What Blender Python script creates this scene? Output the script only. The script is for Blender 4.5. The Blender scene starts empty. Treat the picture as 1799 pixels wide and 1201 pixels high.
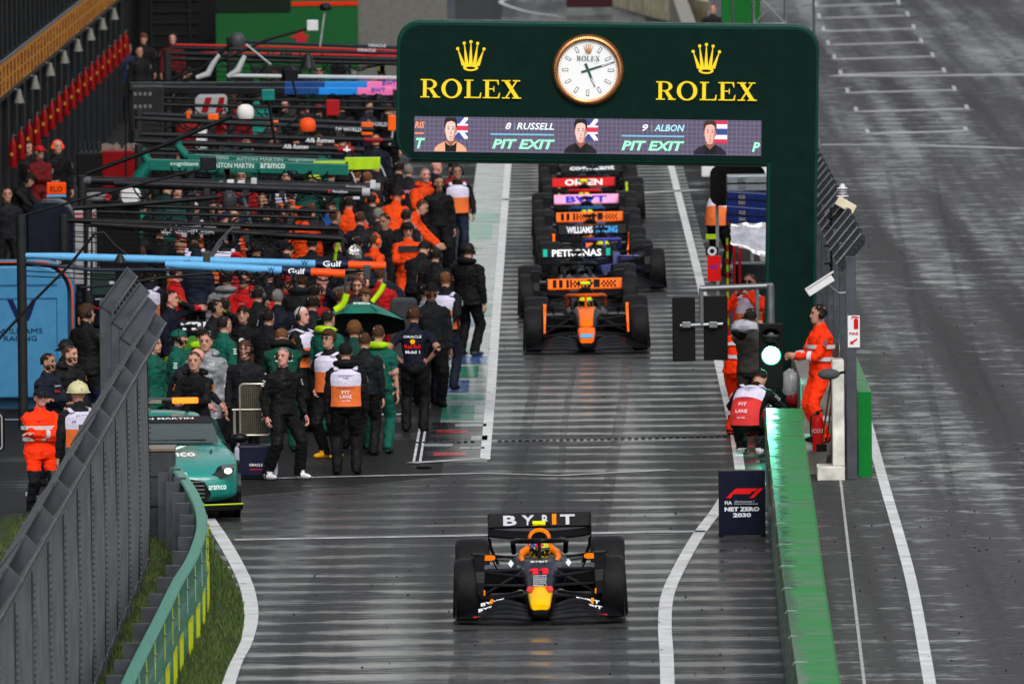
import bpy, bmesh, math, random, mathutils, mathutils.noise
from mathutils import Vector, Matrix
from mathutils.kdtree import KDTree
V = Vector; PI = math.pi; R = math.radians
rnd = random.Random(7)
sc = bpy.context.scene; COL = sc.collection

# ---------------------------------------------------------------- camera, sky, sun, exposure
FPX, H = 25000.0, 11.34                 # focal length in photo pixels, camera height
ROLL = -0.010
_v = Matrix.Rotation(ROLL, 3, 'Z') @ V(((969-899.5)/FPX, (600.5+640)/FPX, -1))
_th = math.atan2(_v.y, -_v.z)
_yaw = math.atan2(_v.x, math.hypot(_v.y, _v.z))
CR = Matrix.Rotation(_yaw, 3, 'Z') @ Matrix.Rotation(PI/2-_th, 3, 'X') @ Matrix.Rotation(ROLL, 3, 'Z')
cam = bpy.data.cameras.new('camera'); camo = bpy.data.objects.new('camera', cam); COL.objects.link(camo)
camo.matrix_world = Matrix.Translation((0, 0, H)) @ CR.to_4x4()
cam.sensor_width = 36; cam.lens = FPX/1799*36; cam.clip_start = 1; cam.clip_end = 6000
cam.dof.use_dof = True; cam.dof.focus_distance = 178; cam.dof.aperture_fstop = 7.1
sc.camera = camo
SUN_EL, SUN_AZ = R(42), R(168)
wd = bpy.data.worlds.new('World'); sc.world = wd; wd.use_nodes = True
nt = wd.node_tree; sky = nt.nodes.new('ShaderNodeTexSky'); sky.sky_type = 'NISHITA'; sky.sun_disc = False
sky.sun_elevation = SUN_EL; sky.sun_rotation = SUN_AZ; sky.dust_density = 4.0; sky.air_density = 1.4
hs = nt.nodes.new('ShaderNodeHueSaturation'); hs.inputs['Saturation'].default_value = .28
nt.links.new(sky.outputs[0], hs.inputs['Color']); nt.links.new(hs.outputs[0], nt.nodes['Background'].inputs[0])
nt.nodes['Background'].inputs[1].default_value = 0.13
sun = bpy.data.lights.new('sun', 'SUN'); suno = bpy.data.objects.new('sun', sun); COL.objects.link(suno)
sun.energy = 1.1; sun.angle = R(30); sun.color = (1, .98, .95)
suno.rotation_euler = (R(90-42), 0, R(12))
sc.view_settings.view_transform = 'Standard'; sc.view_settings.look = 'None'
sc.view_settings.exposure = 0.38; sc.view_settings.gamma = 1

# ---------------------------------------------------------------- pixel <-> world
def ray(px, py): return CR @ V(((px-899.5)/FPX, -(py-600.5)/FPX, -1))
def W(px, py, z=0.0):
    d = ray(px, py); t = (z-H)/d.z; return V((d.x*t, d.y*t, z))
def A(px, py, Y):
    d = ray(px, py); t = Y/d.y; return V((d.x*t, Y, H+d.z*t))
def S(Y): return FPX/math.hypot(Y, H)          # pixels per metre at ground distance Y

# ---------------------------------------------------------------- materials
def lin(c):
    if isinstance(c, str):
        c = [int(c[i:i+2], 16)/255 for i in (1, 3, 5)]
        return tuple(x/12.92 if x <= .04045 else ((x+.055)/1.055)**2.4 for x in c)
    return tuple(c)
MATS = {}
def M(name, col='#808080', rough=.5, metal=0, bump=0, bscale=30, vary=.12, vscale=6, coat=0, emit=None, es=1, alpha=1, trans=0):
    if name in MATS: return MATS[name]
    m = bpy.data.materials.new(name); m.use_nodes = True; n = m.node_tree; N = n.nodes; L = n.links
    b = N['Principled BSDF']; c = lin(col)
    b.inputs['Roughness'].default_value = rough; b.inputs['Metallic'].default_value = metal
    b.inputs['Base Color'].default_value = (*c, 1); b.inputs['Coat Weight'].default_value = coat
    b.inputs['Coat Roughness'].default_value = .06
    b.inputs['Specular IOR Level'].default_value = {'barrie': .04, 'carbon': .03, 'paint_': .07, 'print_': .07, 'tyre_r': .07, 'gantry': .15, 'arch_g': .05, 'visor': .5, 'car_te': .5, 'car_gl': .6, 'plasti': .6, 'clear_': .6, 'clock_': .5, 'ponch': .4}.get(name[:6], .15 if not metal else .5)
    if trans: b.inputs['Transmission Weight'].default_value = trans
    if alpha < 1: b.inputs['Alpha'].default_value = alpha
    if emit is not None:
        b.inputs['Emission Color'].default_value = (*lin(emit), 1); b.inputs['Emission Strength'].default_value = es
    tc = N.new('ShaderNodeTexCoord')
    if vary and emit is None:
        no = N.new('ShaderNodeTexNoise'); no.inputs['Scale'].default_value = vscale; no.inputs['Detail'].default_value = 5
        L.new(tc.outputs['Object'], no.inputs['Vector'])
        mr = N.new('ShaderNodeMapRange'); mr.inputs[1].default_value = .3; mr.inputs[2].default_value = .7
        mr.inputs[3].default_value = 1-vary; mr.inputs[4].default_value = 1+vary
        L.new(no.outputs[0], mr.inputs[0])
        mx = N.new('ShaderNodeVectorMath'); mx.operation = 'SCALE'; mx.inputs[0].default_value = c
        L.new(mr.outputs[0], mx.inputs['Scale']); L.new(mx.outputs[0], b.inputs['Base Color'])
        m2 = N.new('ShaderNodeMapRange'); m2.inputs[1].default_value = .3; m2.inputs[2].default_value = .7
        m2.inputs[3].default_value = max(.03, rough*.75); m2.inputs[4].default_value = min(1, rough*1.3)
        L.new(no.outputs[0], m2.inputs[0]); L.new(m2.outputs[0], b.inputs['Roughness'])
    if bump:
        nb = N.new('ShaderNodeTexNoise'); nb.inputs['Scale'].default_value = bscale; nb.inputs['Detail'].default_value = 4
        L.new(tc.outputs['Object'], nb.inputs['Vector'])
        bp = N.new('ShaderNodeBump'); bp.inputs['Strength'].default_value = bump; bp.inputs['Distance'].default_value = .03
        L.new(nb.outputs[0], bp.inputs['Height']); L.new(bp.outputs[0], b.inputs['Normal'])
    MATS[name] = m; return m
def cloth(col, name=None):
    m = M('cloth_'+(name or str(col)), col, .75, bump=.9, bscale=11, vary=.22, vscale=9)
    m.node_tree.nodes['Principled BSDF'].inputs['Specular IOR Level'].default_value = .18; return m
def paint(col, name=None): return M('paint_'+(name or str(col)), col, .36, coat=.04, vary=.08)
def flat(col, name=None): return M('print_'+(name or str(col)), col, .5, vary=.04)
def glow(col, s=1): return M('glow_%s_%s' % (col, s), '#101010', .5, emit=col, es=s)

# ---------------------------------------------------------------- mesh builder
class MB:
    def __init__(s): s.v = []; s.f = []; s.m = []; s.k = 0
    def add(s, vs, fs, m=0):
        o = len(s.v); s.v += [V(p) for p in vs]; s.f += [tuple(i+o for i in f) for f in fs]; s.m += [m]*len(fs); return s
    def box(s, c, d, m=0, rot=None):
        q = [V((x*d[0]/2, y*d[1]/2, z*d[2]/2)) for x in (-1, 1) for y in (-1, 1) for z in (-1, 1)]
        if rot is not None: q = [rot @ p for p in q]
        return s.add([p+V(c) for p in q], [(0, 1, 3, 2), (4, 6, 7, 5), (0, 4, 5, 1), (2, 3, 7, 6), (0, 2, 6, 4), (1, 5, 7, 3)], m)
    def bb(s, x0, x1, y0, y1, z0, z1, m=0): return s.box(((x0+x1)/2, (y0+y1)/2, (z0+z1)/2), (x1-x0, y1-y0, z1-z0), m)
    def loft(s, rings, m=0, cap=True, close=True):
        n = len(rings[0]); o = len(s.v)
        for r in rings: s.v += [V(p) for p in r]
        for i in range(len(rings)-1):
            for j in range(n if close else n-1):
                k = (j+1) % n
                s.f.append((o+i*n+j, o+i*n+k, o+(i+1)*n+k, o+(i+1)*n+j)); s.m.append(m)
        if cap and close:
            s.f.append(tuple(o+j for j in range(n))[::-1]); s.m.append(m)
            s.f.append(tuple(o+(len(rings)-1)*n+j for j in range(n))); s.m.append(m)
        return s
    def tube(s, pts, r, n=8, m=0, flatt=1.0, up=None):
        pts = [V(p) for p in pts]; rings = []
        rr = r if isinstance(r, (list, tuple)) else [r]*len(pts)
        pu = V(up) if up else None
        for i, p in enumerate(pts):
            d = (pts[min(i+1, len(pts)-1)]-pts[max(i-1, 0)]).normalized()
            if pu is None: pu = V((0, 0, 1)) if abs(d.z) < .9 else V((0, 1, 0))
            a = d.cross(pu).normalized(); b = a.cross(d).normalized()
            if up is None: pu = b
            rings.append([p+a*rr[i]*math.cos(2*PI*k/n)+b*rr[i]*flatt*math.sin(2*PI*k/n) for k in range(n)])
        return s.loft(rings, m)
    def prism(s, poly, org, u, v, depth, m=0, jig=False):
        if jig: s.k += 1; org = V(org)+V(u).cross(V(v)).normalized()*(.0012*s.k)
        w = V(u).cross(V(v)).normalized(); n = len(poly); o = V(org); u = V(u); v = V(v)
        a = [o+u*x+v*y for x, y in poly]; b = [p-w*depth for p in a]
        return s.add(a+b, [tuple(range(n)), tuple(range(2*n-1, n-1, -1))]+[(i, i+n, (i+1) % n+n, (i+1) % n) for i in range(n)], m)
    def ell(s, c, r, nu=14, nv=9, m=0, rot=None):
        c = V(c); rings = []
        for i in range(nv+1):
            t = PI*i/nv; st = max(math.sin(t), .02)
            rg = [V((r[0]*st*math.cos(2*PI*j/nu), r[1]*st*math.sin(2*PI*j/nu), -r[2]*math.cos(t))) for j in range(nu)]
            if rot is not None: rg = [rot @ p for p in rg]
            rings.append([p+c for p in rg])
        return s.loft(rings, m)
    def lathe(s, prof, c=(0, 0, 0), axis='Z', n=20, m=0):
        rings = []
        for r, h in prof:
            r = max(r, .001); rg = []
            for k in range(n):
                a = 2*PI*k/n; x, y = r*math.cos(a), r*math.sin(a)
                p = (x, y, h) if axis == 'Z' else ((h, x, y) if axis == 'X' else (y, h, x))
                rg.append(V(c)+V(p))
            rings.append(rg)
        return s.loft(rings, m)
    def mirror(s):
        n = len(s.v); s.v += [V((-p.x, p.y, p.z)) for p in s.v[:n]]
        s.f += [tuple(i+n for i in f)[::-1] for f in s.f[:]]; s.m += s.m[:]; return s
    def tf(s, mat): s.v = [mat @ p for p in s.v]; return s

def link(o, parent=None):
    COL.objects.link(o)
    if parent is not None: o.parent = parent
    return o
def tag(o, label=None, cat=None, group=None, kind=None):
    if label: o['label'] = label
    if cat: o['category'] = cat
    if group: o['group'] = group
    if kind: o['kind'] = kind
    return o
def mk(name, mb, mats, parent=None, smooth=False, bevel=0, loc=None, recalc=True):
    if not isinstance(mats, (list, tuple)): mats = [mats]
    me = bpy.data.meshes.new(name); me.from_pydata([tuple(p) for p in mb.v], [], mb.f)
    for m in mats: me.materials.append(m)
    me.polygons.foreach_set('material_index', mb.m)
    if recalc:
        bm = bmesh.new(); bm.from_mesh(me); bmesh.ops.recalc_face_normals(bm, faces=bm.faces); bm.to_mesh(me); bm.free()
    if smooth:
        me.polygons.foreach_set('use_smooth', [True]*len(me.polygons))
        if smooth != 2:
            try: me.set_sharp_from_angle(angle=R(42))
            except Exception: pass
    o = bpy.data.objects.new(name, me); link(o, parent)
    if bevel:
        b = o.modifiers.new('bevel', 'BEVEL'); b.width = bevel; b.segments = 2; b.limit_method = 'ANGLE'; b.angle_limit = R(40)
    if loc is not None: o.location = loc
    return o
def thing(name, label, cat, loc=(0, 0, 0), rz=0, group=None):
    o = bpy.data.objects.new(name, None); link(o); o.location = loc; o.rotation_euler = (0, 0, rz); o.empty_display_size = .1
    return tag(o, label, cat, group)
TXT = {}
def text(s, h, org, u=(1, 0, 0), v=(0, 0, 1), mat=None, parent=None, name='lettering', w=None, shear=0, bold=0, align='C', ext=.002, space=1):
    key = (s, shear, bold, ext, space)
    if key not in TXT:
        cu = bpy.data.curves.new('t', 'FONT'); cu.body = s; cu.size = 1; cu.shear = shear; cu.offset = bold; cu.resolution_u = 2
        cu.space_character = space
        to = bpy.data.objects.new('t', cu); COL.objects.link(to)
        me = bpy.data.meshes.new_from_object(to.evaluated_get(bpy.context.evaluated_depsgraph_get()))
        bpy.data.objects.remove(to); bpy.data.curves.remove(cu)
        vs = [p.co.copy() for p in me.vertices]; fs = [tuple(p.vertices) for p in me.polygons]; bpy.data.meshes.remove(me)
        xs = [p.x for p in vs] or [0]; ys = [p.y for p in vs] or [0]
        TXT[key] = (vs, fs, min(xs), max(xs), min(ys), max(ys))
    vs, fs, x0, x1, y0, y1 = TXT[key]
    k = h/(y1-y0) if y1 > y0 else h; kx = (w/(x1-x0)) if w else k
    u = V(u).normalized(); v = V(v).normalized(); org = V(org)
    ox = {'C': (x0+x1)/2, 'L': x0, 'R': x1}[align]
    mb = MB(); mb.add([org+u*(p.x-ox)*kx+v*(p.y-(y0+y1)/2)*k for p in vs], fs)
    return mk(name, mb, mat, parent, recalc=False)
def strip(name, pts, w, mat, z=.012, label=None, closed=False):
    """painted line on the ground along a polyline (pixels), width in metres"""
    P = [W(*p) for p in pts]; L = []
    mb = MB()
    for i in range(len(P)):
        d = (P[min(i+1, len(P)-1)]-P[max(i-1, 0)]); d = V((d.x, d.y, 0)).normalized(); nrm = V((d.y, -d.x, 0))
        L += [P[i]-nrm*w/2+V((0, 0, z)), P[i]+nrm*w/2+V((0, 0, z))]
    mb.add(L, [(2*i, 2*i+1, 2*i+3, 2*i+2) for i in range(len(P)-1)])
    o = mk(name, mb, mat); return tag(o, kind='structure')
def smooth_pts(pts, n=6):
    out = []
    for i in range(len(pts)-1):
        p0 = pts[max(i-1, 0)]; p1 = pts[i]; p2 = pts[i+1]; p3 = pts[min(i+2, len(pts)-1)]
        for k in range(n):
            t = k/n
            out.append(tuple(.5*((2*b)+(c-a)*t+(2*a-5*b+4*c-d)*t*t+(-a+3*b-3*c+d)*t**3) for a, b, c, d in zip(p0, p1, p2, p3)))
    out.append(tuple(pts[-1])); return out
# ---------------------------------------------------------------- ground and painted surfaces
def asphalt(name, base, lo, hi, period=1.75, sx=.35, sy=3.2, stripe=1.0, vscale=.25, tint=(1, 1, 1.03), dry=.22, wb=.18):
    m = bpy.data.materials.new(name); m.use_nodes = True; n = m.node_tree; N = n.nodes; L = n.links; b = N['Principled BSDF']
    tc = N.new('ShaderNodeTexCoord')
    def noise(scl, detail=4, rough=.5):
        mp = N.new('ShaderNodeMapping'); mp.inputs['Scale'].default_value = scl; L.new(tc.outputs['Object'], mp.inputs[0])
        t = N.new('ShaderNodeTexNoise'); t.inputs['Scale'].default_value = 1; t.inputs['Detail'].default_value = detail
        t.inputs['Roughness'].default_value = rough; L.new(mp.outputs[0], t.inputs[0]); return t.outputs[0]
    def math_(op, a, b_=None, c_=None):
        t = N.new('ShaderNodeMath'); t.operation = op
        for i, x in enumerate((a, b_, c_)):
            if x is None: continue
            if isinstance(x, (int, float)): t.inputs[i].default_value = x
            else: L.new(x, t.inputs[i])
        return t.outputs[0]
    def rng(x, a, b_, c_, d): 
        t = N.new('ShaderNodeMapRange'); L.new(x, t.inputs[0])
        for i, q in enumerate((a, b_, c_, d)): t.inputs[i+1].default_value = q
        return t.outputs[0]
    sp = N.new('ShaderNodeSeparateXYZ'); L.new(tc.outputs['Object'], sp.inputs[0])
    warp = noise((.10, .09, 1), 2)
    ph = math_('ADD', math_('MULTIPLY', sp.outputs['Y'], 2*PI/period), math_('MULTIPLY', warp, 9.0))
    w = math_('POWER', math_('MULTIPLY_ADD', math_('SINE', ph), .5, .5), 3.0)
    rag = noise((sx, sy, 1), 7, .68); comb = noise((sx*2.2, sy*3.5, 1), 5, .7)
    big = noise((.30, .045, 1), 4, .6); lane = noise((1.25, .012, 1), 3)
    amt = rng(big, .36, .62, .35, 1.1)
    wet = math_('MULTIPLY', math_('MULTIPLY', w, amt), math_('MULTIPLY', rng(comb, .3, .65, .35, 1.25), stripe))
    wet = math_('ADD', wet, rng(rag, .36, .72, -.32, .62))
    wet = math_('ADD', wet, rng(comb, .35, .7, -.16, .22)); wet = math_('ADD', wet, rng(lane, .33, .62, -.32, .12)); wet = math_('ADD', wet, rng(big, .35, .7, -.18, .22))
    wet = rng(wet, .22-wb, .86-wb, 0, 1)
    rg = rng(wet, 0, 1, hi, lo)
    L.new(rg, b.inputs['Roughness'])
    fine = noise((9, 9, 9), 3)
    k = math_('MULTIPLY', math_('MULTIPLY', rng(lane, .3, .7, .7, 1.35), rng(fine, .3, .7, .75, 1.25)), rng(rag, .3, .7, 1.15, .8))
    vm = N.new('ShaderNodeVectorMath'); vm.operation = 'SCALE'; vm.inputs[0].default_value = tuple(base*t for t in tint); L.new(k, vm.inputs['Scale'])
    L.new(vm.outputs[0], b.inputs['Base Color'])
    b.inputs['Specular IOR Level'].default_value = .9
    bp = N.new('ShaderNodeBump'); bp.inputs['Strength'].default_value = .35; bp.inputs['Distance'].default_value = .004
    hh = math_('ADD', noise((2.5, 9, 5), 3), math_('MULTIPLY', noise((40, 40, 40), 2), .35)); L.new(hh, bp.inputs['Height']); L.new(bp.outputs[0], b.inputs['Normal'])
    df = N.new('ShaderNodeBsdfDiffuse'); L.new(vm.outputs[0], df.inputs[0]); L.new(bp.outputs[0], df.inputs['Normal'])
    mx = N.new('ShaderNodeMixShader'); L.new(rng(wet, .05, .85, dry, 1.0), mx.inputs[0]); L.new(df.outputs[0], mx.inputs[1]); L.new(b.outputs[0], mx.inputs[2])
    L.new(mx.outputs[0], N['Material Output'].inputs['Surface'])
    return m
A_PIT = asphalt('wet_pit_asphalt', .036, .13, .42, sx=1.1, sy=8)
A_BOX = asphalt('wet_box_asphalt', .014, .12, .5, period=5.5, stripe=.5, wb=-.12)
A_TRK = asphalt('damp_track_asphalt', .062, .16, .5, period=2.6, stripe=.25, sx=1.6, sy=1.6, dry=.12)
def sheet(name, pix, mat, z, pts=None):
    P = pts or [W(*p) for p in pix]
    o = mk(name, MB().add([V((p[0], p[1], z)) for p in P], [tuple(range(len(P)))]), mat)
    if o.data.polygons[0].normal.z < 0: o.data.flip_normals()
    return tag(o, kind='structure')
sheet('ground', None, A_BOX, 0, [(-1500, -200), (1500, -200), (1500, 4000), (-1500, 4000)])
XL, XR = -.95, 2.72
sheet('pit_lane', None, A_PIT, .004, [(-5.6, 60), (2.75, 60), (2.75, 186), (2.6, 520), (-1.6, 520), (-1.6, 192), (-5.6, 186)])
sheet('verge_strip', None, asphalt('red_tinted_asphalt', .030, .12, .4, sx=1.6, sy=3, stripe=.3, tint=(1.9, .65, .65), wb=.05), .0082, [(2.72, 168), (3.06, 168), (3.28, 186), (2.9, 186)])
sheet('race_track', None, A_TRK, .0042, [(2.76, 60), (40, 60), (40, 1500), (3.3, 1500), (3.3, 187), (2.76, 187)])
WHITE = M('road_paint', (.55, .55, .56), .35, vary=.3, vscale=2.2)
LWHITE = M('worn_road_paint', (.33, .33, .34), .35, vary=.45, vscale=3)
# pale painted band beside the fast lane with green, blue, dark and red patches
def patchmat(name, c): return M(name, c, .16, vary=.35, vscale=1.5)
BAND = patchmat('pale_band_paint', (.34, .39, .38)); GB = patchmat('green_band_paint', (.03, .22, .15)); BB = patchmat('blue_band_paint', (.05, .11, .28))
DB = patchmat('black_band_paint', (.02, .02, .025)); RB_ = patchmat('red_band_paint', (.45, .02, .03)); GB2 = patchmat('pale_green_band_paint', (.12, .33, .26))
def yrow(y): return W(850, y).y
def band(y0, y1, x0, x1, mat, z, name='painted_band'):
    return sheet(name, None, mat, z, [(x0, yrow(y1)), (x1, yrow(y1)), (x1, yrow(y0)), (x0, yrow(y0))])
band(285, 742, -1.72, -1.04, BAND, .008)
for i, (y0, y1, mt) in enumerate([(375, 392, GB2), (395, 420, GB2), (470, 480, GB2), (536, 556, GB2), (560, 574, BB), (604, 622, GB), (626, 640, BB), (644, 664, GB), (668, 690, BB), (694, 704, GB2), (712, 738, GB)]):
    band(y0, y1, -1.72, -1.12-.12*(i % 3), mt, .012)
band(742, 812, -1.95, -1.0, DB, .008)
for y0, y1, x0, x1 in [(756, 761, -1.75, -1.3), (795, 801, -1.75, -1.3)]:
    band(y0, y1, x0, x1, RB_, .012)
for y0, y1, x0, x1 in [(745, 750, -1.5, -1.05), (766, 774, -1.25, -1.02), (779, 784, -1.9, -1.5), (786, 789, -1.4, -1.05)]:
    band(y0, y1, x0, x1, BAND, .012)
# white lines
strip('white_line', [(893, 284), (873, 540), (862, 700), (852, 808)], .14, WHITE)
strip('white_line', [(1178, 288), (1225, 475), (1268, 660), (1291, 760), (1300, 826)], .14, WHITE)
strip('white_line', smooth_pts([(1290, 845), (1262, 893), (1225, 943), (1190, 1005), (1172, 1050), (1168, 1100), (1171, 1150), (1173, 1215)]), .155, WHITE)
strip('white_line', smooth_pts([(366, 912), (392, 950), (420, 1000), (436, 1040), (441, 1085), (430, 1130), (412, 1165), (396, 1215)]), .17, WHITE)
strip('white_line', smooth_pts([(1486, 560), (1500, 650), (1530, 765), (1556, 860), (1585, 960), (1607, 1050), (1636, 1215)]), .135, WHITE)
strip('white_line', [(1463, 690), (1475, 830), (1490, 960), (1520, 1215)], .035, LWHITE)
strip('white_line', [(412, 949), (800, 942), (1240, 934)], .28, LWHITE)
strip('white_line', [(480, 841), (850, 832), (980, 836), (1180, 826)], .2, LWHITE)
strip('white_line', [(727, 812), (745, 712)], .035, WHITE)
strip('white_line', [(738, 812), (754, 712)], .035, WHITE)
strip('white_line', [(722, 814), (848, 806)], .25, LWHITE)
strip('white_line', [(878, 352), (960, 348)], .5, LWHITE)
strip('white_line', [(1120, 340), (1236, 334)], .5, LWHITE)
strip('white_line', [(0, 738), (45, 738)], .3, LWHITE)
strip('white_line', smooth_pts([(985, 30), (930, 22), (895, 12), (880, 4), (900, -2), (970, -6)]), .16, LWHITE)
strip('white_line', [(1462, 134), (1600, 134), (1799, 132)], 1.0, LWHITE)
strip('white_line', [(1440, 255), (1620, 256), (1799, 262)], .5, LWHITE)
dm = MB()
for i in range(46):
    if 838 < 734+i*12 < 872: continue
    p = W(734+i*12, 779-i*.27); dm.box((p.x, p.y, .02), (.055, .22, .012))
tag(mk('drain_grating', dm, M('drain_metal', '#15161a', .4)), kind='structure')
TM = M('tyre_mark', (.018, .018, .02), .5, vary=.4, vscale=3); PM = M('pale_scuff', (.16, .16, .165), .3, vary=.5, vscale=4)
for pts_, w_, m_ in [([(1548, 800), (1556, 775), (1600, 768), (1660, 766)], .06, TM),
                     ([(1640, 300), (1680, 480), (1720, 640), (1790, 800)], .10, TM), ([(1560, 300), (1590, 460), (1625, 640), (1680, 900)], .12, TM), 
                     ([(985, 300), (968, 480), (935, 700), (905, 850), (880, 930)], .16, TM), ([(1110, 300), (1110, 480), (1100, 660), (1070, 850), (1055, 940)], .16, TM), ([(1010, 640), (990, 760), (985, 900)], .10, TM), ([(820, 1110), (800, 1215)], .2, TM), ([(1085, 1100), (1090, 1215)], .2, TM)]:
    o = strip('tyre_mark', smooth_pts(pts_, 5), w_, m_, z=.0085)
MT_ = TM.node_tree; _t = MT_.nodes.new('ShaderNodeBsdfTransparent'); _m = MT_.nodes.new('ShaderNodeMixShader'); _c = MT_.nodes.new('ShaderNodeTexCoord'); _p = MT_.nodes.new('ShaderNodeMapping'); _p.inputs['Scale'].default_value = (6, 1.2, 1); _q = MT_.nodes.new('ShaderNodeTexNoise'); _q.inputs['Scale'].default_value = 1; _q.inputs['Detail'].default_value = 6
MT_.links.new(_c.outputs['Object'], _p.inputs[0]); MT_.links.new(_p.outputs[0], _q.inputs[0]); _r = MT_.nodes.new('ShaderNodeMapRange'); _r.inputs[1].default_value = .35; _r.inputs[2].default_value = .65; _r.inputs[3].default_value = .0; _r.inputs[4].default_value = .38; MT_.links.new(_q.outputs[0], _r.inputs[0])
MT_.links.new(_r.outputs[0], _m.inputs[0]); MT_.links.new(_t.outputs[0], _m.inputs[1]); MT_.links.new(MT_.nodes['Principled BSDF'].outputs[0], _m.inputs[2]); MT_.links.new(_m.outputs[0], MT_.nodes['Material Output'].inputs['Surface'])
sp_ = MB()
for i in range(700):
    y_ = rnd.uniform(150, 330); x_ = rnd.uniform(3.4, 9) if rnd.random() < .6 else rnd.uniform(-3.5, 2.4); r_ = rnd.uniform(.004, .012)
    sp_.box((x_, y_, .012), (r_*2, r_*5, .012), 0)
tag(mk('rubber_crumbs', sp_, M('rubber_black', '#08080a', .7)), 'scattered black rubber crumbs on the wet asphalt', 'rubber crumbs', kind='stuff')
# grid slots on the main straight
for i, (xa, xb, y) in enumerate([(1525, 1698, 233), (1505, 1700, 194), (1490, 1678, 161), (1478, 1660, 129), (1467, 1640, 102), (1456, 1620, 77), (1448, 1607, 53), (1440, 1596, 30), (1434, 1580, 9)]):
    strip('grid_slot_marking', [(xa, y+3), (xb, y-2)], .75, LWHITE)
    strip('grid_slot_marking', [(xa, y+4), (xa-2, y-5)], .09, LWHITE)
    strip('grid_slot_marking', [(xb, y), (xb-3, y-9)], .09, LWHITE)
# grass verge, bottom left
GR = M('verge_grass', (.024, .042, .010), .9, bump=1, bscale=25, vary=.55, vscale=2.5)
gp = [W(*p) for p in [(362, 920), (378, 965), (405, 1010), (424, 1050), (430, 1085), (424, 1125), (400, 1175), (380, 1230)]]
gpts = [(-7.2, gp[0].y+2), (gp[0].x, gp[0].y+1)]+[(p.x, p.y) for p in gp]+[(-3.7, 120), (-7.2, 120)]
sheet('grass_verge', None, GR, .016, gpts)
from mathutils.geometry import tessellate_polygon
def inside(x, y, poly):
    c = False; j = len(poly)-1
    for i in range(len(poly)):
        if (poly[i][1] > y) != (poly[j][1] > y) and x < (poly[j][0]-poly[i][0])*(y-poly[i][1])/(poly[j][1]-poly[i][1])+poly[i][0]: c = not c
        j = i
    return c
gb = MB(); cnt = 0
while cnt < 26000:
    y = rnd.uniform(146, 184); x = rnd.uniform(-7, -3)
    if not inside(x, y, gpts): continue
    if rnd.random() > .35+.65*math.sin(x*3.1+y*.7)**2: continue
    cnt += 1; h = rnd.uniform(.03, .10)*(1.6 if rnd.random() < .05 else 1); a = rnd.uniform(0, 2*PI); w_ = .006+.006*rnd.random(); dx, dy = rnd.uniform(-.5, .5)*h, rnd.uniform(-.5, .5)*h
    c_, s_ = math.cos(a)*w_, math.sin(a)*w_*.3
    gb.add([(x-w_, y, .015), (x+w_, y, .015), (x+dx, y+dy, .015+h)], [(0, 1, 2)], 0 if rnd.random() < .6 else (1 if rnd.random() < .8 else 2))
tag(mk('grass_blades', gb, [M('blade_green', (.034, .060, .013), .7), M('blade_pale', (.055, .080, .02), .7), M('blade_straw', (.10, .09, .035), .8)], recalc=False),
    'short dark wet grass growing on the verge', 'grass', kind='stuff')
for px, py in [(258, 971), (185, 1070), (184, 1105)]:
    p = W(px, py); o = mk('dandelion', MB().ell((0, 0, .09), (.025, .02, .012)).tube([(0, 0, 0), (0, 0, .085)], .004, 5), M('flower_orange', '#e07a10', .7)); o.location = p
    tag(o, {258: 'tiny orange flower in the verge, the farthest up', 185: 'tiny orange flower low between the fence posts', 184: 'tiny orange flower, nearest the camera'}[px], 'flower', 'small flowers in the grass')

# ---------------------------------------------------------------- arch with the clock
YA = 205.0
GREEN = M('arch_green', (.0016, .0125, .0095), .5, coat=0, vary=.18)
GREEN2 = M('arch_green_edge', (.004, .036, .027), .4, coat=.05, vary=.05)
YEL = M('arch_yellow', (.85, .60, .02), .45, vary=.03)
arch = thing('pit_exit_arch', 'dark green arch over the pit exit with yellow crowns, round clock and driver screen', 'arch')
base = A(1388, 742, YA); base.z = 0
arch.location = base; arch.rotation_euler = (0, .0225, 0)
_ai = (Matrix.Translation(base) @ Matrix.Rotation(.0225, 4, 'Y')).inverted()
def al(px, py, dy=0): p = _ai @ A(px, py, YA); return V((p.x, dy, p.z))
def rrect(x0, z0, x1, z1, r, corners=(1, 1, 1, 1), n=6):
    pts = []
    for (cx, cz, a0), use in zip([(x1-r, z1-r, 0), (x0+r, z1-r, 90), (x0+r, z0+r, 180), (x1-r, z0+r, 270)], corners):
        if use: pts += [(cx+r*math.cos(R(a0+90*i/n)), cz+r*math.sin(R(a0+90*i/n))) for i in range(n+1)]
        else: pts.append({0: (x1, z1), 90: (x0, z1), 180: (x0, z0), 270: (x1, z0)}[a0])
    return pts
TLp, BRp = al(698, 38), al(1439, 283)
BL = al(698, 279)
x0, x1 = TLp.x, al(1439, 60).x; z1 = al(1100, 39).z; z0 = al(1000, 284).z; xc = al(1347, 300).x
ex, ez = (1, 0, 0), (0, 0, 1)
outer = rrect(x0, z0, x1, z1, .34, (1, 1, 1, 0))
outer = outer[:-1]+[(xc, z0), (xc, -.0), (x1, -.0)]
mb = MB().prism(outer, (0, -.27, 0), ex, ez, .55)
mk('arch_frame', mb, GREEN2, arch, bevel=.03)
inner = rrect(x0+.05, z0+.05, x1-.04, z1-.07, .3, (1, 1, 1, 0))
inner = inner[:-1]+[(xc+.05, z0+.05), (xc+.05, .02), (x1-.04, .02)]
mk('face_panel', MB().prism(inner, (0, -.29, 0), ex, ez, .04), GREEN, arch)
mb = MB()
for px in (728, 1338): mb.bb(al(px, 150).x-.004, al(px, 150).x+.004, -.293, -.289, al(px, 276).z, al(px, 55).z)
mb.bb(x0+.2, xc, -.31, .31, z0-.03, z0-.002)
q_ = al(1032, 196); mb.bb(q_.x-.003, q_.x+.003, -.293, -.289, al(1032, 206).z, al(1032, 186).z)
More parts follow.
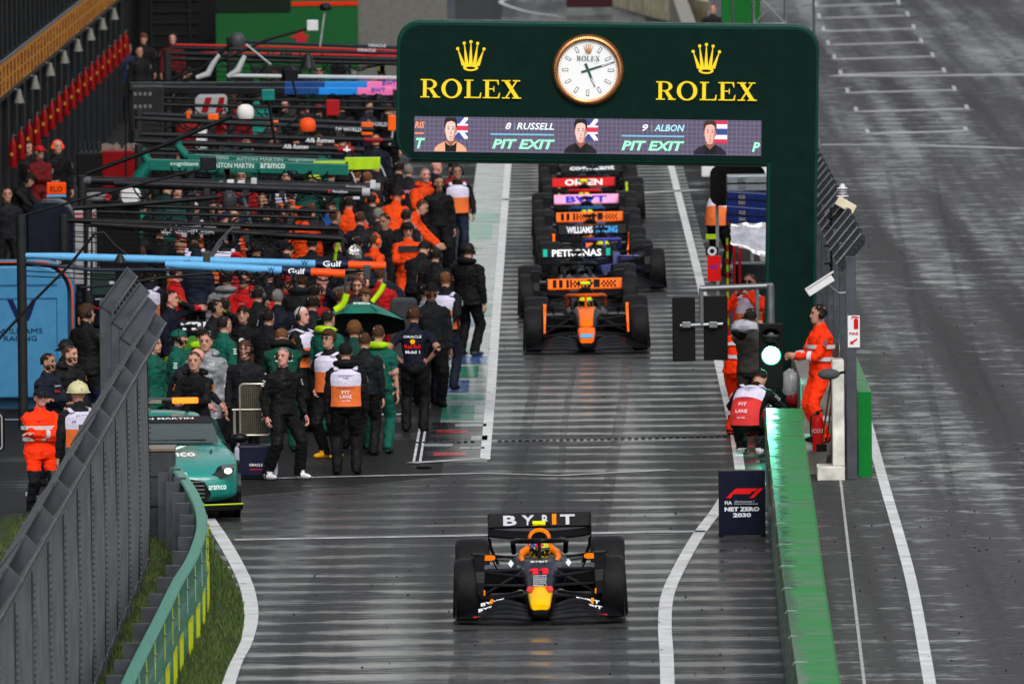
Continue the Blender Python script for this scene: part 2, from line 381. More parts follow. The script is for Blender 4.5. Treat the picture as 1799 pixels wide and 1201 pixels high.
mk('panel_joint', mb, M('joint_black', '#03100c', .5), arch)
def serif(mb, word, org, h, wd, dep=.03):
    """ROLEX in a slab serif, built from strokes"""
    def rc(x, y, x2, y2): P.append([(x, y), (x2, y), (x2, y2), (x, y2)])
    def arc(cx, cy, rx, ry, ix, iy, a0, a1, n=14):
        for i in range(n):
            t, t2 = R(a0+(a1-a0)*i/n), R(a0+(a1-a0)*(i+1)/n)
            Pn.append([(cx+ix*math.cos(t), cy+iy*math.sin(t)), (cx+rx*math.cos(t), cy+ry*math.sin(t)), (cx+rx*math.cos(t2), cy+ry*math.sin(t2)), (cx+ix*math.cos(t2), cy+iy*math.sin(t2))])
    G = {}; adv = {'R': .93, 'O': 1.03, 'L': .83, 'E': .84, 'X': .92}
    tot = sum(adv[c] for c in word)-.08; k = wd/tot; X = 0
    for ch in word:
        P, Pn = [], []
        if ch in 'RLE':
            rc(.11, .055, .27, .945); rc(0, 0, .40 if ch == 'R' else .11, .06); rc(0, .94, .11 if ch == 'E' else .40 if ch == 'L' else .11, 1)
        if ch == 'R': rc(.11, .94, .40, 1); rc(.27, .46, .42, .52); arc(.40, .73, .33, .27, .17, .21, -90, 90); P.append([(.36, .48), (.54, .48), (.78, .05), (.60, .05)]); rc(.55, 0, .88, .06)
        if ch == 'L': rc(.11, 0, .74, .06); P.append([(.66, .06), (.74, .06), (.76, .3), (.72, .3)])
        if ch == 'E':
            rc(.11, .94, .70, 1); rc(.11, 0, .74, .06); P.append([(.62, .94), (.70, .94), (.71, .72), (.68, .72)]); P.append([(.66, .06), (.74, .06), (.77, .3), (.73, .3)])
            rc(.27, .475, .47, .535); rc(.47, .36, .51, .65)
        if ch == 'O': arc(.46, .5, .46, .53, .28, .45, 0, 360, 28)
        if ch == 'X': P.append([(.10, .95), (.30, .95), (.78, .05), (.58, .05)]); P.append([(.62, .95), (.70, .95), (.24, .05), (.16, .05)]); rc(0, .94, .40, 1); rc(.50, .94, .82, 1); rc(.02, 0, .36, .06); rc(.47, 0, .88, .06)
        for poly in P: mb.prism([((X+a)*k, b*h) for a, b in poly], org, ex, ez, dep, jig=True)
        mb.k += 1
        for poly in Pn: mb.prism([((X+a)*k, b*h) for a, b in poly], V(org)+V((0, -.0012*mb.k, 0)), ex, ez, dep)
        X += adv[ch]
def crown(mb, c, w, h, dep=.03):
    """five-pointed crown, c = bottom centre"""
    tips = [(-.47, .72), (-.24, .90), (0, 1-.05), (.24, .90), (.47, .72)]; bx = [-.245, -.13, 0, .13, .245]
    for (tx, tz), b in zip(tips, bx):
        mb.prism([((b-.075)*w, .17*h), ((b+.075)*w, .17*h), (tx*w+.004, tz*h), (tx*w-.004, tz*h)], c, ex, ez, dep, jig=True)
        mb.prism([(tx*w+.058*w*math.cos(t*PI/8), tz*h+.058*w*math.sin(t*PI/8)) for t in range(16)], c, ex, ez, dep, jig=True)
    mb.k += 1; o = V(c)+V((0, -.0012*mb.k, 0))
    for i in range(28):
        t, t2 = 2*PI*i/28, 2*PI*(i+1)/28
        mb.prism([(.17*w*math.cos(t), .10*h+.045*h*math.sin(t)), (.27*w*math.cos(t), .11*h+.11*h*math.sin(t)), (.27*w*math.cos(t2), .11*h+.11*h*math.sin(t2)), (.17*w*math.cos(t2), .10*h+.045*h*math.sin(t2))], o, ex, ez, dep)
s0 = S(YA)
for xa, xb, yb, cx, cy in [(739, 914, 170, 827, 124), (1152, 1327, 174, 1240, 129)]:
    mb = MB(); p = al(xa, yb, -.30); serif(mb, 'ROLEX', p, 32/s0, (xb-xa)/s0); mk('lettering', mb, YEL, arch)
    mb = MB(); crown(mb, al(cx, cy, -.30), 49/s0, 54/s0); mk('crown_emblem', mb, YEL, arch)
# clock
cc = al(1033, 122, -.29); clk = bpy.data.objects.new('clock', None); link(clk, arch); clk.location = cc
GOLD = M('clock_gold', (.62, .27, .10), .28, metal=.85, vary=.1)
rings = []; n = 180
for r, y, fl in [(.515, .0, 0), (.515, -.05, 1), (.49, -.10, 1), (.455, -.115, 0), (.43, -.10, 0), (.425, -.05, 0)]:
    rings.append([((r-(.012 if (k % 2 and fl) else 0))*math.cos(2*PI*k/n), y, (r-(.012 if (k % 2 and fl) else 0))*math.sin(2*PI*k/n)) for k in range(n)])
mk('bezel', MB().loft(rings, cap=False), GOLD, clk)
mk('dial', MB().prism([(.43*math.cos(R(a*6)), .43*math.sin(R(a*6))) for a in range(60)], (0, -.055, 0), ex, ez, .03), M('dial_white', (.74, .76, .78), .4, vary=.02), clk)
DG = M('clock_green', (.004, .06, .045), .3, vary=.02); DW = M('marker_white', (.8, .82, .84), .4, vary=0)
for i in range(12):
    if i == 0: continue
    a = R(90-30*i); u = V((math.cos(a), 0, math.sin(a))); v_ = V((-math.sin(a), 0, math.cos(a)))
    mb = MB(); c0 = V((0, -.060, 0)); w_ = .020; r0, r1 = .285, .375
    if i == 6 or i in (1, 2, 4, 5, 7, 8, 10, 11, 3, 9): pass
    mb.prism([(r0, -w_), (r1, -w_), (r1, w_), (r0, w_)], c0, u, v_, .004, 0)
    mb.prism([(r0+.009, -w_+.009), (r1-.009, -w_+.009), (r1-.009, w_-.009), (r0+.009, w_-.009)], c0+V((0, -.002, 0)), u, v_, .004, 1)
    for f in range(len(mb.f)): pass
    mk('hour_marker', mb, [DG, DW], clk)
mb = MB()
for i in range(60):
    a = R(6*i); u = V((math.cos(a), 0, math.sin(a))); v_ = V((-math.sin(a), 0, math.cos(a)))
    mb.prism([(.40, -.0025), (.412, -.0025), (.412, .0025), (.40, .0025)], (0, -.059, 0), u, v_, .003)
mk('minute_track', mb, DG, clk)
for ang, ln, wd_ in [(72, .40, .016), (157, .26, .02)]:
    a = R(90-ang); u = V((math.cos(a), 0, math.sin(a))); v_ = V((-math.sin(a), 0, math.cos(a))); o_ = -.070 if ln > .3 else -.066
    mb = MB().prism([(-.10, -wd_), (ln*.5, -wd_*.8), (ln, -.007), (ln, .007), (ln*.5, wd_*.8), (-.10, wd_)], (0, o_, 0), u, v_, .004)
    mb.prism([(ln*.5, -wd_*.35), (ln*.88, -.003), (ln*.88, .003), (ln*.5, wd_*.35)], (0, o_-.002, 0), u, v_, .003, 1)
    mk('hand', mb, [DG, DW], clk)
mb = MB(); serif(mb, 'ROLEX', (-.165, -.062, .135), .068, .33, .002); mk('lettering', mb, DG, clk)
mb = MB(); crown(mb, (0, -.062, .235), .13, .14, .002); mk('crown_emblem', mb, GOLD, clk)
# led screen
scr = bpy.data.objects.new('screen', None); link(scr, arch); sa, sb = al(728, 266), al(1337, 208)
SM = bpy.data.materials.new('led_screen'); SM.use_nodes = True; N = SM.node_tree.nodes; L = SM.node_tree.links
tcn = N.new('ShaderNodeTexCoord'); bt = N.new('ShaderNodeTexBrick'); bt.offset = 0; bt.inputs['Scale'].default_value = 1
mpn = N.new('ShaderNodeMapping'); mpn.inputs['Rotation'].default_value = (R(90), 0, 0); L.new(tcn.outputs['Object'], mpn.inputs[0]); L.new(mpn.outputs[0], bt.inputs[0])
bt.inputs['Brick Width'].default_value = .064; bt.inputs['Row Height'].default_value = .064; bt.inputs['Mortar Size'].default_value = .006
bt.inputs['Color1'].default_value = (.070, .055, .115, 1); bt.inputs['Color2'].default_value = (.085, .065, .135, 1); bt.inputs['Mortar'].default_value = (.16, .13, .23, 1)
pb = N['Principled BSDF']; pb.inputs['Base Color'].default_value = (.01, .01, .01, 1); L.new(bt.outputs[0], pb.inputs['Emission Color']); pb.inputs['Emission Strength'].default_value = .75
xs0, xs1, zs0, zs1 = al(728, 235).x, al(1337, 240).x, al(1030, 269).z, al(1030, 207).z; sh = zs1-zs0
mk('display', MB().bb(xs0, xs1, -.305, -.285, zs0, zs1), SM, scr)
def sx_(px): return al(px, 238).x
def zf(f): return zs0+sh*f
def stx(s, xa, xb, f, hf, col, bold=.012, align='C'):
    text(s, sh*hf, ((sx_(xa)+sx_(xb))/2, -.314, zf(f)), mat=glow(col, 1.1), parent=scr, w=(sx_(xb)-sx_(xa)), shear=.25, bold=bold)
stx('RIS', 729, 746, .76, .18, '#ff9a60'); stx('T', 731, 747, .24, .30, '#90f0c0', .03)
stx('8', 888, 898, .76, .19, '#f4f4ff'); stx('RUSSELL', 908, 973, .76, .19, '#e8f4ff'); stx('PIT EXIT', 865, 975, .25, .27, '#98f5c4', .03)
stx('9', 1128, 1138, .76, .19, '#f4f4ff'); stx('ALBON', 1149, 1202, .76, .19, '#a8e6ff'); stx('PIT EXIT', 1092, 1202, .25, .27, '#98f5c4', .03)
stx('P', 1321, 1335, .25, .27, '#98f5c4', .03)
for xa, xb in [(862, 973), (1092, 1202)]: mk('name_bar', MB().bb(sx_(xa), sx_(xb), -.312, -.306, zf(.50), zf(.545)), glow('#80c8e8', .8), scr)
for xx in (904, 1144): mk('divider_line', MB().bb(sx_(xx), sx_(xx)+.006, -.312, -.306, zf(.66), zf(.86)), glow('#80c8e8', .8), scr)
mk('name_bar', MB().bb(sx_(729), sx_(745), -.312, -.306, zf(.5), zf(.545)), glow('#ff9a60', .8), scr)
def portrait(pc, suit, hairc, flagt, skin):
    o = bpy.data.objects.new('driver_portrait', None); link(o, scr); c = sx_(pc); y = -.307; w = .30
    fx0, fx1 = c-.02, c+w*.82
    fb = MB(); zA, zB = zf(.02), zf(.985)
    if flagt == 'uk':
        fzb = zf(.38); fb.bb(fx0, fx1, y, y+.004, fzb, zB, 0)
        fb.prism([(fx0, fzb), (fx0+.05, fzb), (fx1, zB-.03), (fx1, zB), (fx1-.05, zB), (fx0, fzb+.03)], (0, y-.001, 0), ex, ez, .002, 1)
        fb.prism([(fx1, fzb), (fx1-.05, fzb), (fx0, zB-.03), (fx0, zB), (fx0+.05, zB), (fx1, fzb+.03)], (0, y-.0015, 0), ex, ez, .002, 1)
        m_ = (fzb+zB)/2; fb.bb(fx0, fx1, y-.004, y-.002, m_-.06, m_+.06, 1); fb.bb(fx0, fx1, y-.006, y-.004, m_-.035, m_+.035, 2)
        mats = [glow('#3a4a90', .9), glow('#f0e8f0', 1), glow('#d03050', 1)]
    else:
        for k, (a, b, mi) in enumerate([(.34, .46, 2), (.46, .58, 1), (.58, .76, 0), (.76, .88, 1), (.88, .985, 2)]): fb.bb(fx0, fx1, y, y+.004, zf(a), zf(b), mi)
        mats = [glow('#3a4a90', .9), glow('#f0e8f0', 1), glow('#c83050', 1)]
    mk('flag', fb, mats, o)
    # generic flat portrait, built of soft overlapping flat shapes
    def el(cx, cz, rx, rz, a0=0, a1=360, n=20): return [(cx+rx*math.cos(R(a0+(a1-a0)*i/n)), cz+rz*math.sin(R(a0+(a1-a0)*i/n))) for i in range(n+(0 if a1-a0 == 360 else 1))]
    zt = zf(.985); L_ = [0]
    def lay(nm, polys, col, e=.9):
        mb = MB()
        for p_ in polys: L_[0] += 1; mb.prism([(x, max(zA, min(zt, z))) for x, z in p_], (0, y-.008-.0008*L_[0], 0), ex, ez, .0006)
        mk(nm, mb, glow(col, e), o)
    lay('hair', [el(c, zf(.80), .095, sh*.26)], hairc, .5)
    lay('suit', [[(c-.235, zA), (c-.225, zf(.12)), (c-.17, zf(.22)), (c-.08, zf(.30)), (c+.09, zf(.30)), (c+.17, zf(.21)), (c+.222, zf(.12)), (c+.235, zA)]], suit, .8)
    lay('collar', [[(c-.075, zA), (c-.085, zf(.30)), (c-.03, zf(.20)), (c+.04, zf(.20)), (c+.09, zf(.30)), (c+.08, zA)]], '#141216', .5)
    lay('neck', [[(c-.055, zf(.48)), (c-.062, zf(.30)), (c, zf(.16)), (c+.066, zf(.30)), (c+.058, zf(.48))]], '#9c6454', .8)
    jaw = el(c, zf(.66), .078, sh*.25, 0, 180)+[(c-.074, zf(.54)), (c-.060, zf(.42)), (c-.035, zf(.335)), (c, zf(.31)), (c+.035, zf(.335)), (c+.060, zf(.42)), (c+.074, zf(.54))]
    lay('ear', [el(c-.080, zf(.60), .012, sh*.06), el(c+.080, zf(.60), .012, sh*.06)], '#c08070', .8)
    lay('face', [jaw], skin, .85)
    lay('face_shade', [[(c+.030, zf(.34)), (c+.060, zf(.42)), (c+.074, zf(.54)), (c+.078, zf(.68)), (c+.066, zf(.82)), (c+.052, zf(.62)), (c+.040, zf(.46))], [(c-.006, zf(.50)), (c+.014, zf(.495)), (c+.008, zf(.66))], el(c, zf(.375), .026, sh*.018)], '#c88c7c', .85)
    lay('eye', [el(c-.032, zf(.655), .013, sh*.016), el(c+.032, zf(.655), .013, sh*.016)], '#402824', .6)
    lay('brow', [[(c-.050, zf(.70)), (c-.016, zf(.705)), (c-.016, zf(.72)), (c-.048, zf(.725))], [(c+.050, zf(.70)), (c+.016, zf(.705)), (c+.016, zf(.72)), (c+.048, zf(.725))]], '#6a4438', .7)
    lay('mouth', [el(c, zf(.44), .023, sh*.014)], '#b0605a', .8)
    lay('fringe', [[(c-.082, zf(.70)), (c-.086, zf(.88)), (c-.05, zt), (c+.06, zt), (c+.088, zf(.86)), (c+.080, zf(.70)), (c+.066, zf(.83)), (c+.01, zf(.88)), (c-.05, zf(.85)), (c-.070, zf(.80))]], hairc, .5)
portrait(792, '#ffb48c', '#3a2422', 'uk', '#ffd0c4'); portrait(1020, '#1c1c22', '#30201e', 'uk', '#ffccc2'); portrait(1247, '#1e2030', '#5a3c34', 'thai', '#f8bcae')
# ---------------------------------------------------------------- people
SKIN = [M('skin_fair', (.42, .22, .16), .55, vary=.08), M('skin_tan', (.30, .15, .10), .55, vary=.08), M('skin_dark', (.09, .045, .03), .5, vary=.08), M('skin_pink', (.50, .24, .19), .55, vary=.08)]
HAIR = {'dk': M('hair_dark', '#17110e', .6, bump=.6, bscale=60), 'br': M('hair_brown', '#3d2618', .6, bump=.6, bscale=60), 'gr': M('hair_grey', '#6a6864', .6, bump=.6, bscale=60),
        'wh': M('hair_white', '#b8b4ae', .7, bump=.6, bscale=60), 'gi': M('hair_sandy', '#5c3a20', .6, bump=.6, bscale=60)}
DARK = M('facial_dark', '#1a0f0d', .5, vary=0)
SHOE = M('shoe_black', '#0a0a0b', .7); SHOEW = M('shoe_white', '#c8c8cc', .5)
def ik(a, b, l1, l2, pole):
    d = b-a; L = min(d.length, (l1+l2)*.995); dn = d.normalized(); b = a+dn*L
    x = (l1*l1-l2*l2+L*L)/(2*L); h = math.sqrt(max(l1*l1-x*x, 0)); pp = V(pole); pp = (pp-dn*pp.dot(dn)).normalized()
    return a+dn*x+pp*h, b
POSES = {  # hands (left x>0, right x<0), elbow poles, options
 'stand': dict(L=(.25, -.04, .83), R=(-.25, -.03, .82)), 'behind': dict(L=(.05, .19, .97), R=(-.05, .2, .95), pl=(1, .6, 0)),
 'cross': dict(L=(-.15, -.175, 1.17), R=(.16, -.155, 1.10), pl=(1, -.2, -.5)), 'hips': dict(L=(.19, .02, 1.02), R=(-.19, .02, 1.02), pl=(1, .7, 0)),
 'hold': dict(L=(.06, -.34, 1.14), R=(-.07, -.36, 1.12), pl=(.6, .2, -1)), 'pockets': dict(L=(.19, -.07, .95), R=(-.19, -.07, .95), pl=(1, .8, 0)),
 'headhand': dict(L=(.11, -.12, 1.60), R=(-.24, -.03, .84), pl=(1, -.2, -.6)), 'face': dict(L=(.03, -.15, 1.54), R=(-.10, -.2, 1.18), pl=(.8, -.2, -1)),
 'walk': dict(L=(.26, -.20, .90), R=(-.25, .12, .86), feet=((.09, -.30), (-.09, .25))), 'bend': dict(L=(.16, -.62, .62), R=(-.14, -.60, .60), bend=68, hy=.14, pl=(1, 0, 0)),
 'lean': dict(L=(.18, -.48, .95), R=(-.12, -.5, .92), bend=28, hy=.06, pl=(.7, .3, -.4)), 'reach': dict(L=(.42, -.25, 1.45), R=(-.42, -.22, 1.30), pl=(.2, .3, -1)),
 'point': dict(L=(.24, -.03, .85), R=(-.36, -.38, 1.30), pl=(.4, .2, -1)), 'crouch': dict(L=(.18, -.40, .62), R=(-.12, -.42, .60), bend=42, hz=.42, hy=.15, feet=((.16, -.10), (-.14, .05)), pl=(.8, 0, -.6)),
 'spread': dict(L=(.30, -.06, .86), R=(-.28, -.05, .86), feet=((.2, -.08), (-.17, .08))), 'camera': dict(L=(.08, -.34, 1.50), R=(-.12, -.30, 1.48), pl=(.7, -.2, -1)),
 'sit': dict(L=(.12, -.42, .78), R=(-.12, -.44, .76), bend=12, hz=.56, hy=.1, feet=((.14, -.32), (-.14, -.32)), pl=(.8, .2, -.6))}
BODY = {}
def body(pose, hyaw=0, pitch=0, short=False, coat=0, hat=0):
    key = (pose, hyaw, pitch, short, coat)
    if key in BODY: return BODY[key]
    q = POSES[pose]; bend = R(q.get('bend', 0)); hz = q.get('hz', .95); hy = q.get('hy', 0); X = V((1, 0, 0))
    mb = MB(); SAM = []                       # samples for region lookup
    def reg(n0, t):
        for p in mb.v[n0:]: SAM.append((p.copy(), t))
    def fr(z):                                # spine frame at height z above the hip
        p = V((0, hy, hz)); a = 0; st = 12
        for i in range(st):
            zz = z*(i+.5)/st; t = max(0, min(1, (zz+.02)/.30)); a = bend*t*t*(3-2*t); p = p+V((0, -math.sin(a), math.cos(a)))*(z/st)
        t = max(0, min(1, (z+.02)/.30)); a = bend*t*t*(3-2*t)
        return p, V((0, math.cos(a), math.sin(a))), V((0, -math.sin(a), math.cos(a)))
    k = 1+.10*coat
    prof = [(-.12, .125, .10, 2), (-.06, .168, .122, 2), (.0, .172, .125, 2), (.03, .168*k, .125*k, 1), (.13, .152*k, .112*k, 1), (.24, .168*k, .122*k, 1), (.34, .185*k, .13*k, 1), (.42, .188*k, .125*k, 1), (.475, .165*k, .105*k, 1), (.51, .11*k, .085*k, 1), (.53, .068, .07, 1)]
    if coat > 1: prof[2] = (0, .18*k, .135*k, 1); prof[1] = (-.06, .182*k, .14*k, 1); prof[0] = (-.14, .178*k, .135*k, 1)
    rings = []
    for z, rx, ry, t in prof:
        p, f, u = fr(z); n0 = len(mb.v); rg = [p+X*rx*math.copysign(abs(math.cos(a))**.85, math.cos(a))+f*ry*math.sin(a) for a in [2*PI*i/18 for i in range(18)]]
        rings.append(rg); SAM += [(p_, t) for p_ in rg]
    mb.loft(rings)
    pc_, fc_, uc_ = fr(.515); n0 = len(mb.v)
    mb.tube([pc_+uc_*.0, pc_+uc_*.035-fc_*.004, pc_+uc_*.062-fc_*.01], [.085, .080, .074] if coat else [.078, .074, .066], 12); reg(n0, 1)
    pw_, fw2, uw_ = fr(-.035); n0 = len(mb.v)
    if coat: mb.loft([[pw_+X*rx_*math.cos(a)+fw2*ry_*math.sin(a)+uw_*dz for a in [2*PI*i/18 for i in range(18)]] for dz, rx_, ry_ in [(-.03, .19, .145), (.0, .196, .15), (.09, .18, .135)]]); reg(n0, 1)
    n0 = len(mb.v); p5, f5, u5 = fr(.52); hp, hf, hu = fr(.60); hp = hp+hf*(-.012)
    mb.tube([p5-u5*.02, hp+hu*.05], [.062, .055], 10); reg(n0, 0)
    hm = Matrix((X, hf, hu)).transposed() @ Matrix.Rotation(R(hyaw), 3, 'Z') @ Matrix.Rotation(R(pitch), 3, 'X')
    hc = hp+hu*.11-hf*.015
    HM = Matrix.Translation(hc) @ hm.to_4x4()
    n0 = len(mb.v); hr = []
    for z, rx, y0, y1 in [(-.118, .025, -.075, -.03), (-.105, .045, -.088, .0), (-.07, .060, -.092, .05), (-.02, .070, -.090, .085), (.03, .076, -.088, .10), (.075, .074, -.080, .098), (.105, .055, -.055, .075), (.12, .025, -.02, .04)]:
        hr.append([HM @ V((rx*math.cos(a), (y0+y1)/2+(y1-y0)/2*math.sin(a), z)) for a in [2*PI*i/16 for i in range(16)]])
    mb.loft(hr); mb.tube([HM @ V((0, -.083, .015)), HM @ V((0, -.108, -.022)), HM @ V((0, -.088, -.032))], [.010, .016, .012], 6)
    for sx in (-1, 1): mb.ell(HM @ V((sx*.077, .01, -.012)), (.012, .020, .032), 8, 5)
    reg(n0, 0)
    wr = []
    for sx, hk in ((1, 'L'), (-1, 'R')):
        sp, sf, su = fr(.435); sh_ = sp+X*sx*.175; pl = q.get('pl', (.5, .8, -.3)); pl = V((pl[0]*sx, pl[1], pl[2]))
        hn = V(q[hk]); el, wrp = ik(sh_, hn, .29, .27, pl); c = .012*coat
        n0 = len(mb.v); mb.tube([sh_-X*sx*.03+su*.01, sh_, (sh_+el)/2, el], [.06+c, .068+c, .055+c, .048+c], 10); reg(n0, 1)
        n0 = len(mb.v); mb.tube([sh_.lerp(el, .93), el, (el+wrp)/2, wrp], [.045+c, .046+c, .040+c, .030+c*.9] if not short else [.045, .042, .036, .027], 10); reg(n0, 0 if short else 1)
        wr.append((el, wrp, sx))
        hip = V((sx*.092, hy+.0, hz-.045)); ft = q.get('feet', ((.12, -.02), (-.12, .02)))[0 if sx > 0 else 1]
        an = V((ft[0], ft[1]+.02, .095)); kn, an = ik(hip, an, .43, .44, (sx*.15 if hz > .6 else sx*.5, -1, .1))
        n0 = len(mb.v); mb.tube([hip+V((0, 0, .05)), hip.lerp(kn, .3), kn, kn.lerp(an, .5), kn.lerp(an, .8), an+V((0, 0, .0)), an+V((0, 0, -.045))], [.095, .098, .080, .076, .072, .070, .068], 12)
        for p_ in mb.v[n0:]: SAM.append((p_.copy(), 1 if (coat and p_.z > hz-(.19 if coat > 1 else .075)) else 2))
        n0 = len(mb.v)
        n0 = len(mb.v); o = V((sx*.02, 0, 0)); mb.ell(V((an.x, ft[1]-.055, .045))+o, (.048, .150, .043), 12, 7); mb.ell(V((an.x, ft[1]+.03, .045)), (.045, .065, .042), 10, 6); reg(n0, 3)
    me = bpy.data.meshes.new('tmp'); me.from_pydata([tuple(p) for p in mb.v], [], mb.f)
    to = bpy.data.objects.new('tmp', me); COL.objects.link(to)
    rm = to.modifiers.new('r', 'REMESH'); rm.mode = 'VOXEL'; rm.voxel_size = .0135
    sm = to.modifiers.new('s', 'SMOOTH'); sm.factor = .45; sm.iterations = 2
    ev = bpy.data.meshes.new_from_object(to.evaluated_get(bpy.context.evaluated_depsgraph_get())); bpy.data.objects.remove(to); bpy.data.meshes.remove(me)
    kd = KDTree(len(SAM))
    for i, (p, t) in enumerate(SAM): kd.insert(p, i)
    kd.balance(); out = MB(); out.v = []; ns = mathutils.noise.noise; off = V((len(BODY)*3.7, 0, 0))
    for v in ev.vertices:
        p = v.co.copy(); tg = SAM[kd.find(p)[1]][1]
        if tg in (1, 2):
            q = p+off; f_ = ns(V((q.x*9, q.y*9, q.z*(20 if tg == 1 else 13))))*.6+ns(V((q.x*16+q.z*12, q.y*14, q.z*16-q.x*10)))*.55
            p = p+v.normal*(.016*f_)
        out.v.append(p)
    out.f = [tuple(p.vertices) for p in ev.polygons]
    for p in ev.polygons: out.m.append(SAM[kd.find(p.center)[1]][1])
    bpy.data.meshes.remove(ev)
    for el, w_, sx in wr:                      # hands with five fingers
        d = (w_-el).normalized(); side = V((0, -1, 0)) if abs(d.y) < .8 else V((0, 0, 1)); pn = d.cross(side).normalized(); pn = pn if pn.x*sx < 0 else -pn; sd = pn.cross(d).normalized()
        if sd.y > 0: sd = -sd
        pc = w_+d*.045
        out.tube([w_-d*.015, w_+d*.02, w_+d*.07, w_+d*.09], [.026, .034, .040, .036], 8, 5, flatt=.5, up=pn)
        for j, (o_, ln) in enumerate([(-.028, .062), (-.010, .072), (.009, .068), (.027, .052)]):
            b0 = w_+d*.082-sd*o_; out.tube([b0, b0+d*ln*.5+pn*.008, b0+d*ln*.85+pn*.026, b0+d*ln*.95+pn*.040], [.0095, .0088, .008, .006], 6, 5)
        b0 = w_+d*.025+sd*.025; out.tube([b0, b0+d*.03+sd*.022+pn*.01, b0+d*.058+sd*.022+pn*.022], [.012, .0105, .008], 6, 5)
    for sx in (-1, 1):
        out.ell(HM @ V((sx*.030, -.084, .012)), (.013, .008, .007), 8, 5, 4); out.tube([HM @ V((sx*.012, -.090, .030)), HM @ V((sx*.032, -.089, .036)), HM @ V((sx*.052, -.078, .031))], .0052, 5, 4)
    out.tube([HM @ V((-.024, -.087, -.058)), HM @ V((0, -.094, -.056)), HM @ V((.024, -.087, -.058))], .005, 5, 6)
    me = bpy.data.meshes.new('person'); me.from_pydata([tuple(p) for p in out.v], [], out.f)
    for i in range(7): me.materials.append(SKIN[0])
    me.polygons.foreach_set('material_index', out.m); me.polygons.foreach_set('use_smooth', [True]*len(me.polygons)); me.update()
    BODY[key] = (me, HM, fr, wr, k); return BODY[key]
LIP = M('lip', (.30, .10, .09), .5, vary=0)
def partial(c, r, keep, nu=22, nv=14):
    """open shell of an ellipsoid, keeping faces whose unit centre passes keep()"""
    mb = MB(); P = []
    for i in range(nv+1):
        t = PI*i/nv
        for j in range(nu): P.append(V((math.sin(t)*math.cos(2*PI*j/nu), math.sin(t)*math.sin(2*PI*j/nu), math.cos(t))))
    F = []
    for i in range(nv):
        for j in range(nu):
            f = (i*nu+j, i*nu+(j+1) % nu, (i+1)*nu+(j+1) % nu, (i+1)*nu+j); q = sum((P[a] for a in f), V())/4
            if keep(q): F.append(f)
    nz = lambda p: 1+.08*math.sin(p.x*17+p.z*9)*math.sin(p.y*13+3)
    mb.add([V((p.x*r[0]*nz(p)+c[0], p.y*r[1]*nz(p)+c[1], p.z*r[2]*nz(p)+c[2])) for p in P], F); return mb
HM_ = {}
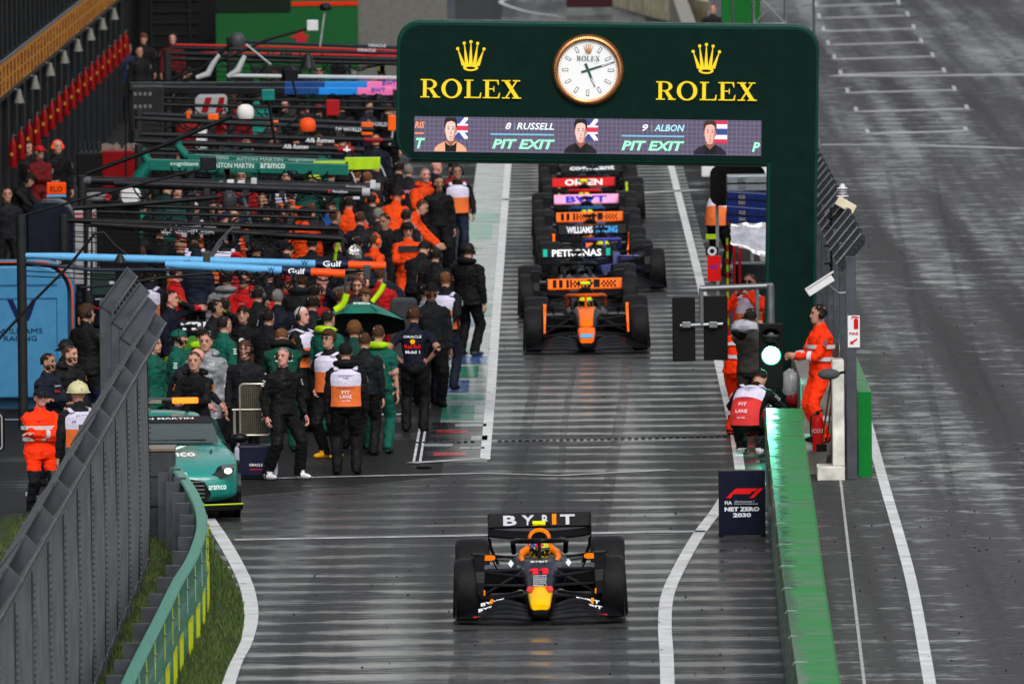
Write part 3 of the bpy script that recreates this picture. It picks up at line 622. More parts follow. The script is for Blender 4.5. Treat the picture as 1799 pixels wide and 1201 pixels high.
def headmesh(style):
    if style in HM_: return HM_[style]
    if style == 'short': mb = partial((0, .012, .022), (.085, .103, .108), lambda q: (q.z > .30 and q.y > -.9 and not (q.y < -.55 and q.z < .62)) or (q.y > .05 and q.z > -.45) )
    elif style == 'crop': mb = partial((0, .012, .022), (.0845, .101, .110), lambda q: (q.z > .36 and not (q.y < -.55 and q.z < .66)) or (q.y > .1 and q.z > -.40))
    elif style == 'full':
        mb = partial((0, .010, .030), (.098, .115, .118), lambda q: (q.z > .28 and q.y > -.95) or (q.y > -.15 and q.z > -.55)); mb.ell((.02, -.085, .085), (.06, .03, .03), 10, 6)
    elif style == 'afro': mb = partial((0, .02, .04), (.115, .125, .125), lambda q: (q.z > .2) or (q.y > -.1 and q.z > -.5))
    elif style == 'long':
        mb = partial((0, .012, .022), (.092, .108, .11), lambda q: (q.z > .30 and q.y > -.9) or (q.y > -.1))
        mb.loft([[V((r*math.cos(a)*1.0, .055+r*.5*math.sin(a), z)) for a in [2*PI*i/14 for i in range(14)]] for z, r in [(.05, .09), (-.08, .102), (-.16, .105), (-.24, .09), (-.30, .05)]])
    elif style in ('beard',): mb = partial((0, -.004, -.045), (.069, .094, .080), lambda q: q.z < .12 and q.y < .1 and not (q.z > -.25 and q.y < -.93), 20, 14)
    elif style == 'cap':
        mb = partial((0, .012, .035), (.092, .108, .10), lambda q: q.z > -.02)
        mb.loft([[V((x, y, .042+.02*(1-(x/.085)**2)+dz)) for x in [-.085+.017*i for i in range(11)]]+[V((x, y, .036+.02*(1-(x/.085)**2)+dz)) for x in [.085-.017*i for i in range(11)]] for y, dz in [(-.075, 0), (-.125, -.006), (-.165, -.016)]])
    elif style == 'capback':
        mb = partial((0, .012, .030), (.094, .110, .10), lambda q: q.z > -.05)
        mb.loft([[V((x, y, z_)) for x in (-.07, 0, .07)]+[V((x, y, z_-.008)) for x in (.07, 0, -.07)] for y, z_ in [(.10, .01), (.15, -.02)]])
    elif style == 'hood': mb = partial((0, .03, .005), (.105, .115, .14), lambda q: q.y > -.35 or q.z > .62)
    elif style == 'hoodown':
        mb = MB(); mb.tube([(-.10, -.03, -.16), (-.125, .06, -.15), (-.08, .12, -.145), (0, .145, -.14), (.08, .12, -.145), (.125, .06, -.15), (.10, -.03, -.16)], [.02, .04, .05, .055, .05, .04, .02], 10)
    elif style == 'headset':
        mb = MB(); mb.tube([(.098*math.cos(R(a)), .005, .005+.125*math.sin(R(a))) for a in range(0, 181, 15)], .008, 6)
        for sx in (-1, 1): mb.ell((sx*.092, .005, -.01), (.025, .036, .042), 12, 8)
        mb.tube([(-.095, -.01, -.03), (-.085, -.08, -.065), (-.045, -.112, -.062)], .004, 5)
    elif style == 'muffs':
        mb = MB()
        for sx in (-1, 1): mb.ell((sx*.096, .008, -.01), (.03, .042, .05), 12, 8)
        mb.tube([(.10*math.cos(R(a)), .005+.0*a, .0+.13*math.sin(R(a))) for a in range(0, 181, 15)], .010, 6)
    elif style == 'glasses':
        mb = MB()
        for sx in (-1, 1):
            mb.tube([(sx*.033+.021*math.cos(R(a)), -.100, .010+.016*math.sin(R(a))) for a in range(0, 361, 30)], .0032, 5); mb.tube([(sx*.054, -.100, .014), (sx*.078, -.05, .014), (sx*.082, .01, .008)], .003, 5)
        mb.tube([(-.012, -.101, .012), (.012, -.101, .012)], .003, 5)
    elif style == 'shades':
        mb = MB()
        for sx in (-1, 1): mb.box((sx*.034, -.099, .010), (.052, .008, .032)); mb.tube([(sx*.058, -.098, .014), (sx*.08, 0, .010)], .004, 5)
    elif style == 'helmet':
        mb = partial((0, .01, .03), (.125, .145, .135), lambda q: q.z > -.05); mb.loft([[V((r1*.86*math.cos(a), .01+r1*math.sin(a), z)) for a in [2*PI*i/24 for i in range(24)]] for r1, z in [(.150, .028), (.165, .02), (.165, .012), (.145, .018)]], cap=False)
        mb.tube([(0, -.13, .04), (0, -.09, .13), (0, .01, .172), (0, .1, .135), (0, .15, .05)], .012, 6)
    bm = mk('x', mb, DARK, smooth=2, recalc=(style in ('x',))); me = bm.data; bpy.data.objects.remove(bm)
    HM_[style] = me; return me
def put(name, me, mat, parent, mw=None):
    o = bpy.data.objects.new(name, me); link(o, parent)
    if mw is not None: o.matrix_local = mw
    if mat is not None:
        o.material_slots[0].link = 'OBJECT'; o.material_slots[0].material = mat
    return o
VESTM = [M('vest_lilac', (.55, .52, .66), .6, bump=.5, bscale=12), M('vest_orange', (.62, .13, .03), .6, bump=.5, bscale=12), M('vest_red', (.55, .03, .03), .6, bump=.5, bscale=12), M('vest_print', (.02, .02, .08), .6, vary=0), M('vest_light_print', (.7, .65, .7), .6, vary=0)]
def vest(root, fr, k, txt=True, low=1, lines=None):
    X = V((1, 0, 0)); prof = [(-.02, .195, .150), (.08, .190, .145), (.16, .186, .146), (.26, .190, .150), (.34, .196, .154), (.42, .19, .150), (.485, .13, .112)]
    mb = MB()
    for sgn in (-1, 1):
        rings = []
        for z, rx, ry in prof:
            p, f, u = fr(z); kk = k*1.02; wa = R(62 if z < .44 else 55)
            rings.append([p+X*rx*kk*math.sin(a)+f*sgn*ry*kk*math.cos(a)+f*sgn*0 for a in [wa*(i/6-1) for i in range(13)]])
        for i in range(len(rings)-1):
            mi = 0 if prof[i][0] > .2 else low
            o = len(mb.v); mb.v += rings[i]+rings[i+1]
            for j in range(12): mb.f.append((o+j, o+j+1, o+13+j+1, o+13+j)); mb.m.append(mi)
    for sx in (-1, 1):
        a, f, u = fr(.48); b, f2, u2 = fr(.52)
        mb.tube([a+X*sx*.12-f*.11*k, b+X*sx*.12, a+X*sx*.12+f*.11*k], [.035, .03, .035], 6, 0, flatt=.5)
    vo = mk('vest', mb, VESTM, root, smooth=2, recalc=False)
    if txt:
        for sgn in (-1, 1):
            for s, z, h, w, mi in lines or [('SCRUTINEER F1', .40, .022, .20, 3), ('TYRE', .365, .022, .07, 3), ('F1', .30, .03, .07, 4), ('NETHERLANDS', .235, .026, .23, 3), ('PIT', .175, .045, .10, 4), ('LANE', .115, .045, .15, 4), ('ALL-TIME', .06, .022, .10, 4)]:
                p, f, u = fr(z); text(s, h, p+f*sgn*.162*k, X*(-1 if sgn > 0 else 1), u, VESTM[mi], vo, 'print', w, bold=.01)
    return vo
PG = 'crew and marshals along the pit lane'
def person(px, py, face, pose, top, legs, label, hair='short', hc='dk', h=1.78, skin=0, hy=0, pit=0, ex_=(), coat=1, short=False, shoe=None, glove=None, pos=None, z0=0, accent=None, back=None, chest=None, mark=None):
    me, HM, fr, wr, k = body(pose, hy, pit, short, coat)
    if not mark and not back and not chest and isinstance(top, str) and rnd.random() < .55: mark = rnd.choice(['#8a8e96', '#a8aab0', '#6a6e76', '#a06028'])
    if not any(e[:4] in ('head', 'muff', 'hood') for e in ex_) and hair not in ('hood', 'helmet', 'long') and rnd.random() < .22: ex_ = tuple(ex_)+('headset',)
    topz = HM.translation.z+.12; sc_ = h/1.78
    if len(label.split()) > 16: print('LONG', label)
    if pos is None: p = W(px, py, topz*sc_+z0); p.z = z0
    else: p = V(pos)
    root = tag(bpy.data.objects.new('person', me), label, 'person', PG); link(root); root.location = p; root.rotation_euler = (0, 0, R(face)); root.scale = (sc_*(1.06+rnd.uniform(-.02, .07)), sc_*1.06, sc_)
    sk = SKIN[skin]; tm = cloth(top) if isinstance(top, str) else top; lm = cloth(legs) if isinstance(legs, str) else legs
    for i, m in enumerate([sk, tm, lm, shoe or SHOE, DARK, glove or sk, LIP]): root.material_slots[i].link = 'OBJECT'; root.material_slots[i].material = m
    if hair and hair != 'bald':
        if hair in ('cap', 'capback', 'helmet', 'hood'): put({'capback': 'cap'}.get(hair, hair), headmesh(hair), M('headwear_'+hc, hc if hc[0] == '#' else '#15151a', .6, bump=.3), root, HM)
        else: put('hair', headmesh(hair), HAIR[hc], root, HM)
        if hair in ('cap', 'capback'): put('hair', headmesh('crop'), HAIR['dk'], root, HM)
    for e in ex_:
        if e == 'beard': put('beard', headmesh('beard'), HAIR['dk' if hc[0] == '#' else hc], root, HM)
        elif e == 'headset': put('headset', headmesh('headset'), M('headset_black', '#121214', .35), root, HM)
        elif e.startswith('muffs'): put('headset', headmesh('muffs'), M('muffs'+e[5:], e[5:] or '#18181c', .4), root, HM)
        elif e == 'glasses': put('glasses', headmesh('glasses'), M('glasses_black', '#101010', .3), root, HM)
        elif e == 'shades': put('glasses', headmesh('shades'), M('shades_black', '#080808', .15), root, HM)
        elif e.startswith('hood'): put('hood', headmesh('hoodown'), cloth('#'+e.split('#')[1]) if '#' in e else tm, root, HM)
        elif e.startswith('vest'): vest(root, fr, k, low={'r': 2, 'o': 1}.get(e[4:5], 1), txt=e[-1] != '-')
        elif e == 'hivis':
            rf = M('reflective_tape', '#b9bcc0', .3, vary=.2); X = V((1, 0, 0))
            for z in (.14, .30):
                p_, f, u = fr(z); rg = []
                for dz in (-.025, .025): rg.append([p_+u*dz+X*.205*k*math.cos(a)*(.93 if z < .2 else 1.02)+f*.152*k*math.sin(a)*(.95 if z < .2 else 1.04) for a in [2*PI*i/24 for i in range(24)]])
                mk('reflective_band', MB().loft(rg, cap=False), rf, root, smooth=2)
            for el, w_, sx in wr:
                d = (w_-el); c = el.lerp(w_, .35); mk('reflective_band', MB().tube([c-d.normalized()*.025, c+d.normalized()*.025], .072, 12), rf, root, smooth=True)
            for sx in (-1, 1): mk('reflective_band', MB().tube([(sx*.118, 0, .30), (sx*.118, 0, .35)], .085, 12), rf, root, smooth=True)
    for bk, sgn in ((back, 1), (chest, -1)):
        for s, z, hh, w, col in bk or []:
            p_, f, u = fr(z); text(s, hh, p_+f*sgn*(.133*k+.012), V((1, 0, 0))*(-sgn), u, flat(col), root, 'print', w, bold=.015)
    if mark:
        X = V((1, 0, 0)); mb = MB()
        for el, w_, sx in wr:
            sp, sf, su = fr(.435); sh_ = sp+X*sx*.175; d = (el-sh_).normalized(); ps = V((sx, 0, 0)); ps = (ps-d*ps.dot(d)).normalized(); q_ = d.cross(ps)
            for t, w2, h2 in ((.25, .05, .014), (.36, .042, .014), (.47, .05, .016)): mb.box(sh_.lerp(el, t)+ps*.073*k, (.010, w2, h2), 0, Matrix((ps, q_, d)).transposed())
        mk('sleeve_print', mb, flat(mark), root)
    return root
# ---------------------------------------------------------------- racing cars
TYRE = M('tyre_rubber', (.010, .010, .011), .5, bump=.25, bscale=40, vary=.3, vscale=5); CARB = M('carbon', (.006, .006, .007), .5, coat=.05, vary=.15)
SUSP = M('suspension_carbon', '#1a1a1d', .4); RIM = M('rim_dark', '#1b1c20', .35, metal=.6); RIML = M('rim_ring', '#8a8c90', .4, metal=.8)
def f1(px, py, colors, label, wing_text, yaw=0, X=None, number=None, nose2=None, tcam='#101012', bank=.012, halo='#101014', air=None, wingc='#0b0b0e', textc='#e8e8ec', det=False, helmet='#c8d030', sp=None, fair=None, top=None):
    """px,py = front axle centre on the ground (photo pixels)"""
    body_, nosec = paint(colors[0]), paint(colors[1]); p = W(px, py)
    r = thing('racing_car', label, 'racing car', (p.x, p.y, 0), 0, 'racing cars in the pit lane'); r.rotation_euler = (0, bank*-1, R(yaw))
    airm = paint(air or colors[1]); wm = paint(wingc); hm = paint(halo)
    def ringp(x, y, z, rx, rz, pw=.7, n=16): return [V((x+rx*math.copysign(abs(math.cos(a))**pw, math.cos(a)), y, z+rz*math.copysign(abs(math.sin(a))**pw, math.sin(a)))) for a in [2*PI*i/n for i in range(n)]]
    # y: negative = ahead of the front axle (towards the camera)
    mk('nose', MB().loft([ringp(0, y, z, rx, rz) for y, z, rx, rz in [(-1.16, .215, .095, .035), (-1.12, .22, .115, .055), (-.95, .255, .125, .065), (-.55, .335, .145, .085)]]), nosec, r, smooth=True)
    mk('nose_tip', MB().loft([ringp(0, y, z, rx, rz) for y, z, rx, rz in [(-1.20, .155, .085, .025), (-1.12, .165, .11, .035), (-.9, .19, .11, .035)]]), CARB, r, smooth=True)
    mk('chassis', MB().loft([ringp(0, y, z, rx, rz) for y, z, rx, rz in [(-.55, .335, .1455, .0855), (-.15, .42, .17, .115), (.35, .485, .21, .15), (.75, .50, .27, .165), (1.05, .46, .30, .17)]]), paint(nose2 or colors[0]), r, smooth=True)
    if top:
        rw1 = [[V((x*hw, y, z)) for x in (-1, -.4, .4, 1)] for y, z, hw in [(-.56, .424, .10), (-.15, .537, .11), (.35, .637, .13), (.78, .668, .15)]]
        o_ = mk('top_stripe', MB().loft(rw1, close=False, cap=False), paint(top), r, smooth=2); so = o_.modifiers.new('s', 'SOLIDIFY'); so.thickness = .008; so.offset = 1
        mk('nose_band', MB().loft([[V((x*.100, y, z)) for x in (-1, 0, 1)] for y, z in [(-1.15, .272), (-1.0, .326)]], close=False, cap=False), paint('#5a9cc8'), r)
    # cockpit surround and headrest
    ck = MB(); ck.loft([ringp(0, y, z, rx, rz) for y, z, rx, rz in [(1.0, .42, .31, .17), (1.5, .42, .35, .20), (2.0, .42, .38, .22), (2.6, .40, .34, .24), (3.4, .34, .2, .18), (4.1, .30, .11, .10)]])
    mk('engine_cover', ck, body_, r, smooth=True)
    hr = MB(); 
    for sx in (-1, 1): hr.tube([(sx*.19, .98, .60), (sx*.215, 1.2, .63), (sx*.20, 1.5, .67), (sx*.12, 1.72, .70)], [.02, .034, .05, .055], 10)
    mk('headrest', hr, airm if det else CARB, r, smooth=True)
    mk('airbox', MB().loft([ringp(0, y, z, rx, rz, .85) for y, z, rx, rz in [(1.62, .80, .125, .135), (1.66, .80, .14, .15), (1.9, .78, .13, .16), (2.5, .70, .09, .18), (3.4, .55, .05, .16), (4.2, .45, .03, .1)]]), airm, r, smooth=True)
    mk('air_intake', MB().loft([ringp(0, 1.612, .80, .102, .112, .9), ringp(0, 1.60, .80, .100, .110, .9)]), M('intake_black', '#020202', .9, vary=0), r)
    tc = MB().tube([(0, 1.75, .92), (0, 1.75, .985)], .02, 6, 1).tube([(-.075, 1.75, 1.0), (.075, 1.75, 1.0)], .028, 8, 0).tube([(-.125, 1.75, 1.0), (-.07, 1.75, 1.0)], .022, 8, 1).tube([(.125, 1.75, 1.0), (.07, 1.75, 1.0)], .022, 8, 1)
    mk('onboard_camera', tc, [flat(tcam), CARB], r)
    for sx in (-1, 1):
        mb = MB(); mb.loft([[V((sx*(cx+w_*math.copysign(abs(math.cos(a))**.6, math.cos(a))), y, z+hh*math.copysign(abs(math.sin(a))**.6, math.sin(a)))) for a in [2*PI*i/14 for i in range(14)]] for y, cx, w_, z, hh in [(1.15, .50, .23, .42, .10), (1.22, .50, .25, .40, .13), (1.8, .50, .26, .36, .17), (2.6, .44, .22, .30, .16), (3.5, .28, .12, .24, .12)]])
        mk('sidepod', mb, paint(sp or colors[0]), r, smooth=True)
        mk('sidepod_intake', MB().bb(sx*.51-.20, sx*.51+.20, 1.12, 1.155, .36, .49), M('intake_black', '#020202', .9, vary=0), r)
    mb = MB().bb(-.78, .78, .95, 3.9, .05, .075)
    for sx in (-1, 1):
        mb.add([(sx*.30, .62, .07), (sx*.74, .98, .07), (sx*.78, 1.6, .07), (sx*.30, .62, .24), (sx*.70, .98, .20), (sx*.78, 1.6, .10)], [(0, 1, 4, 3), (1, 2, 5, 4)])
    mb.bb(-.15, .15, -.4, 1, .04, .06)
    mk('floor', mb, CARB, r)
    # halo
    mb = MB(); arcp = []
    for i in range(-9, 10):
        t = i/9; a = t*R(100); arcp.append(V((.315*math.sin(a)*(1.0), .98+.62*(1-math.cos(a))*.9, .845-.02*abs(t)-.09*max(0, abs(t)-.6))))
    mb.tube(arcp, .030, 8); mb.tube([(0, .985, .845), (0, .93, .78), (0, .80, .62)], [.03, .017, .03], 8, flatt=1.4)
    for sx in (-1, 1): mb.tube([arcp[0 if sx < 0 else -1], (sx*.30, 1.75, .66)], .03, 8)
    mk('halo', mb, hm, r, smooth=True)
    # mirrors
    for sx in (-1, 1):
        mo = mk('mirror', MB().loft([ringp(sx*.60, y, .655, .085, .032) for y in (1.02, 1.07)]), airm if det else CARB, r, smooth=True)
        mk('mirror_stalk', MB().tube([(sx*.55, 1.06, .63), (sx*.5, 1.15, .52)], .010, 5).tube([(sx*.63, 1.05, .65), (sx*.33, 1.1, .60)], .007, 5).loft([ringp(sx*.60, y, .655, .10, .042) for y in (1.045, 1.10)]), CARB, mo)
    # wheels
    for sx in (-1, 1):
        for y0, w_, rr in ((0, .305, .36), (3.6, .405, .36)):
            xc_ = sx*(1.0-w_/2); wh = bpy.data.objects.new('wheel', None); link(wh, r); wh.location = (xc_, y0, rr)
            if y0 == 0: wh.rotation_euler = (0, sx*-.045, R(-yaw*.5))
            pr = [(.23, -w_/2+.02), (.30, -w_/2), (.335, -w_/2+.012), (.353, -w_/2+.045), (.36, -w_/2+.09), (.36, w_/2-.09), (.353, w_/2-.045), (.335, w_/2-.012), (.30, w_/2), (.23, w_/2-.02)]
            mk('tyre', MB().lathe(pr, axis='X', n=40), TYRE, wh, smooth=True)
            mk('rim', MB().lathe([(.05, sx*(w_/2-.03)), (.232, sx*(w_/2-.045)), (.232, sx*(w_/2-.08)), (.232, -sx*(w_/2-.05))], axis='X', n=28), RIM, wh, smooth=True)
            mk('wheel_ring', MB().lathe([(.205, sx*(w_/2-.022)), (.226, sx*(w_/2-.012)), (.226, sx*(w_/2-.03)), (.205, sx*(w_/2-.032))], axis='X', n=28), RIML, wh)
            if y0 == 0:
                mb = MB().prism([(.30*math.cos(R(a)), .30*math.sin(R(a))) for a in range(0, 360, 20)], (-sx*(w_/2+.01)-.01*(sx < 0), 0, 0), (0, 1, 0), (0, 0, 1), .03)
                mk('brake_duct', mb, CARB, wh)
                pts = [V((-sx*(w_/2+.03)-sx*.0, -.36*math.cos(R(a))*1.06, .40*math.sin(R(a))*1.03)) for a in (-5, 15, 35, 55, 75, 95, 110)]
                mb = MB()
                for i in range(len(pts)-1):
                    a, b = pts[i], pts[i+1]; wk = .24 if fair else 1; wd1, wd2 = (.05+.10*(i/6))*wk, (.05+.10*((i+1)/6))*wk; dx = V((sx, 0, 0))
                    mb.add([a-dx*.02, a+dx*wd1, b+dx*wd2, b-dx*.02], [(0, 1, 2, 3)])
                wl = mk('wheel_winglet', mb, paint(fair) if fair else CARB, wh); so = wl.modifiers.new('s', 'SOLIDIFY'); so.thickness = .014
    # suspension
    for sx in (-1, 1):
        mb = MB(); mb2 = MB()
        for a, b in [((.17, -.42, .52), (.72, -.02, .56)), ((.21, .30, .56), (.72, .06, .56)), ((.15, -.35, .30), (.72, -.03, .24)), ((.20, .30, .30), (.72, .05, .24)), ((.17, -.12, .40), (.72, -.14, .42)), ((.20, .06, .55), (.70, .02, .27))]:
            mb.tube([(a[0]*sx, a[1], a[2]), (b[0]*sx, b[1], b[2])], .017, 6, flatt=.55, up=(0, 1, .01))
        for a, b in [((.14, 3.1, .50), (.60, 3.58, .52)), ((.12, 3.8, .48), (.60, 3.62, .50)), ((.14, 3.1, .26), (.60, 3.58, .22)), ((.1, 3.9, .25), (.6, 3.64, .22))]:
            mb2.tube([(a[0]*sx, a[1], a[2]), (b[0]*sx, b[1], b[2])], .017, 6)
        mk('front_suspension', mb, SUSP, r); mk('rear_suspension', mb2, SUSP, r)
    # front wing: four swept, drooping elements
    fw = bpy.data.objects.new('front_wing', None); link(fw, r)
    def fwp(t, k_, c):   # t span 0..1, k_ element, c chord 0..1
        x = .10+.86*t; hh = (.17*math.exp(-((t-.32)/.42)**2)+.02) if t > .32 else (.17-.07*((.32-t)/.32)+.02)
        y = -1.22+.30*t*t+k_*.125*(1-.15*t)+c*.13; kk = (k_+c)/4; z = .085+.02*math.sin(t*PI)+hh*kk**1.15
        return x, y, z
    for k_ in range(4):
        for sx in (-1, 1):
            mb = MB(); n = 14; rows = []
            for i in range(n+1):
                t = i/n; t2 = t if k_ == 0 else .04+.94*t
                row = []
                for c in (0, .5, 1): x, y, z = fwp(t2, k_, c*.92); row.append(V((sx*x, y, z+(.008 if c == .5 else 0))))
                for c in (1, .5, 0): x, y, z = fwp(t2, k_, c*.92); row.append(V((sx*x, y, z-.012)))
                rows.append(row)
            mb.loft(rows); mk('wing_element', mb, M('paint_wing', '#0b0b0f', .3), fw, smooth=True)
    for sx in (-1, 1): mk('wing_endplate', MB().add([V((sx*(.965+dx), y, z)) for dx in (0, .012) for y, z in [(-.95, .05), (-.42, .05), (-.40, .26), (-.55, .28), (-.92, .12)]], [(0, 1, 2, 3, 4), (9, 8, 7, 6, 5), (0, 5, 6, 1), (1, 6, 7, 2), (2, 7, 8, 3), (3, 8, 9, 4), (4, 9, 5, 0)]), CARB, fw)
    # rear wing
    rw = bpy.data.objects.new('rear_wing', None); link(rw, r); hw = .60
    def rwp(t, y, z0_, dip): return V((hw*t, y, z0_-dip*(1-abs(t)**2.4)*0-dip*(1-abs(t))**.0*0-dip*math.cos(t*PI/2)**.8 if abs(t) < 1 else z0_))
    for nm, y0, y1, za, zb, dip, mt in [('main_plane', 4.30, 4.43, .71, .785, .045, CARB), ('flap', 4.41, 4.50, .80, .955, .0, wm)]:
        mb = MB(); rows = []
        for i in range(17):
            t = -1+i/8; rows.append([rwp(t, y0, za, dip), rwp(t, y1, zb, dip), rwp(t, y1+.014, zb-.004, dip), rwp(t, y0+.012, za-.022, dip)])
        mb.loft(rows); mk(nm, mb, mt, rw, smooth=True)
    for sx in (-1, 1):
        rg = []
        poly = [(4.20, .68), (4.20, .80), (4.25, .90), (4.34, .955), (4.60, .955), (4.62, .74), (4.52, .60), (4.34, .60)]
        mk('rear_endplate', MB().prism(poly, (sx*(hw+.014 if sx > 0 else hw), 0, 0), (0, 1, 0), (0, 0, 1), .014), CARB, rw, bevel=.004)
        mk('wing_support', MB().tube([(sx*.60, 4.35, .66), (sx*.585, 4.38, .56), (sx*.50, 4.45, .35), (sx*.47, 4.5, .18)], [.022, .02, .018, .018], 6), CARB, rw)
    mk('wing_pylon', MB().tube([(0, 4.2, .70), (0, 4.1, .45)], .018, 6).bb(-.45, .45, 4.3, 4.5, .20, .23), CARB, r)
    if wing_text:
        for seg in wing_text:
            s, xa, xb, col = seg[:4]; d = V((0, .09, .155)).normalized()
            if s == '#':
                b_ = MB().prism([(xa, -.055), (xb, -.055), (xb, .085), (xa, .085)], V((0, 4.437, .865)), (1, 0, 0), d, .003); mk('wing_stripe', b_, flat(col), rw)
            elif s == 'chk':
                b_ = MB(); n = 8
                for i in range(n):
                    for j in range(3):
                        if (i+j) % 2: b_.prism([(xa+(xb-xa)*i/n, -.05+j*.04), (xa+(xb-xa)*(i+1)/n, -.05+j*.04), (xa+(xb-xa)*(i+1)/n, -.01+j*.04), (xa+(xb-xa)*i/n, -.01+j*.04)], V((0, 4.437, .862)), (1, 0, 0), d, .003)
                mk('wing_pattern', b_, flat(col), rw)
            else: text(s, .135, V(((xa+xb)/2, 4.437, .872)), (1, 0, 0), d, flat(col), rw, 'lettering', xb-xa, bold=.03, ext=.004)
    # driver
    dr = tag(mk('person', MB().loft([ringp(0, 1.42+.03*i, z, rx, ry_, 1) for i, (z, rx, ry_) in enumerate([(.45, .22, .12), (.46, .18, .13), (.50, .1, .12)])]), cloth(colors[0] if det else '#1a1c24'), smooth=True), 'helmeted driver in the cockpit of the '+' '.join(label.split(',')[0].split()[:9]), 'person', 'drivers in the cars')
    dr.location = p; dr.rotation_euler = r.rotation_euler
    hb = MB().ell((0, 1.32, .70), (.125, .15, .135), 18, 12)
    ho = mk('helmet', hb, paint(helmet), dr, smooth=True)
    vz = partial((0, 1.32, .70), (.129, .155, .139), lambda q: q.y < -.35 and -.30 < q.z < .28, 30, 18); mk('visor', vz, M('visor', '#060608', .08, coat=1, vary=0), ho, smooth=2, recalc=False)
    if det:
        mk('helmet_stripe', partial((0, 1.32, .70), (.1275, .153, .138), lambda q: q.z > .35 and abs(q.x) < .35, 30, 18), paint('#c02040'), ho, smooth=2, recalc=False)
        mk('helmet_stripe', partial((0, 1.32, .70), (.1272, .1525, .1375), lambda q: q.z > .30 and q.x < -.35, 30, 18), paint('#2848a0'), ho, smooth=2, recalc=False)
    if number:
        s, col, y, sz, wd_ = number; d = V((0, .30, .075)).normalized() if y < -.3 else V((0, .45, .09)).normalized()
        zt = {True: lambda y: .335+.0855+(y+.55)*.225, False: lambda y: 0}[True](y)
        if s == '11':
            for cx_ in (-.062, .052):
                mk('car_number', MB().prism([(cx_-.02, -.11), (cx_+.045, -.11), (cx_+.045, .11), (cx_-.02, .11), (cx_-.055, .06), (cx_-.055, .02), (cx_-.02, .045)], (0, y, zt+.03), (1, 0, 0), (0, math.cos(.24), math.sin(.24)), .006), flat(col), r)
        else: text(s, sz, (0, y, zt+.022), (1, 0, 0), (0, math.cos(.24), math.sin(.24)), flat(col), r, 'car_number', wd_, bold=.03)
    return r
# the leading car
rb = f1(950, 1087, ('#0a0d22', '#f2b200'), 'dark navy racing car alone at the pit exit, yellow nose and red number 11', [('B', -.43, -.27, '#b4b4bc'), ('Y', -.21, -.06, '#b4b4bc'), ('#', .15, .20, '#e07800'), ('B', .03, .10, '#b4b4bc'), ('T', .245, .42, '#b4b4bc')],
        air='#f07800', det=True, tcam='#c8e010', number=('11', '#e01525', -.06, .21, .22), halo='#0e0e12')
for s, y, w, hh in [('BYBIT', .34, .20, .05), ('CASH APP', -.22, .16, .028), ('ORACLE', -.30, .16, .03), ('zoom', -.38, .15, .03), ('HONDA', -.46, .15, .03), ('RAUCH', -.53, .14, .025), ('Mobil 1', -.60, .15, .03)]:
    text(s, hh*1.4, (0, y, .4205+(y+.55)*.225+.024), (1, 0, 0), (0, math.cos(.24), math.sin(.24)), flat('#dfe0e6'), rb, 'sponsor_lettering', w, bold=.02)
for sx in (-1, 1):
    mk('nose_flash', MB().add([(sx*.06, -.62, .424), (sx*.14, -.50, .415), (sx*.155, -.66, .375), (sx*.10, -.78, .365)], [(0, 1, 2, 3)]), paint('#e02818'), rb)
    mk('roundel', MB().prism([(.035, 0), (0, .045), (-.035, 0), (0, -.045)], (sx*.335, .995, .585), (1, 0, 0), (0, .2, 1), .008), flat('#d8dae4'), rb)
    text('BYBIT', .055, (sx*.55, -.66, .252), (1, 0, -.20*sx), (0, .8, .6), flat('#e4e4ea'), rb, 'sponsor_lettering', .27, bold=.03)
    text('BYBIT', .055, (sx*.58, -.80, .198), (1, 0, -.22*sx), (0, .8, .6), flat('#e4e4ea'), rb, 'sponsor_lettering', .27, bold=.03)
    mk('wing_stripe', MB().prism([(-.012, -.10), (.02, -.10), (.04, .08), (.008, .08)], (sx*.58, -.72, .235), (1, 0, -.2*sx), (0, .8, .6), .004), flat('#f08000'), rb)
    mk('wing_stripe', MB().prism([(-.22, -.012), (.22, -.012), (.22, .012), (-.22, .012)], (sx*.55, -1.02, .118), (1, 0, -.06*sx), (0, .5, .8), .004), flat('#c01828'), rb)
    mk('winglet_tab', MB().bb(sx*.64-.008, sx*.64+.008, -.5, -.47, .32, .38), flat('#f08000'), rb)
mk('nose_vent', MB().prism([(-.045, -.008), (.045, -.008), (.045, .008), (-.045, .008)], (0, -1.06, .285), (1, 0, 0), (0, .9, .3), .004), flat('#201008'), rb)
MC = ('#14161a', '#f56a10')
mcl = [('#', -.52, -.46, '#0c0c10'), ('#', -.24, -.21, '#0c0c10'), ('#', .04, .10, '#0c0c10'), ('chk', -.20, .02, '#0c0c10'), ('#', -.42, -.36, '#0c0c10'), ('#', -.30, -.26, '#0c0c10'), ('#', .14, .24, '#0c0c10'), ('chk', .26, .50, '#0c0c10')]
f1(1031, 617, MC, 'orange and black racing car heading the queue, light blue band on its nose', mcl, wingc='#f56a10', tcam='#c8e010', nose2='#101114', top='#f56a10', number=('4', '#181410', -.12, .15, .1), fair='#f56a10', halo='#c04c08', air='#101012', sp='#101114')
f1(1016, 556, ('#101216', '#0e1014'), 'black racing car right behind the orange leader, PETRONAS on its rear wing', [('PETRONAS', -.42, .42, '#e8ecee'), ('#', -.57, -.50, '#10a898'), ('#', .50, .57, '#10a898')], halo='#16181c', helmet='#202428', sp='#103a40')
f1(1068, 510, ('#262a66', '#1c2050'), 'navy and violet racing car offset to the right, WILLIAMS RACING on its rear wing', [('WILLIAMS', -.46, .0, '#d8dce4'), ('RACING', .06, .44, '#3a9ae0')], yaw=3, halo='#3c4090', air='#180c10', sp='#4a4aa0')
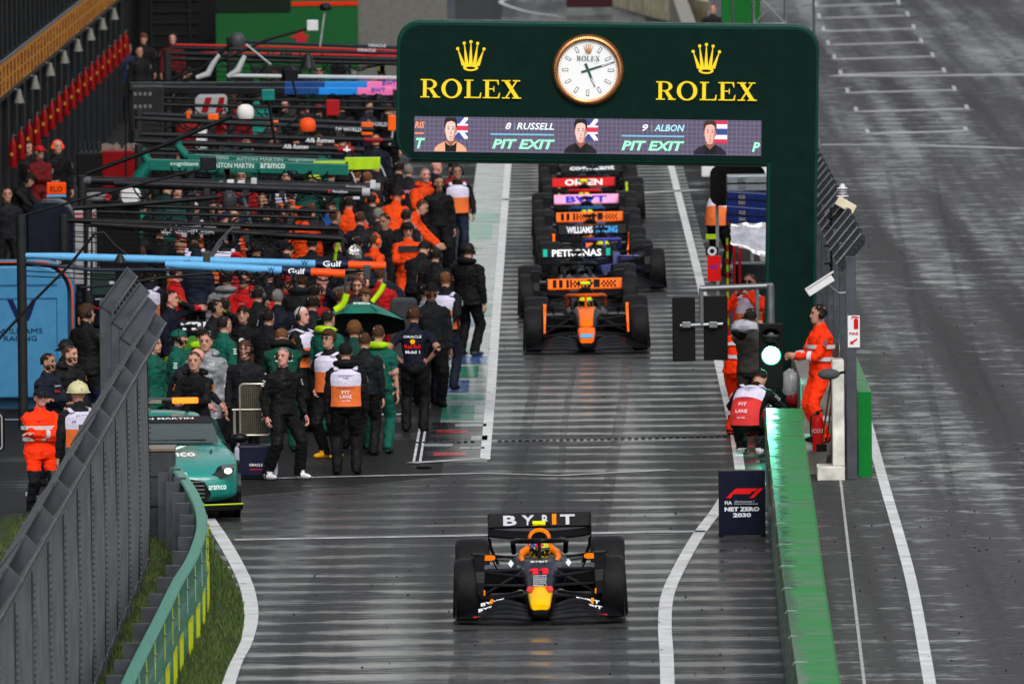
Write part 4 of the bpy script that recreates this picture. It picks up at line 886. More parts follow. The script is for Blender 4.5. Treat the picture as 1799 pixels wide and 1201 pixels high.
f1(1039, 485, MC, 'second orange racing car, in the queue behind the navy car', mcl, wingc='#f56a10', halo='#f56a10', fair='#f56a10', air='#101010', top='#f56a10')
f1(1033, 450, ('#103a78', '#1466a8'), 'blue and pink racing car with BWT lettering on its rear wing', [('BWT', -.38, .38, '#1c3cc0')], wingc='#ee9cc8', halo='#1a5080', air='#101010')
f1(1028, 417, ('#181012', '#101010'), 'black racing car with a red ORLEN rear wing', [('ORLEN', -.36, .36, '#f0e8e8')], wingc='#c01018', halo='#c01018', air='#101010', tcam='#c8e010')
f1(1043, 390, ('#0e1412', '#101212'), 'dark racing car with cognizant lettering, just under the arch panel', [('cognizant', -.44, .44, '#c8d4d8')], halo='#101212', fair='#98b020', air='#101010')
f1(1034, 356, ('#0e1012', '#101012'), 'last dark racing car of the queue, mostly behind the arch panel', [('STAKE', -.3, .3, '#c0c4c8')])
# ---------------------------------------------------------------- right side: barrier, sign, lights, fence
GP = M('barrier_green', (.008, .16, .028), .4, coat=0, vary=.25, vscale=1.6, bump=.25, bscale=3)
_n = GP.node_tree; _b = _n.nodes['Principled BSDF']; _b.inputs['Specular IOR Level'].default_value = .04
_g = _n.nodes.new('ShaderNodeTexCoord'); _sx = _n.nodes.new('ShaderNodeSeparateXYZ'); _n.links.new(_g.outputs['Generated'], _sx.inputs[0])
_mp = _n.nodes.new('ShaderNodeMapping'); _mp.inputs['Scale'].default_value = (.5, 5, 1); _n.links.new(_g.outputs['Object'], _mp.inputs[0])
_no = _n.nodes.new('ShaderNodeTexNoise'); _no.inputs['Scale'].default_value = 1; _no.inputs['Detail'].default_value = 5; _n.links.new(_mp.outputs[0], _no.inputs[0])
_ad = _n.nodes.new('ShaderNodeMath'); _ad.operation = 'MULTIPLY_ADD'; _n.links.new(_no.outputs[0], _ad.inputs[0]); _ad.inputs[1].default_value = 1.1; _n.links.new(_sx.outputs[0], _ad.inputs[2])
_mr = _n.nodes.new('ShaderNodeMapRange'); _n.links.new(_ad.outputs[0], _mr.inputs[0]); _mr.inputs[1].default_value = .74; _mr.inputs[2].default_value = .86; _mr.inputs[3].default_value = 1; _mr.inputs[4].default_value = 0
_gl = _n.nodes.new('ShaderNodeBsdfGlossy'); _gl.inputs['Roughness'].default_value = .12; _gl.inputs['Color'].default_value = (.5, .6, .55, 1)
_mx = _n.nodes.new('ShaderNodeMixShader'); _m3 = _n.nodes.new('ShaderNodeMath'); _m3.operation = 'MULTIPLY'; _m3.inputs[1].default_value = .85; _n.links.new(_mr.outputs[0], _m3.inputs[0])
_n.links.new(_m3.outputs[0], _mx.inputs[0]); _n.links.new(_b.outputs[0], _mx.inputs[1]); _n.links.new(_gl.outputs[0], _mx.inputs[2]); _n.links.new(_mx.outputs[0], _n.nodes['Material Output'].inputs['Surface'])
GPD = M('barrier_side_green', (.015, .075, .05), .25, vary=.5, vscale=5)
tl = [(1344, 717), (1345, 760), (1350, 800), (1360, 900), (1370, 1000), (1384, 1100), (1399, 1201), (1414, 1300)]
tr = [(1412, 716), (1413, 760), (1419, 800), (1434, 900), (1447, 1000), (1462, 1100), (1478, 1201), (1494, 1300)]
def interp(tab, y):
    for (x0, y0), (x1, y1) in zip(tab, tab[1:]):
        if y <= y1: return x0+(x1-x0)*(y-y0)/(y1-y0)
    return tab[-1][0]
ys = [717, 741, 766, 793, 822, 852, 884, 918, 955, 993, 1032, 1072, 1116, 1162, 1210, 1262]
for i in range(len(ys)-1):
    pts = []
    n = 4
    for k in range(n+1):
        y = ys[i]+(ys[i+1]-ys[i])*(k/n*.985+.004); pts.append((W(interp(tl, y), y, 1.0), W(interp(tr, y), y, 1.0)))
    rings = [[V((a.x, a.y, .006)), V((a.x-.01, a.y, .97)), V((a.x+.02, a.y, 1.0)), V((b.x-.03, b.y, 1.0)), V((b.x, b.y, .96)), V((b.x, b.y, .006))] for a, b in pts]
    side = MB()
    mb = MB(); mb.loft(rings)
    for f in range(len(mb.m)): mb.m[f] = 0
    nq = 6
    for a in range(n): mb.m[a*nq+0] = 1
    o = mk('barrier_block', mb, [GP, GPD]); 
    tag(o, ['green painted barrier block at the far end, lit by the traffic light', 'wet green barrier block %s from the far end of the row' % ['', 'second', 'third', 'fourth', 'fifth', 'sixth', 'seventh', 'eighth', 'ninth', 'tenth', 'eleventh', 'twelfth', 'thirteenth', 'fourteenth', 'fifteenth'][i]][i > 0], 'barrier', 'green barrier blocks beside the lane')
# net zero board
bp = W(1304, 942); SB = thing('sign_board', 'dark navy upright board reading NET ZERO 2030 against the green barrier', 'sign', (bp.x, bp.y, 0)); sb_ = S(bp.y)
wS, hS = 82/sb_, 117/sb_
NAVY = M('board_navy', '#0a0e22', .3, vary=.05)
mk('board', MB().bb(-wS/2, wS/2, -.03, .05, .02, hS), NAVY, SB, bevel=.008)
mk('board_foot', MB().bb(-wS/2, -wS/2+.06, -.15, .35, .006, .03).bb(wS/2-.06, wS/2, -.15, .35, .006, .03), CARB, SB)
RDm = flat('#d01818'); WHm = flat('#d4d6e0')
mb = MB(); q = (.0, -.036, hS-.30)
mb.prism([(-.20, -.05), (-.16, -.05), (-.115, .0), (.10, .0), (.135, .035), (-.11, .035)][:6], q, ex, ez, .006)
mb.prism([(-.20, -.05), (-.115, .035), (-.07, .07), (.20, .07), (.165, .035), (-.06, .035), (-.10, .015), (-.14, -.05)], V(q)+V((0, -.002, 0)), ex, ez, .006)
mb.prism([(.095, -.05), (.15, -.05), (.27, .07), (.215, .07)], V(q)+V((0, -.004, 0)), ex, ez, .006)
mk('emblem', mb, RDm, SB)
text('FIA', .045, (-.17, -.036, hS-.41), mat=WHm, parent=SB, w=.09, bold=.02)
text('FIA Formula 1', .022, (.03, -.036, hS-.395), mat=WHm, parent=SB, w=.24); text('World Championship', .022, (.05, -.036, hS-.425), mat=WHm, parent=SB, w=.30)
text('NET ZERO', .055, (.0, -.036, hS-.49), mat=WHm, parent=SB, w=.44, bold=.05); text('2030', .055, (.0, -.036, hS-.565), mat=WHm, parent=SB, w=.23, bold=.05)
# traffic light on its post
YT = 198.0
def at(px, py, Y): return A(px, py, Y)
sT = S(YT); STEEL = M('galvanised', '#6d7074', .35, metal=.6, vary=.15); BLK = M('signal_black', '#050506', .5)
p0 = at(1355, 700, YT); TL = thing('traffic_light', 'black traffic light on a grey post showing green above the barrier', 'traffic light', (p0.x, YT, 0))
def lo(px, py, Y, base): p = at(px, py, Y); return V((p.x-base.x, 0, p.z))
mk('post', MB().tube([(0, 0, 0), (0, 0, lo(1355, 500, YT, p0).z)], .045, 12), STEEL, TL, smooth=True)
zt, zb = lo(1355, 567, YT, p0).z, lo(1355, 681, YT, p0).z
hb = MB().bb(-.165, .165, -.28, -.06, zb, zt); mk('housing', hb, BLK, TL, bevel=.01)
for py, nm in ((590, 'dark'), (622, 'lit'), (655, 'off')):
    z = lo(1355, py, YT, p0).z
    if nm != 'off':
        l = mk('lens', MB().lathe([(.118, 0), (.11, -.02), (.07, -.04), (.02, -.047)], (0, -.28, z), 'Y', 24), glow('#90ffe0', 80) if nm == 'lit' else M('lens_dark', '#101614', .15, coat=1), TL, smooth=True)
        if nm == 'lit': mk('lens_rim', MB().lathe([(.14, -.002), (.12, -.02), (.116, -.002)], (0, -.28, z), 'Y', 28), glow('#10a880', 1.5), TL)
    if nm != 'off':
        vis = MB()
        for i in range(9):
            a, b = R(20+i*15.5), R(20+(i+1)*15.5)
            vis.add([(.14*math.cos(a), -.28, z+.14*math.sin(a)), (.14*math.cos(b), -.28, z+.14*math.sin(b)), (.14*math.cos(b), -.44, z+.13*math.sin(b)), (.14*math.cos(a), -.44, z+.13*math.sin(a))], [(0, 1, 2, 3)])
        mk('visor', vis, BLK, TL)
ll = bpy.data.lights.new('signal_light', 'SPOT'); lo_ = bpy.data.objects.new('signal_light', ll); link(lo_, TL); lo_.location = (0, -.62, lo(1355, 622, YT, p0).z)
ll.energy = 120; ll.color = (.08, 1, .62); ll.shadow_soft_size = .09; ll.spot_size = R(75); ll.spot_blend = .6; lo_.rotation_euler = (R(-48), 0, 0)
# gantry carrying two signal heads seen from behind
p1 = at(1356, 500, 200.0); GT = thing('signal_gantry', 'galvanised pole and arm holding two black signal boxes seen from behind', 'gantry', (p1.x, 200.0, 0)); gl = lambda px, py: lo(px, py, 200.0, p1)
mk('pole', MB().tube([(0, 0, 0), (0, 0, gl(1350, 500).z)], .035, 10), STEEL, GT, smooth=True)
mk('brace', MB().tube([gl(1330, 508), V((gl(1330, 508).x, 0, 1.0))], .03, 8), STEEL, GT, smooth=True)
mk('arm', MB().tube([gl(1230, 507), gl(1358, 502)], .045, 10), STEEL, GT, smooth=True)
mk('drop_bar', MB().tube([gl(1232, 505), gl(1233, 572)], .032, 8).tube([gl(1195, 572), gl(1270, 569)], .028, 8), STEEL, GT, smooth=True)
for xa, xb, ya, yb, cx in ((1182, 1221, 522, 635, 1206), (1237, 1278, 520, 633, 1253)):
    a, b = gl(xa, yb), gl(xb, ya)
    hd = mk('signal_box', MB().bb(a.x, b.x, .05, .25, a.z, b.z), BLK, GT, bevel=.012); c = gl(cx, 570)
    mk('clamp', MB().box((c.x, -.02, c.z), (.12, .10, .085)), STEEL, hd, bevel=.008)
# right pit wall and debris fence
FG = M('fence_steel', '#3a3e46', .45, metal=.3, vary=.2); CONC = M('dirty_concrete', (.20, .19, .17), .7, bump=.5, bscale=9, vary=.35); WCON = M('white_concrete', (.55, .54, .50), .5, vary=.35, vscale=4)
pw = tag(mk('pit_wall', MB().bb(3.35, 3.75, 196, 520, 0, 1.0), CONC, bevel=.02), 'long low concrete pit wall running away behind the arch', 'wall')
gb_ = MB().bb(4.02, 4.20, 191, 232, 0, 1.15); 
tag(mk('pit_wall_panel', gb_, paint('#0c6a2a')), 'green painted panel on the track side of the pit wall end', 'panel')
wp = thing('wall_end', 'dirty white L-shaped concrete wall end beside the fire extinguisher', 'wall', (0, 0, 0))
a = at(1435, 843, 190.6); b = at(1482, 640, 190.6)
mk('foot', MB().bb(a.x, a.x+.37, 190.2, 190.9, .006, .20), WCON, wp, bevel=.015); mk('upright', MB().bb(a.x+.21, a.x+.37, 190.25, 190.85, .20, 1.62), WCON, wp, bevel=.015)
tag(mk('barrier_step', MB().bb(2.85, 3.60, 191.6, 195.6, .005, .34), CONC, bevel=.02), 'low rough concrete step the orange marshal stands on', 'step')
fenceR = thing('debris_fence', 'grey debris fence with slanted top brackets above the right pit wall', 'fence', (3.92, 190, 0), 0)
Ys = [190.5+2.15*i for i in range(40)]
for i, y in enumerate(Ys):
    y -= 190
    big = (i % 2 == 0)
    if big: mk('post', MB().bb(-.07, .07, y-.06, y+.06, .006, 3.0), FG, fenceR, bevel=.008)
    tk = .11; br = MB().prism([(-.12, 2.78), (.20, 3.17), (.20, 3.27), (.15, 3.30), (-.18, 2.90)], (0, y-.05, 0), ex, ez, .10)
    mk('bracket', br, M('bracket_dark', '#24282e', .5), fenceR)
    mk('bracket_lip', MB().prism([(-.185, 2.89), (.15, 3.295), (.137, 3.31), (-.20, 2.905)], (0, y-.09, 0), ex, ez, .03), STEEL, fenceR)
WIRE = M('fence_wire', '#4a4d54', .4, metal=.6)
mb = MB()
for k in range(7): mb.tube([(-.1+.045*k, .3, 2.88+.058*k), (-.1+.045*k, 86, 2.88+.058*k)], .008, 4)
mk('top_cable', mb, WIRE, fenceR)
mb = MB()
for k in range(9): mb.tube([(0, 1, 1.1+.21*k), (0, 86, 1.1+.21*k)], .007, 4)
mk('cable', mb, WIRE, fenceR)
# marshal gear on the right
def cyl_thing(name, label, cat, p, prof, mat, extra=None, axis='Z', group=None):
    t = thing(name, label, cat, p, 0, group); mk('body', MB().lathe(prof, axis=axis, n=24), mat, t, smooth=True); return t
fp = W(1437, 790); RED = paint('#b01414'); fp.y = 191.3
fe = cyl_thing('fire_extinguisher', 'large red fire extinguisher standing below the orange marshal', 'fire extinguisher', (at(1437, 780, 191.3).x, 191.3, .34), [(.03, 0), (.075, .004), (.078, .40), (.06, .46), (.025, .49)], RED)
mk('valve', MB().tube([(0, 0, .48), (0, 0, .54)], .025, 8).tube([(0, -.02, .53), (.07, -.03, .56)], .012, 6), BLK, fe)
mk('hose', MB().tube([(0, -.02, .52), (-.09, -.04, .47), (-.1, -.05, .3), (-.085, -.07, .12)], .012, 6), BLK, fe); text('CO2', .05, (0, -.085, .28), mat=flat('#d0c8c8'), parent=fe, name='print')
p = at(1500, 582, 189.5); fs = thing('fire_sign', 'white sign with red extinguisher, word FIRE and an arrow on the fence post', 'sign', (p.x, 189.5, p.z)); s_ = S(189.5)
mk('plate', MB().bb(-10.5/s_, 10.5/s_, 0, .01, -28/s_, 28/s_), M('sign_white', (.62, .61, .64), .4, vary=.05), fs); SR = flat('#b01818')
mk('pictogram', MB().prism([(-.01, .0), (.05, .0), (.05, .13), (.02, .15), (-.01, .13)], (.01, -.004, .03), ex, ez, .003).prism([(-.045, .14), (-.03, .175), (.06, .165), (.06, .15), (-.02, .155), (-.035, .135)], (.01, -.006, .03), ex, ez, .003), SR, fs)
text('FIRE', .035, (0, -.004, -.03), mat=SR, parent=fs, w=.12, bold=.03)
mk('arrow', MB().prism([(-.055, -.05), (.0, -.055), (-.012, -.035), (.05, .01), (.035, .03), (-.025, -.015), (-.04, .0)], (0, -.004, -.12), ex, ez, .003), SR, fs)
# cameras, sensors on the fence
def hung(name, label, cat, px, py, Y): p = at(px, py, Y); return thing(name, label, cat, (p.x, Y, p.z))
c1 = hung('surveillance_camera', 'long white surveillance camera housing tilted beside the arch column', 'camera', 1440, 500, 190.0); CW = M('housing_white', (.55, .55, .57), .35, vary=.1)
rt = Matrix.Rotation(R(-32), 3, 'Y'); mk('housing', MB().box((0, 0, 0), (.40, .16, .12), 0, rt).box((.01, -.0, .065), (.42, .20, .02), 0, rt), CW, c1, bevel=.01)
mk('bracket', MB().tube([(.12, .05, -.02), (.25, .1, -.12), (.35, .1, -.12)], .02, 8), STEEL, c1)
c2 = hung('equipment_box', 'cream rectangular box tilted on the fence below the white weather sensor', 'box', 1486, 360, 201.0)
mk('case', MB().box((0, 0, 0), (.29, .12, .13), 0, Matrix.Rotation(R(30), 3, 'Y')), M('cream_plastic', (.55, .50, .36), .4, vary=.1), c2, bevel=.012); mk('bracket', MB().tube([(-.13, .03, .05), (-.3, .05, -.12)], .015, 6), STEEL, c2)
c3 = hung('weather_sensor', 'small white weather sensor of stacked discs on the fence', 'sensor', 1480, 344, 203.0)
mk('stack', MB().lathe([(.03, -.14), (.07, -.13), (.07, -.05), (.03, -.045), (.03, -.02), (.09, -.01), (.09, .005), (.03, .01), (.03, .03), (.075, .035), (.03, .05), (.03, .06), (.075, .068), (.03, .08), (.035, .10), (.085, .105), (.04, .13), (.035, .16), (.01, .175)], n=18), CW, c3, smooth=True)
mk('mast', MB().tube([(0, 0, -.14), (0, 0, -.6), (-.1, 0, -.75)], .018, 6), STEEL, c3)
c4 = hung('antenna_mast', 'thin black clamp mast with knobs standing in front of the fence', 'mast', 1460, 420, 200.0)
mb = MB().tube([(0, 0, -.6), (0, 0, .45)], .016, 6)
for z in (-.35, -.1, .15, .3): mb.ell((.0, -.02, z), (.045, .03, .03), 8, 6).tube([(-.1, 0, z), (.12, 0, z+.04)], .012, 5)
mk('rod', mb, BLK, c4)
c5 = hung('orange_pole_pad', 'orange padded pole standing right behind the arch column', 'pole', 1440, 310, 226.0); mk('pad', MB().tube([(0, 0, -3.3), (0, 0, .22)], .05, 10), M('pad_orange', '#d85410', .6), c5, smooth=True); mk('rod', MB().tube([(0, 0, .2), (0, 0, .6)], .02, 6), STEEL, c5)
br = hung('broom', 'brown wooden broom leaning beside the orange marshal', 'broom', 1458, 700, 191.0); mk('handle', MB().tube([(-.12, 0, -.62), (.10, 0, .75)], .012, 6).tube([(-.05, .03, -.6), (.12, .03, .7)], .012, 6), M('wood_handle', '#5a2c18', .6), br)
mk('head', MB().box((-.12, 0, -.66), (.14, .05, .1)), BLK, br)
mf = hung('microphone', 'fluffy grey microphone windshield poking out in front of the marshal', 'microphone', 1456, 657, 189.8); mk('windshield', MB().ell((0, 0, 0), (.15, .08, .075), 20, 12), M('fur_grey', '#4b4d50', .9, bump=1, bscale=60), mf, smooth=True); mk('mount', MB().tube([(.1, 0, 0), (.22, 0, .03)], .02, 6), BLK, mf)
# equipment stacked on the pit stand behind the arch
def case(px0, px1, py0, py1, Y, mat, label, depth=.6, tilt=0, lid=True):
    a, b = at(px0, py1, Y), at(px1, py0, Y); c = (a+b)/2; t = thing('flight_case', label, 'case', (c.x, Y+depth/2, c.z)); rt = Matrix.Rotation(R(tilt), 3, 'Y')
    w, h = b.x-a.x, b.z-a.z
    mk('shell', MB().box((0, 0, 0), (w, depth, h), 0, rt), mat, t, bevel=.015)
    if lid: mk('latch', MB().box((-w*.15, -depth/2-.006, h*.2), (.10, .02, .06), 0, rt).box((-w*.15, -depth/2-.006, -h*.2), (.10, .02, .05), 0, rt), STEEL, t)
    mk('lid_seam', MB().box((0, -depth/2-.003, 0), (w*.99, .01, .02), 0, rt), BLK, t); return t
BL_ = M('case_blue', '#0c1c50', .3, vary=.15); GRY = M('case_grey', '#6a7478', .35, metal=.3)
case(1277, 1352, 308, 336, 212, GRY, 'grey metal case on top of the pit stand pile'); case(1277, 1352, 338, 364, 211.5, BL_, 'glossy dark blue case just under the grey case', tilt=4); case(1277, 1354, 364, 394, 211, BL_, 'deep blue case above the plastic sheet', tilt=5)
a = at(1283, 392, 210.5); b = at(1350, 455, 210.5)
pl = thing('plastic_sheet', 'crumpled clear plastic sheet draped over pit stand equipment', 'sheet', ((a.x+b.x)/2, 210.5, (a.z+b.z)/2)); w_, h_ = b.x-a.x, a.z-b.z
PLS = M('plastic_film', (.34, .34, .39), .15, coat=1, bump=1, bscale=7, vary=.3)
mb = MB(); rows = []
for i in range(13):
    x = -w_/2+w_*i/12; rows.append([V((x+rnd.uniform(-.01, .01), -.25+.25*math.cos(j*PI/10)+rnd.uniform(-.02, .02)-.1, h_*(.5-.95*(j/10)*(.55+.45*i/12))+rnd.uniform(-.008, .008)-.012*math.sin(i))) for j in range(11)])
mb.loft(rows, close=False, cap=False); mk('film', mb, PLS, pl, smooth=2)
st = thing('pit_stand', 'dark pit wall stand with red posts under the plastic sheet', 'stand', (at(1318, 480, 211).x, 211, 0))
mk('cabinet', MB().bb(-.22, .26, 0, .8, 0, 2.0), M('stand_dark', '#12181a', .4), st, bevel=.02)
for px in (1290, 1300): mk('red_post', MB().bb(at(px, 480, 210.9).x-st.location.x-.02, at(px, 480, 210.9).x-st.location.x+.02, -.12, -.06, .3, at(px, 420, 210.9).z), paint('#a01420'), st)
mk('swoosh', MB().prism([(-.2, 1.22), (.25, 1.52), (.25, 1.2), (0, 1.15)], (0, -.01, 0), ex, ez, .008), paint('#a83018'), st)
sc2 = thing('stand_roof', 'white and grey pit stand roof end with rounded dark window', 'roof', (at(1290, 310, 226).x, 226, 0))
a = at(1232, 312, 226); b = at(1352, 286, 226); mk('fascia', MB().bb(a.x-sc2.location.x, b.x-sc2.location.x, 0, .8, a.z, b.z+.25), CW, sc2, bevel=.03)
a = at(1248, 362, 225.9); b = at(1344, 290, 225.9); mk('window', MB().prism(rrect(a.x-sc2.location.x, a.z, b.x-sc2.location.x, b.z, .15), (0, -.03, 0), ex, ez, .02), M('dark_glass', '#0a0a0c', .1, coat=1), sc2)
mk('post', MB().bb(-.3, -.25, .2, .3, 0, a.z).bb(.25, .3, .2, .3, 0, a.z), STEEL, sc2)
for (x0_, x1_, y0_, y1_, col, s, tc_, lb) in [(1240, 1262, 434, 448, '#101012', 'C', '#c8c8cc', 'black hanging pit board with a white ring'), (1243, 1266, 449, 494, '#d81010', 'W', '#5030a0', 'bright red hanging pit board with a violet W'), (1240, 1258, 411, 420, '#90b010', '', '#000000', 'small lime board on top of the pit boards')]:
    a, b = at(x0_, y1_, 214), at(x1_, y0_, 214); t = thing('pit_board', lb, 'pit board', ((a.x+b.x)/2, 214, (a.z+b.z)/2)); w, h = b.x-a.x, b.z-a.z
    mk('plate', MB().box((0, 0, 0), (w, .03, h)), M('board_'+col, col, .5, vary=.05), t)
    if s == 'W': text('W', .08, (0, -.018, .02), mat=flat(tc_), parent=t, bold=.03)
    if s == 'C': mk('ring', MB().lathe([(.035, 0), (.035, -.01), (.07, -.01), (.07, 0)], (0, -.012, 0), 'Y', 20), flat(tc_), t)
gp_ = thing('pit_board_pole', 'red and lime banded pole beside the pit boards', 'pole', (at(1278, 480, 213).x, 213, 0)); mb = MB()
for i in range(14): mb.tube([(0, 0, .9+.1*i), (0, 0, 1.0+.1*i)], .018, 8, i % 2)
mb.tube([(0, 0, 0), (0, 0, .9)], .018, 8, 0); mk('rod', mb, [flat('#b02018'), flat('#a8c010')], gp_)
rbag = hung('red_bag', 'round red bag lying behind the barrier by the arch column', 'bag', 1405, 702, 200); mk('cloth', MB().ell((0, 0, 0), (.20, .2, .13), 18, 12), cloth('#8c1216'), rbag, smooth=True)
pbag = hung('plastic_bag', 'clear crumpled plastic bag beside the traffic light housing', 'bag', 1388, 672, 199)
mb = MB().ell((0, 0, 0), (.13, .12, .19), 16, 10); mb.v = [p+V((rnd.uniform(-.02, .02), 0, rnd.uniform(-.02, .02))) for p in mb.v]; mk('film', mb, M('clear_film', (.5, .5, .52), .1, alpha=.35, bump=1, bscale=10, coat=1), pbag, smooth=2)

# ---------------------------------------------------------------- left foreground: fabric fence, guardrail
FAB = bpy.data.materials.new('fence_fabric'); FAB.use_nodes = True; n_ = FAB.node_tree; b_ = n_.nodes['Principled BSDF']; b_.inputs['Roughness'].default_value = .8
tcn = n_.nodes.new('ShaderNodeTexCoord'); mp = n_.nodes.new('ShaderNodeMapping'); mp.inputs['Scale'].default_value = (1, .5, .8); n_.links.new(tcn.outputs['Object'], mp.inputs[0])
no = n_.nodes.new('ShaderNodeTexNoise'); no.inputs['Scale'].default_value = 3; no.inputs['Detail'].default_value = 8; no.inputs['Roughness'].default_value = .7; n_.links.new(mp.outputs[0], no.inputs[0])
cr = n_.nodes.new('ShaderNodeMapRange'); cr.inputs[1].default_value = .3; cr.inputs[2].default_value = .7; cr.inputs[3].default_value = .55; cr.inputs[4].default_value = 1.5; n_.links.new(no.outputs[0], cr.inputs[0])
vm = n_.nodes.new('ShaderNodeVectorMath'); vm.operation = 'SCALE'; vm.inputs[0].default_value = (.12, .125, .14); n_.links.new(cr.outputs[0], vm.inputs['Scale']); n_.links.new(vm.outputs[0], b_.inputs['Base Color'])
bpn = n_.nodes.new('ShaderNodeBump'); bpn.inputs['Strength'].default_value = .7; bpn.inputs['Distance'].default_value = .05; n_.links.new(no.outputs[0], bpn.inputs['Height']); n_.links.new(bpn.outputs[0], b_.inputs['Normal'])
fl = thing('screened_fence', 'tall grey debris fence with laced dark fabric and slanted top brackets', 'fence', (0, 0, 0))
fy = [(-5.68, 181.2), (-5.40, 176.8), (-5.18, 172.9), (-4.98, 168.9), (-4.97, 164.7), (-4.98, 160.6), (-4.98, 156.4), (-4.98, 152.2), (-4.98, 148), (-4.98, 143.8), (-4.98, 139.6), (-4.98, 135.4), (-4.98, 131.2), (-4.98, 127), (-4.98, 122.8), (-4.98, 118.6), (-4.98, 114.4)]
for i, (x, y) in enumerate(fy):
    mk('post', MB().bb(x-.16, x-.02, y-.03, y+.03, .006, 2.95).bb(x-.17, x-.01, y+.03, y+.04, .006, 2.95), FG, fl)
    mk('bracket', MB().prism([(x-.16, 2.88), (x+.20, 3.36), (x+.32, 3.24), (x-.02, 2.78)], (0, y-.06, 0), ex, ez, .05).prism([(x-.17, 2.88), (x-.155, 2.87), (x+.205, 3.35), (x+.19, 3.365)], (0, y-.10, 0), ex, ez, .1), FG, fl)
    mk('bracket_edge', MB().prism([(x-.02, 2.775), (x-.005, 2.77), (x+.33, 3.23), (x+.315, 3.245)], (0, y-.085, 0), ex, ez, .09), M('steel_edge', '#5c6068', .4, metal=.4), fl)
for i in range(len(fy)-1):   # slanted top sheets between brackets and the netting
    (xa, ya), (xb, yb) = fy[i], fy[i+1]; mb = MB()
    if i >= 3:
        sh_ = mk('top_sheet', MB().add([(xa-.12, ya-.1, 2.95), (xb-.12, yb+.25, 2.95), (xb+.16, yb+.25, 3.31), (xa+.16, ya-.1, 3.31)], [(0, 1, 2, 3)]), M('top_sheet_grey', '#1f2228', .45, vary=.2), fl); so = sh_.modifiers.new('s', 'SOLIDIFY'); so.thickness = .012
    for k in range(8): t = k/7; mb.tube([(xa-.02+.3*t, ya, 2.80+.36*t), (xb-.02+.3*t, yb, 2.80+.36*t)], .006, 4)
    for k in range(12): t = k/12; x = xa+(xb-xa)*t; y = ya+(yb-ya)*t; mb.tube([(x-.02, y, 2.78), (x+.29, y-.15, 3.15)], .004, 4)
    mk('netting', mb, WIRE, fl)
fab = []; N_ = 260
for i in range(N_+1):
    y = 172.4-(172.4-112)*i/N_; x = -4.93 if y < 169 else -4.93-.19*(y-169)/4.0
    rw_ = []
    for k in range(13):
        t = k/12; z = .42+.03*math.sin(y*1.5)+(2.80-.42)*t
        wv = .006*math.sin(y*PI/2.1+k*.4)*math.sin(t*PI)+.003*math.sin(y*5.1+t*7); rw_.append(V((x+.03+wv+.02*math.sin(t*PI), y, z)))
    fab.append(rw_)
mk('fabric', MB().loft(fab, close=False, cap=False), FAB, fl, smooth=2)
mb = MB().tube([(-5.1+.02, 172.4, .40), (-4.9, 168.9, .41), (-4.88, 112, .41)], .022, 6); mb.tube([(-4.91, y, .42+.03*math.sin(y*3)) for y in [169-i*.7 for i in range(80)]], .03, 5); mk('bottom_cable', mb, M('cable_grey', '#3a3c42', .5), fl)
mb = MB().tube([(-5.1, 172.4, 2.80), (-4.9, 168.9, 2.80), (-4.88, 112, 2.80)], .022, 6); mk('top_rail', mb, M('cable_grey', '#3a3c42', .5), fl)
LACE = M('lace_black', '#16181c', .6)
for (x, y) in fy[3:]:
    for yo in (0,):
        mb = MB(); pts = []
        for k in range(34*3): t = k/(34*3); pts.append((-4.885+.03*math.cos(k*2.1), y+yo+.09*math.sin(k*2.1), .5+2.2*t))
        mb.tube(pts, .0045, 4); mb.tube([(-4.885, y+yo-.03, .45), (-4.885, y+yo-.03, 2.78)], .006, 5); mk('lacing', mb, LACE, fl)
tag(mk('fence_stay', MB().tube([W(152, 1215)+V((0, 0, 0)), A(163, 1085, 160)], .035, 8), STEEL, smooth=True), 'pale round steel stay leaning under the fabric fence', 'pole')
# guardrail with green padding
rail = smooth_pts([(292, 806), (318, 832), (338, 862), (350, 891), (354, 915), (351, 940), (335, 982), (312, 1019), (284, 1076), (244, 1155), (222, 1201), (185, 1280)], 5)
rp = [W(x, y, .92) for x, y in rail]
gr = thing('guardrail', 'curved steel guardrail padded with green streaked cover beside the grass', 'guardrail', (0, 0, 0))
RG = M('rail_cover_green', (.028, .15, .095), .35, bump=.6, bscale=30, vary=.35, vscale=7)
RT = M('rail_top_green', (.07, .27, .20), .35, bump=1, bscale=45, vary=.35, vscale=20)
rings = []; tops = []
for i, p in enumerate(rp):
    d = (rp[min(i+1, len(rp)-1)]-rp[max(i-1, 0)]); d.z = 0; d.normalize(); nn = V((-d.y, d.x, 0)); nn = nn if nn.x > 0 else -nn
    rings.append([V((p.x, p.y, z))+nn*o for z, o in [(.03, .06), (.30, .075), (.34, .05), (.60, .07), (.64, .05), (.90, .06), (.90, -.03), (.03, -.03)]])
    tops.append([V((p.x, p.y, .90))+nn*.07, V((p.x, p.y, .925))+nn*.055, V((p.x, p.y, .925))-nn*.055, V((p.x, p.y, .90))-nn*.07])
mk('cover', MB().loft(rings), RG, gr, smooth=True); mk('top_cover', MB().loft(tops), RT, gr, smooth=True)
acc = 0; YS = flat('#a8b020', 'rail_yellow'); YW = flat('#7fa8a0', 'rail_pale')
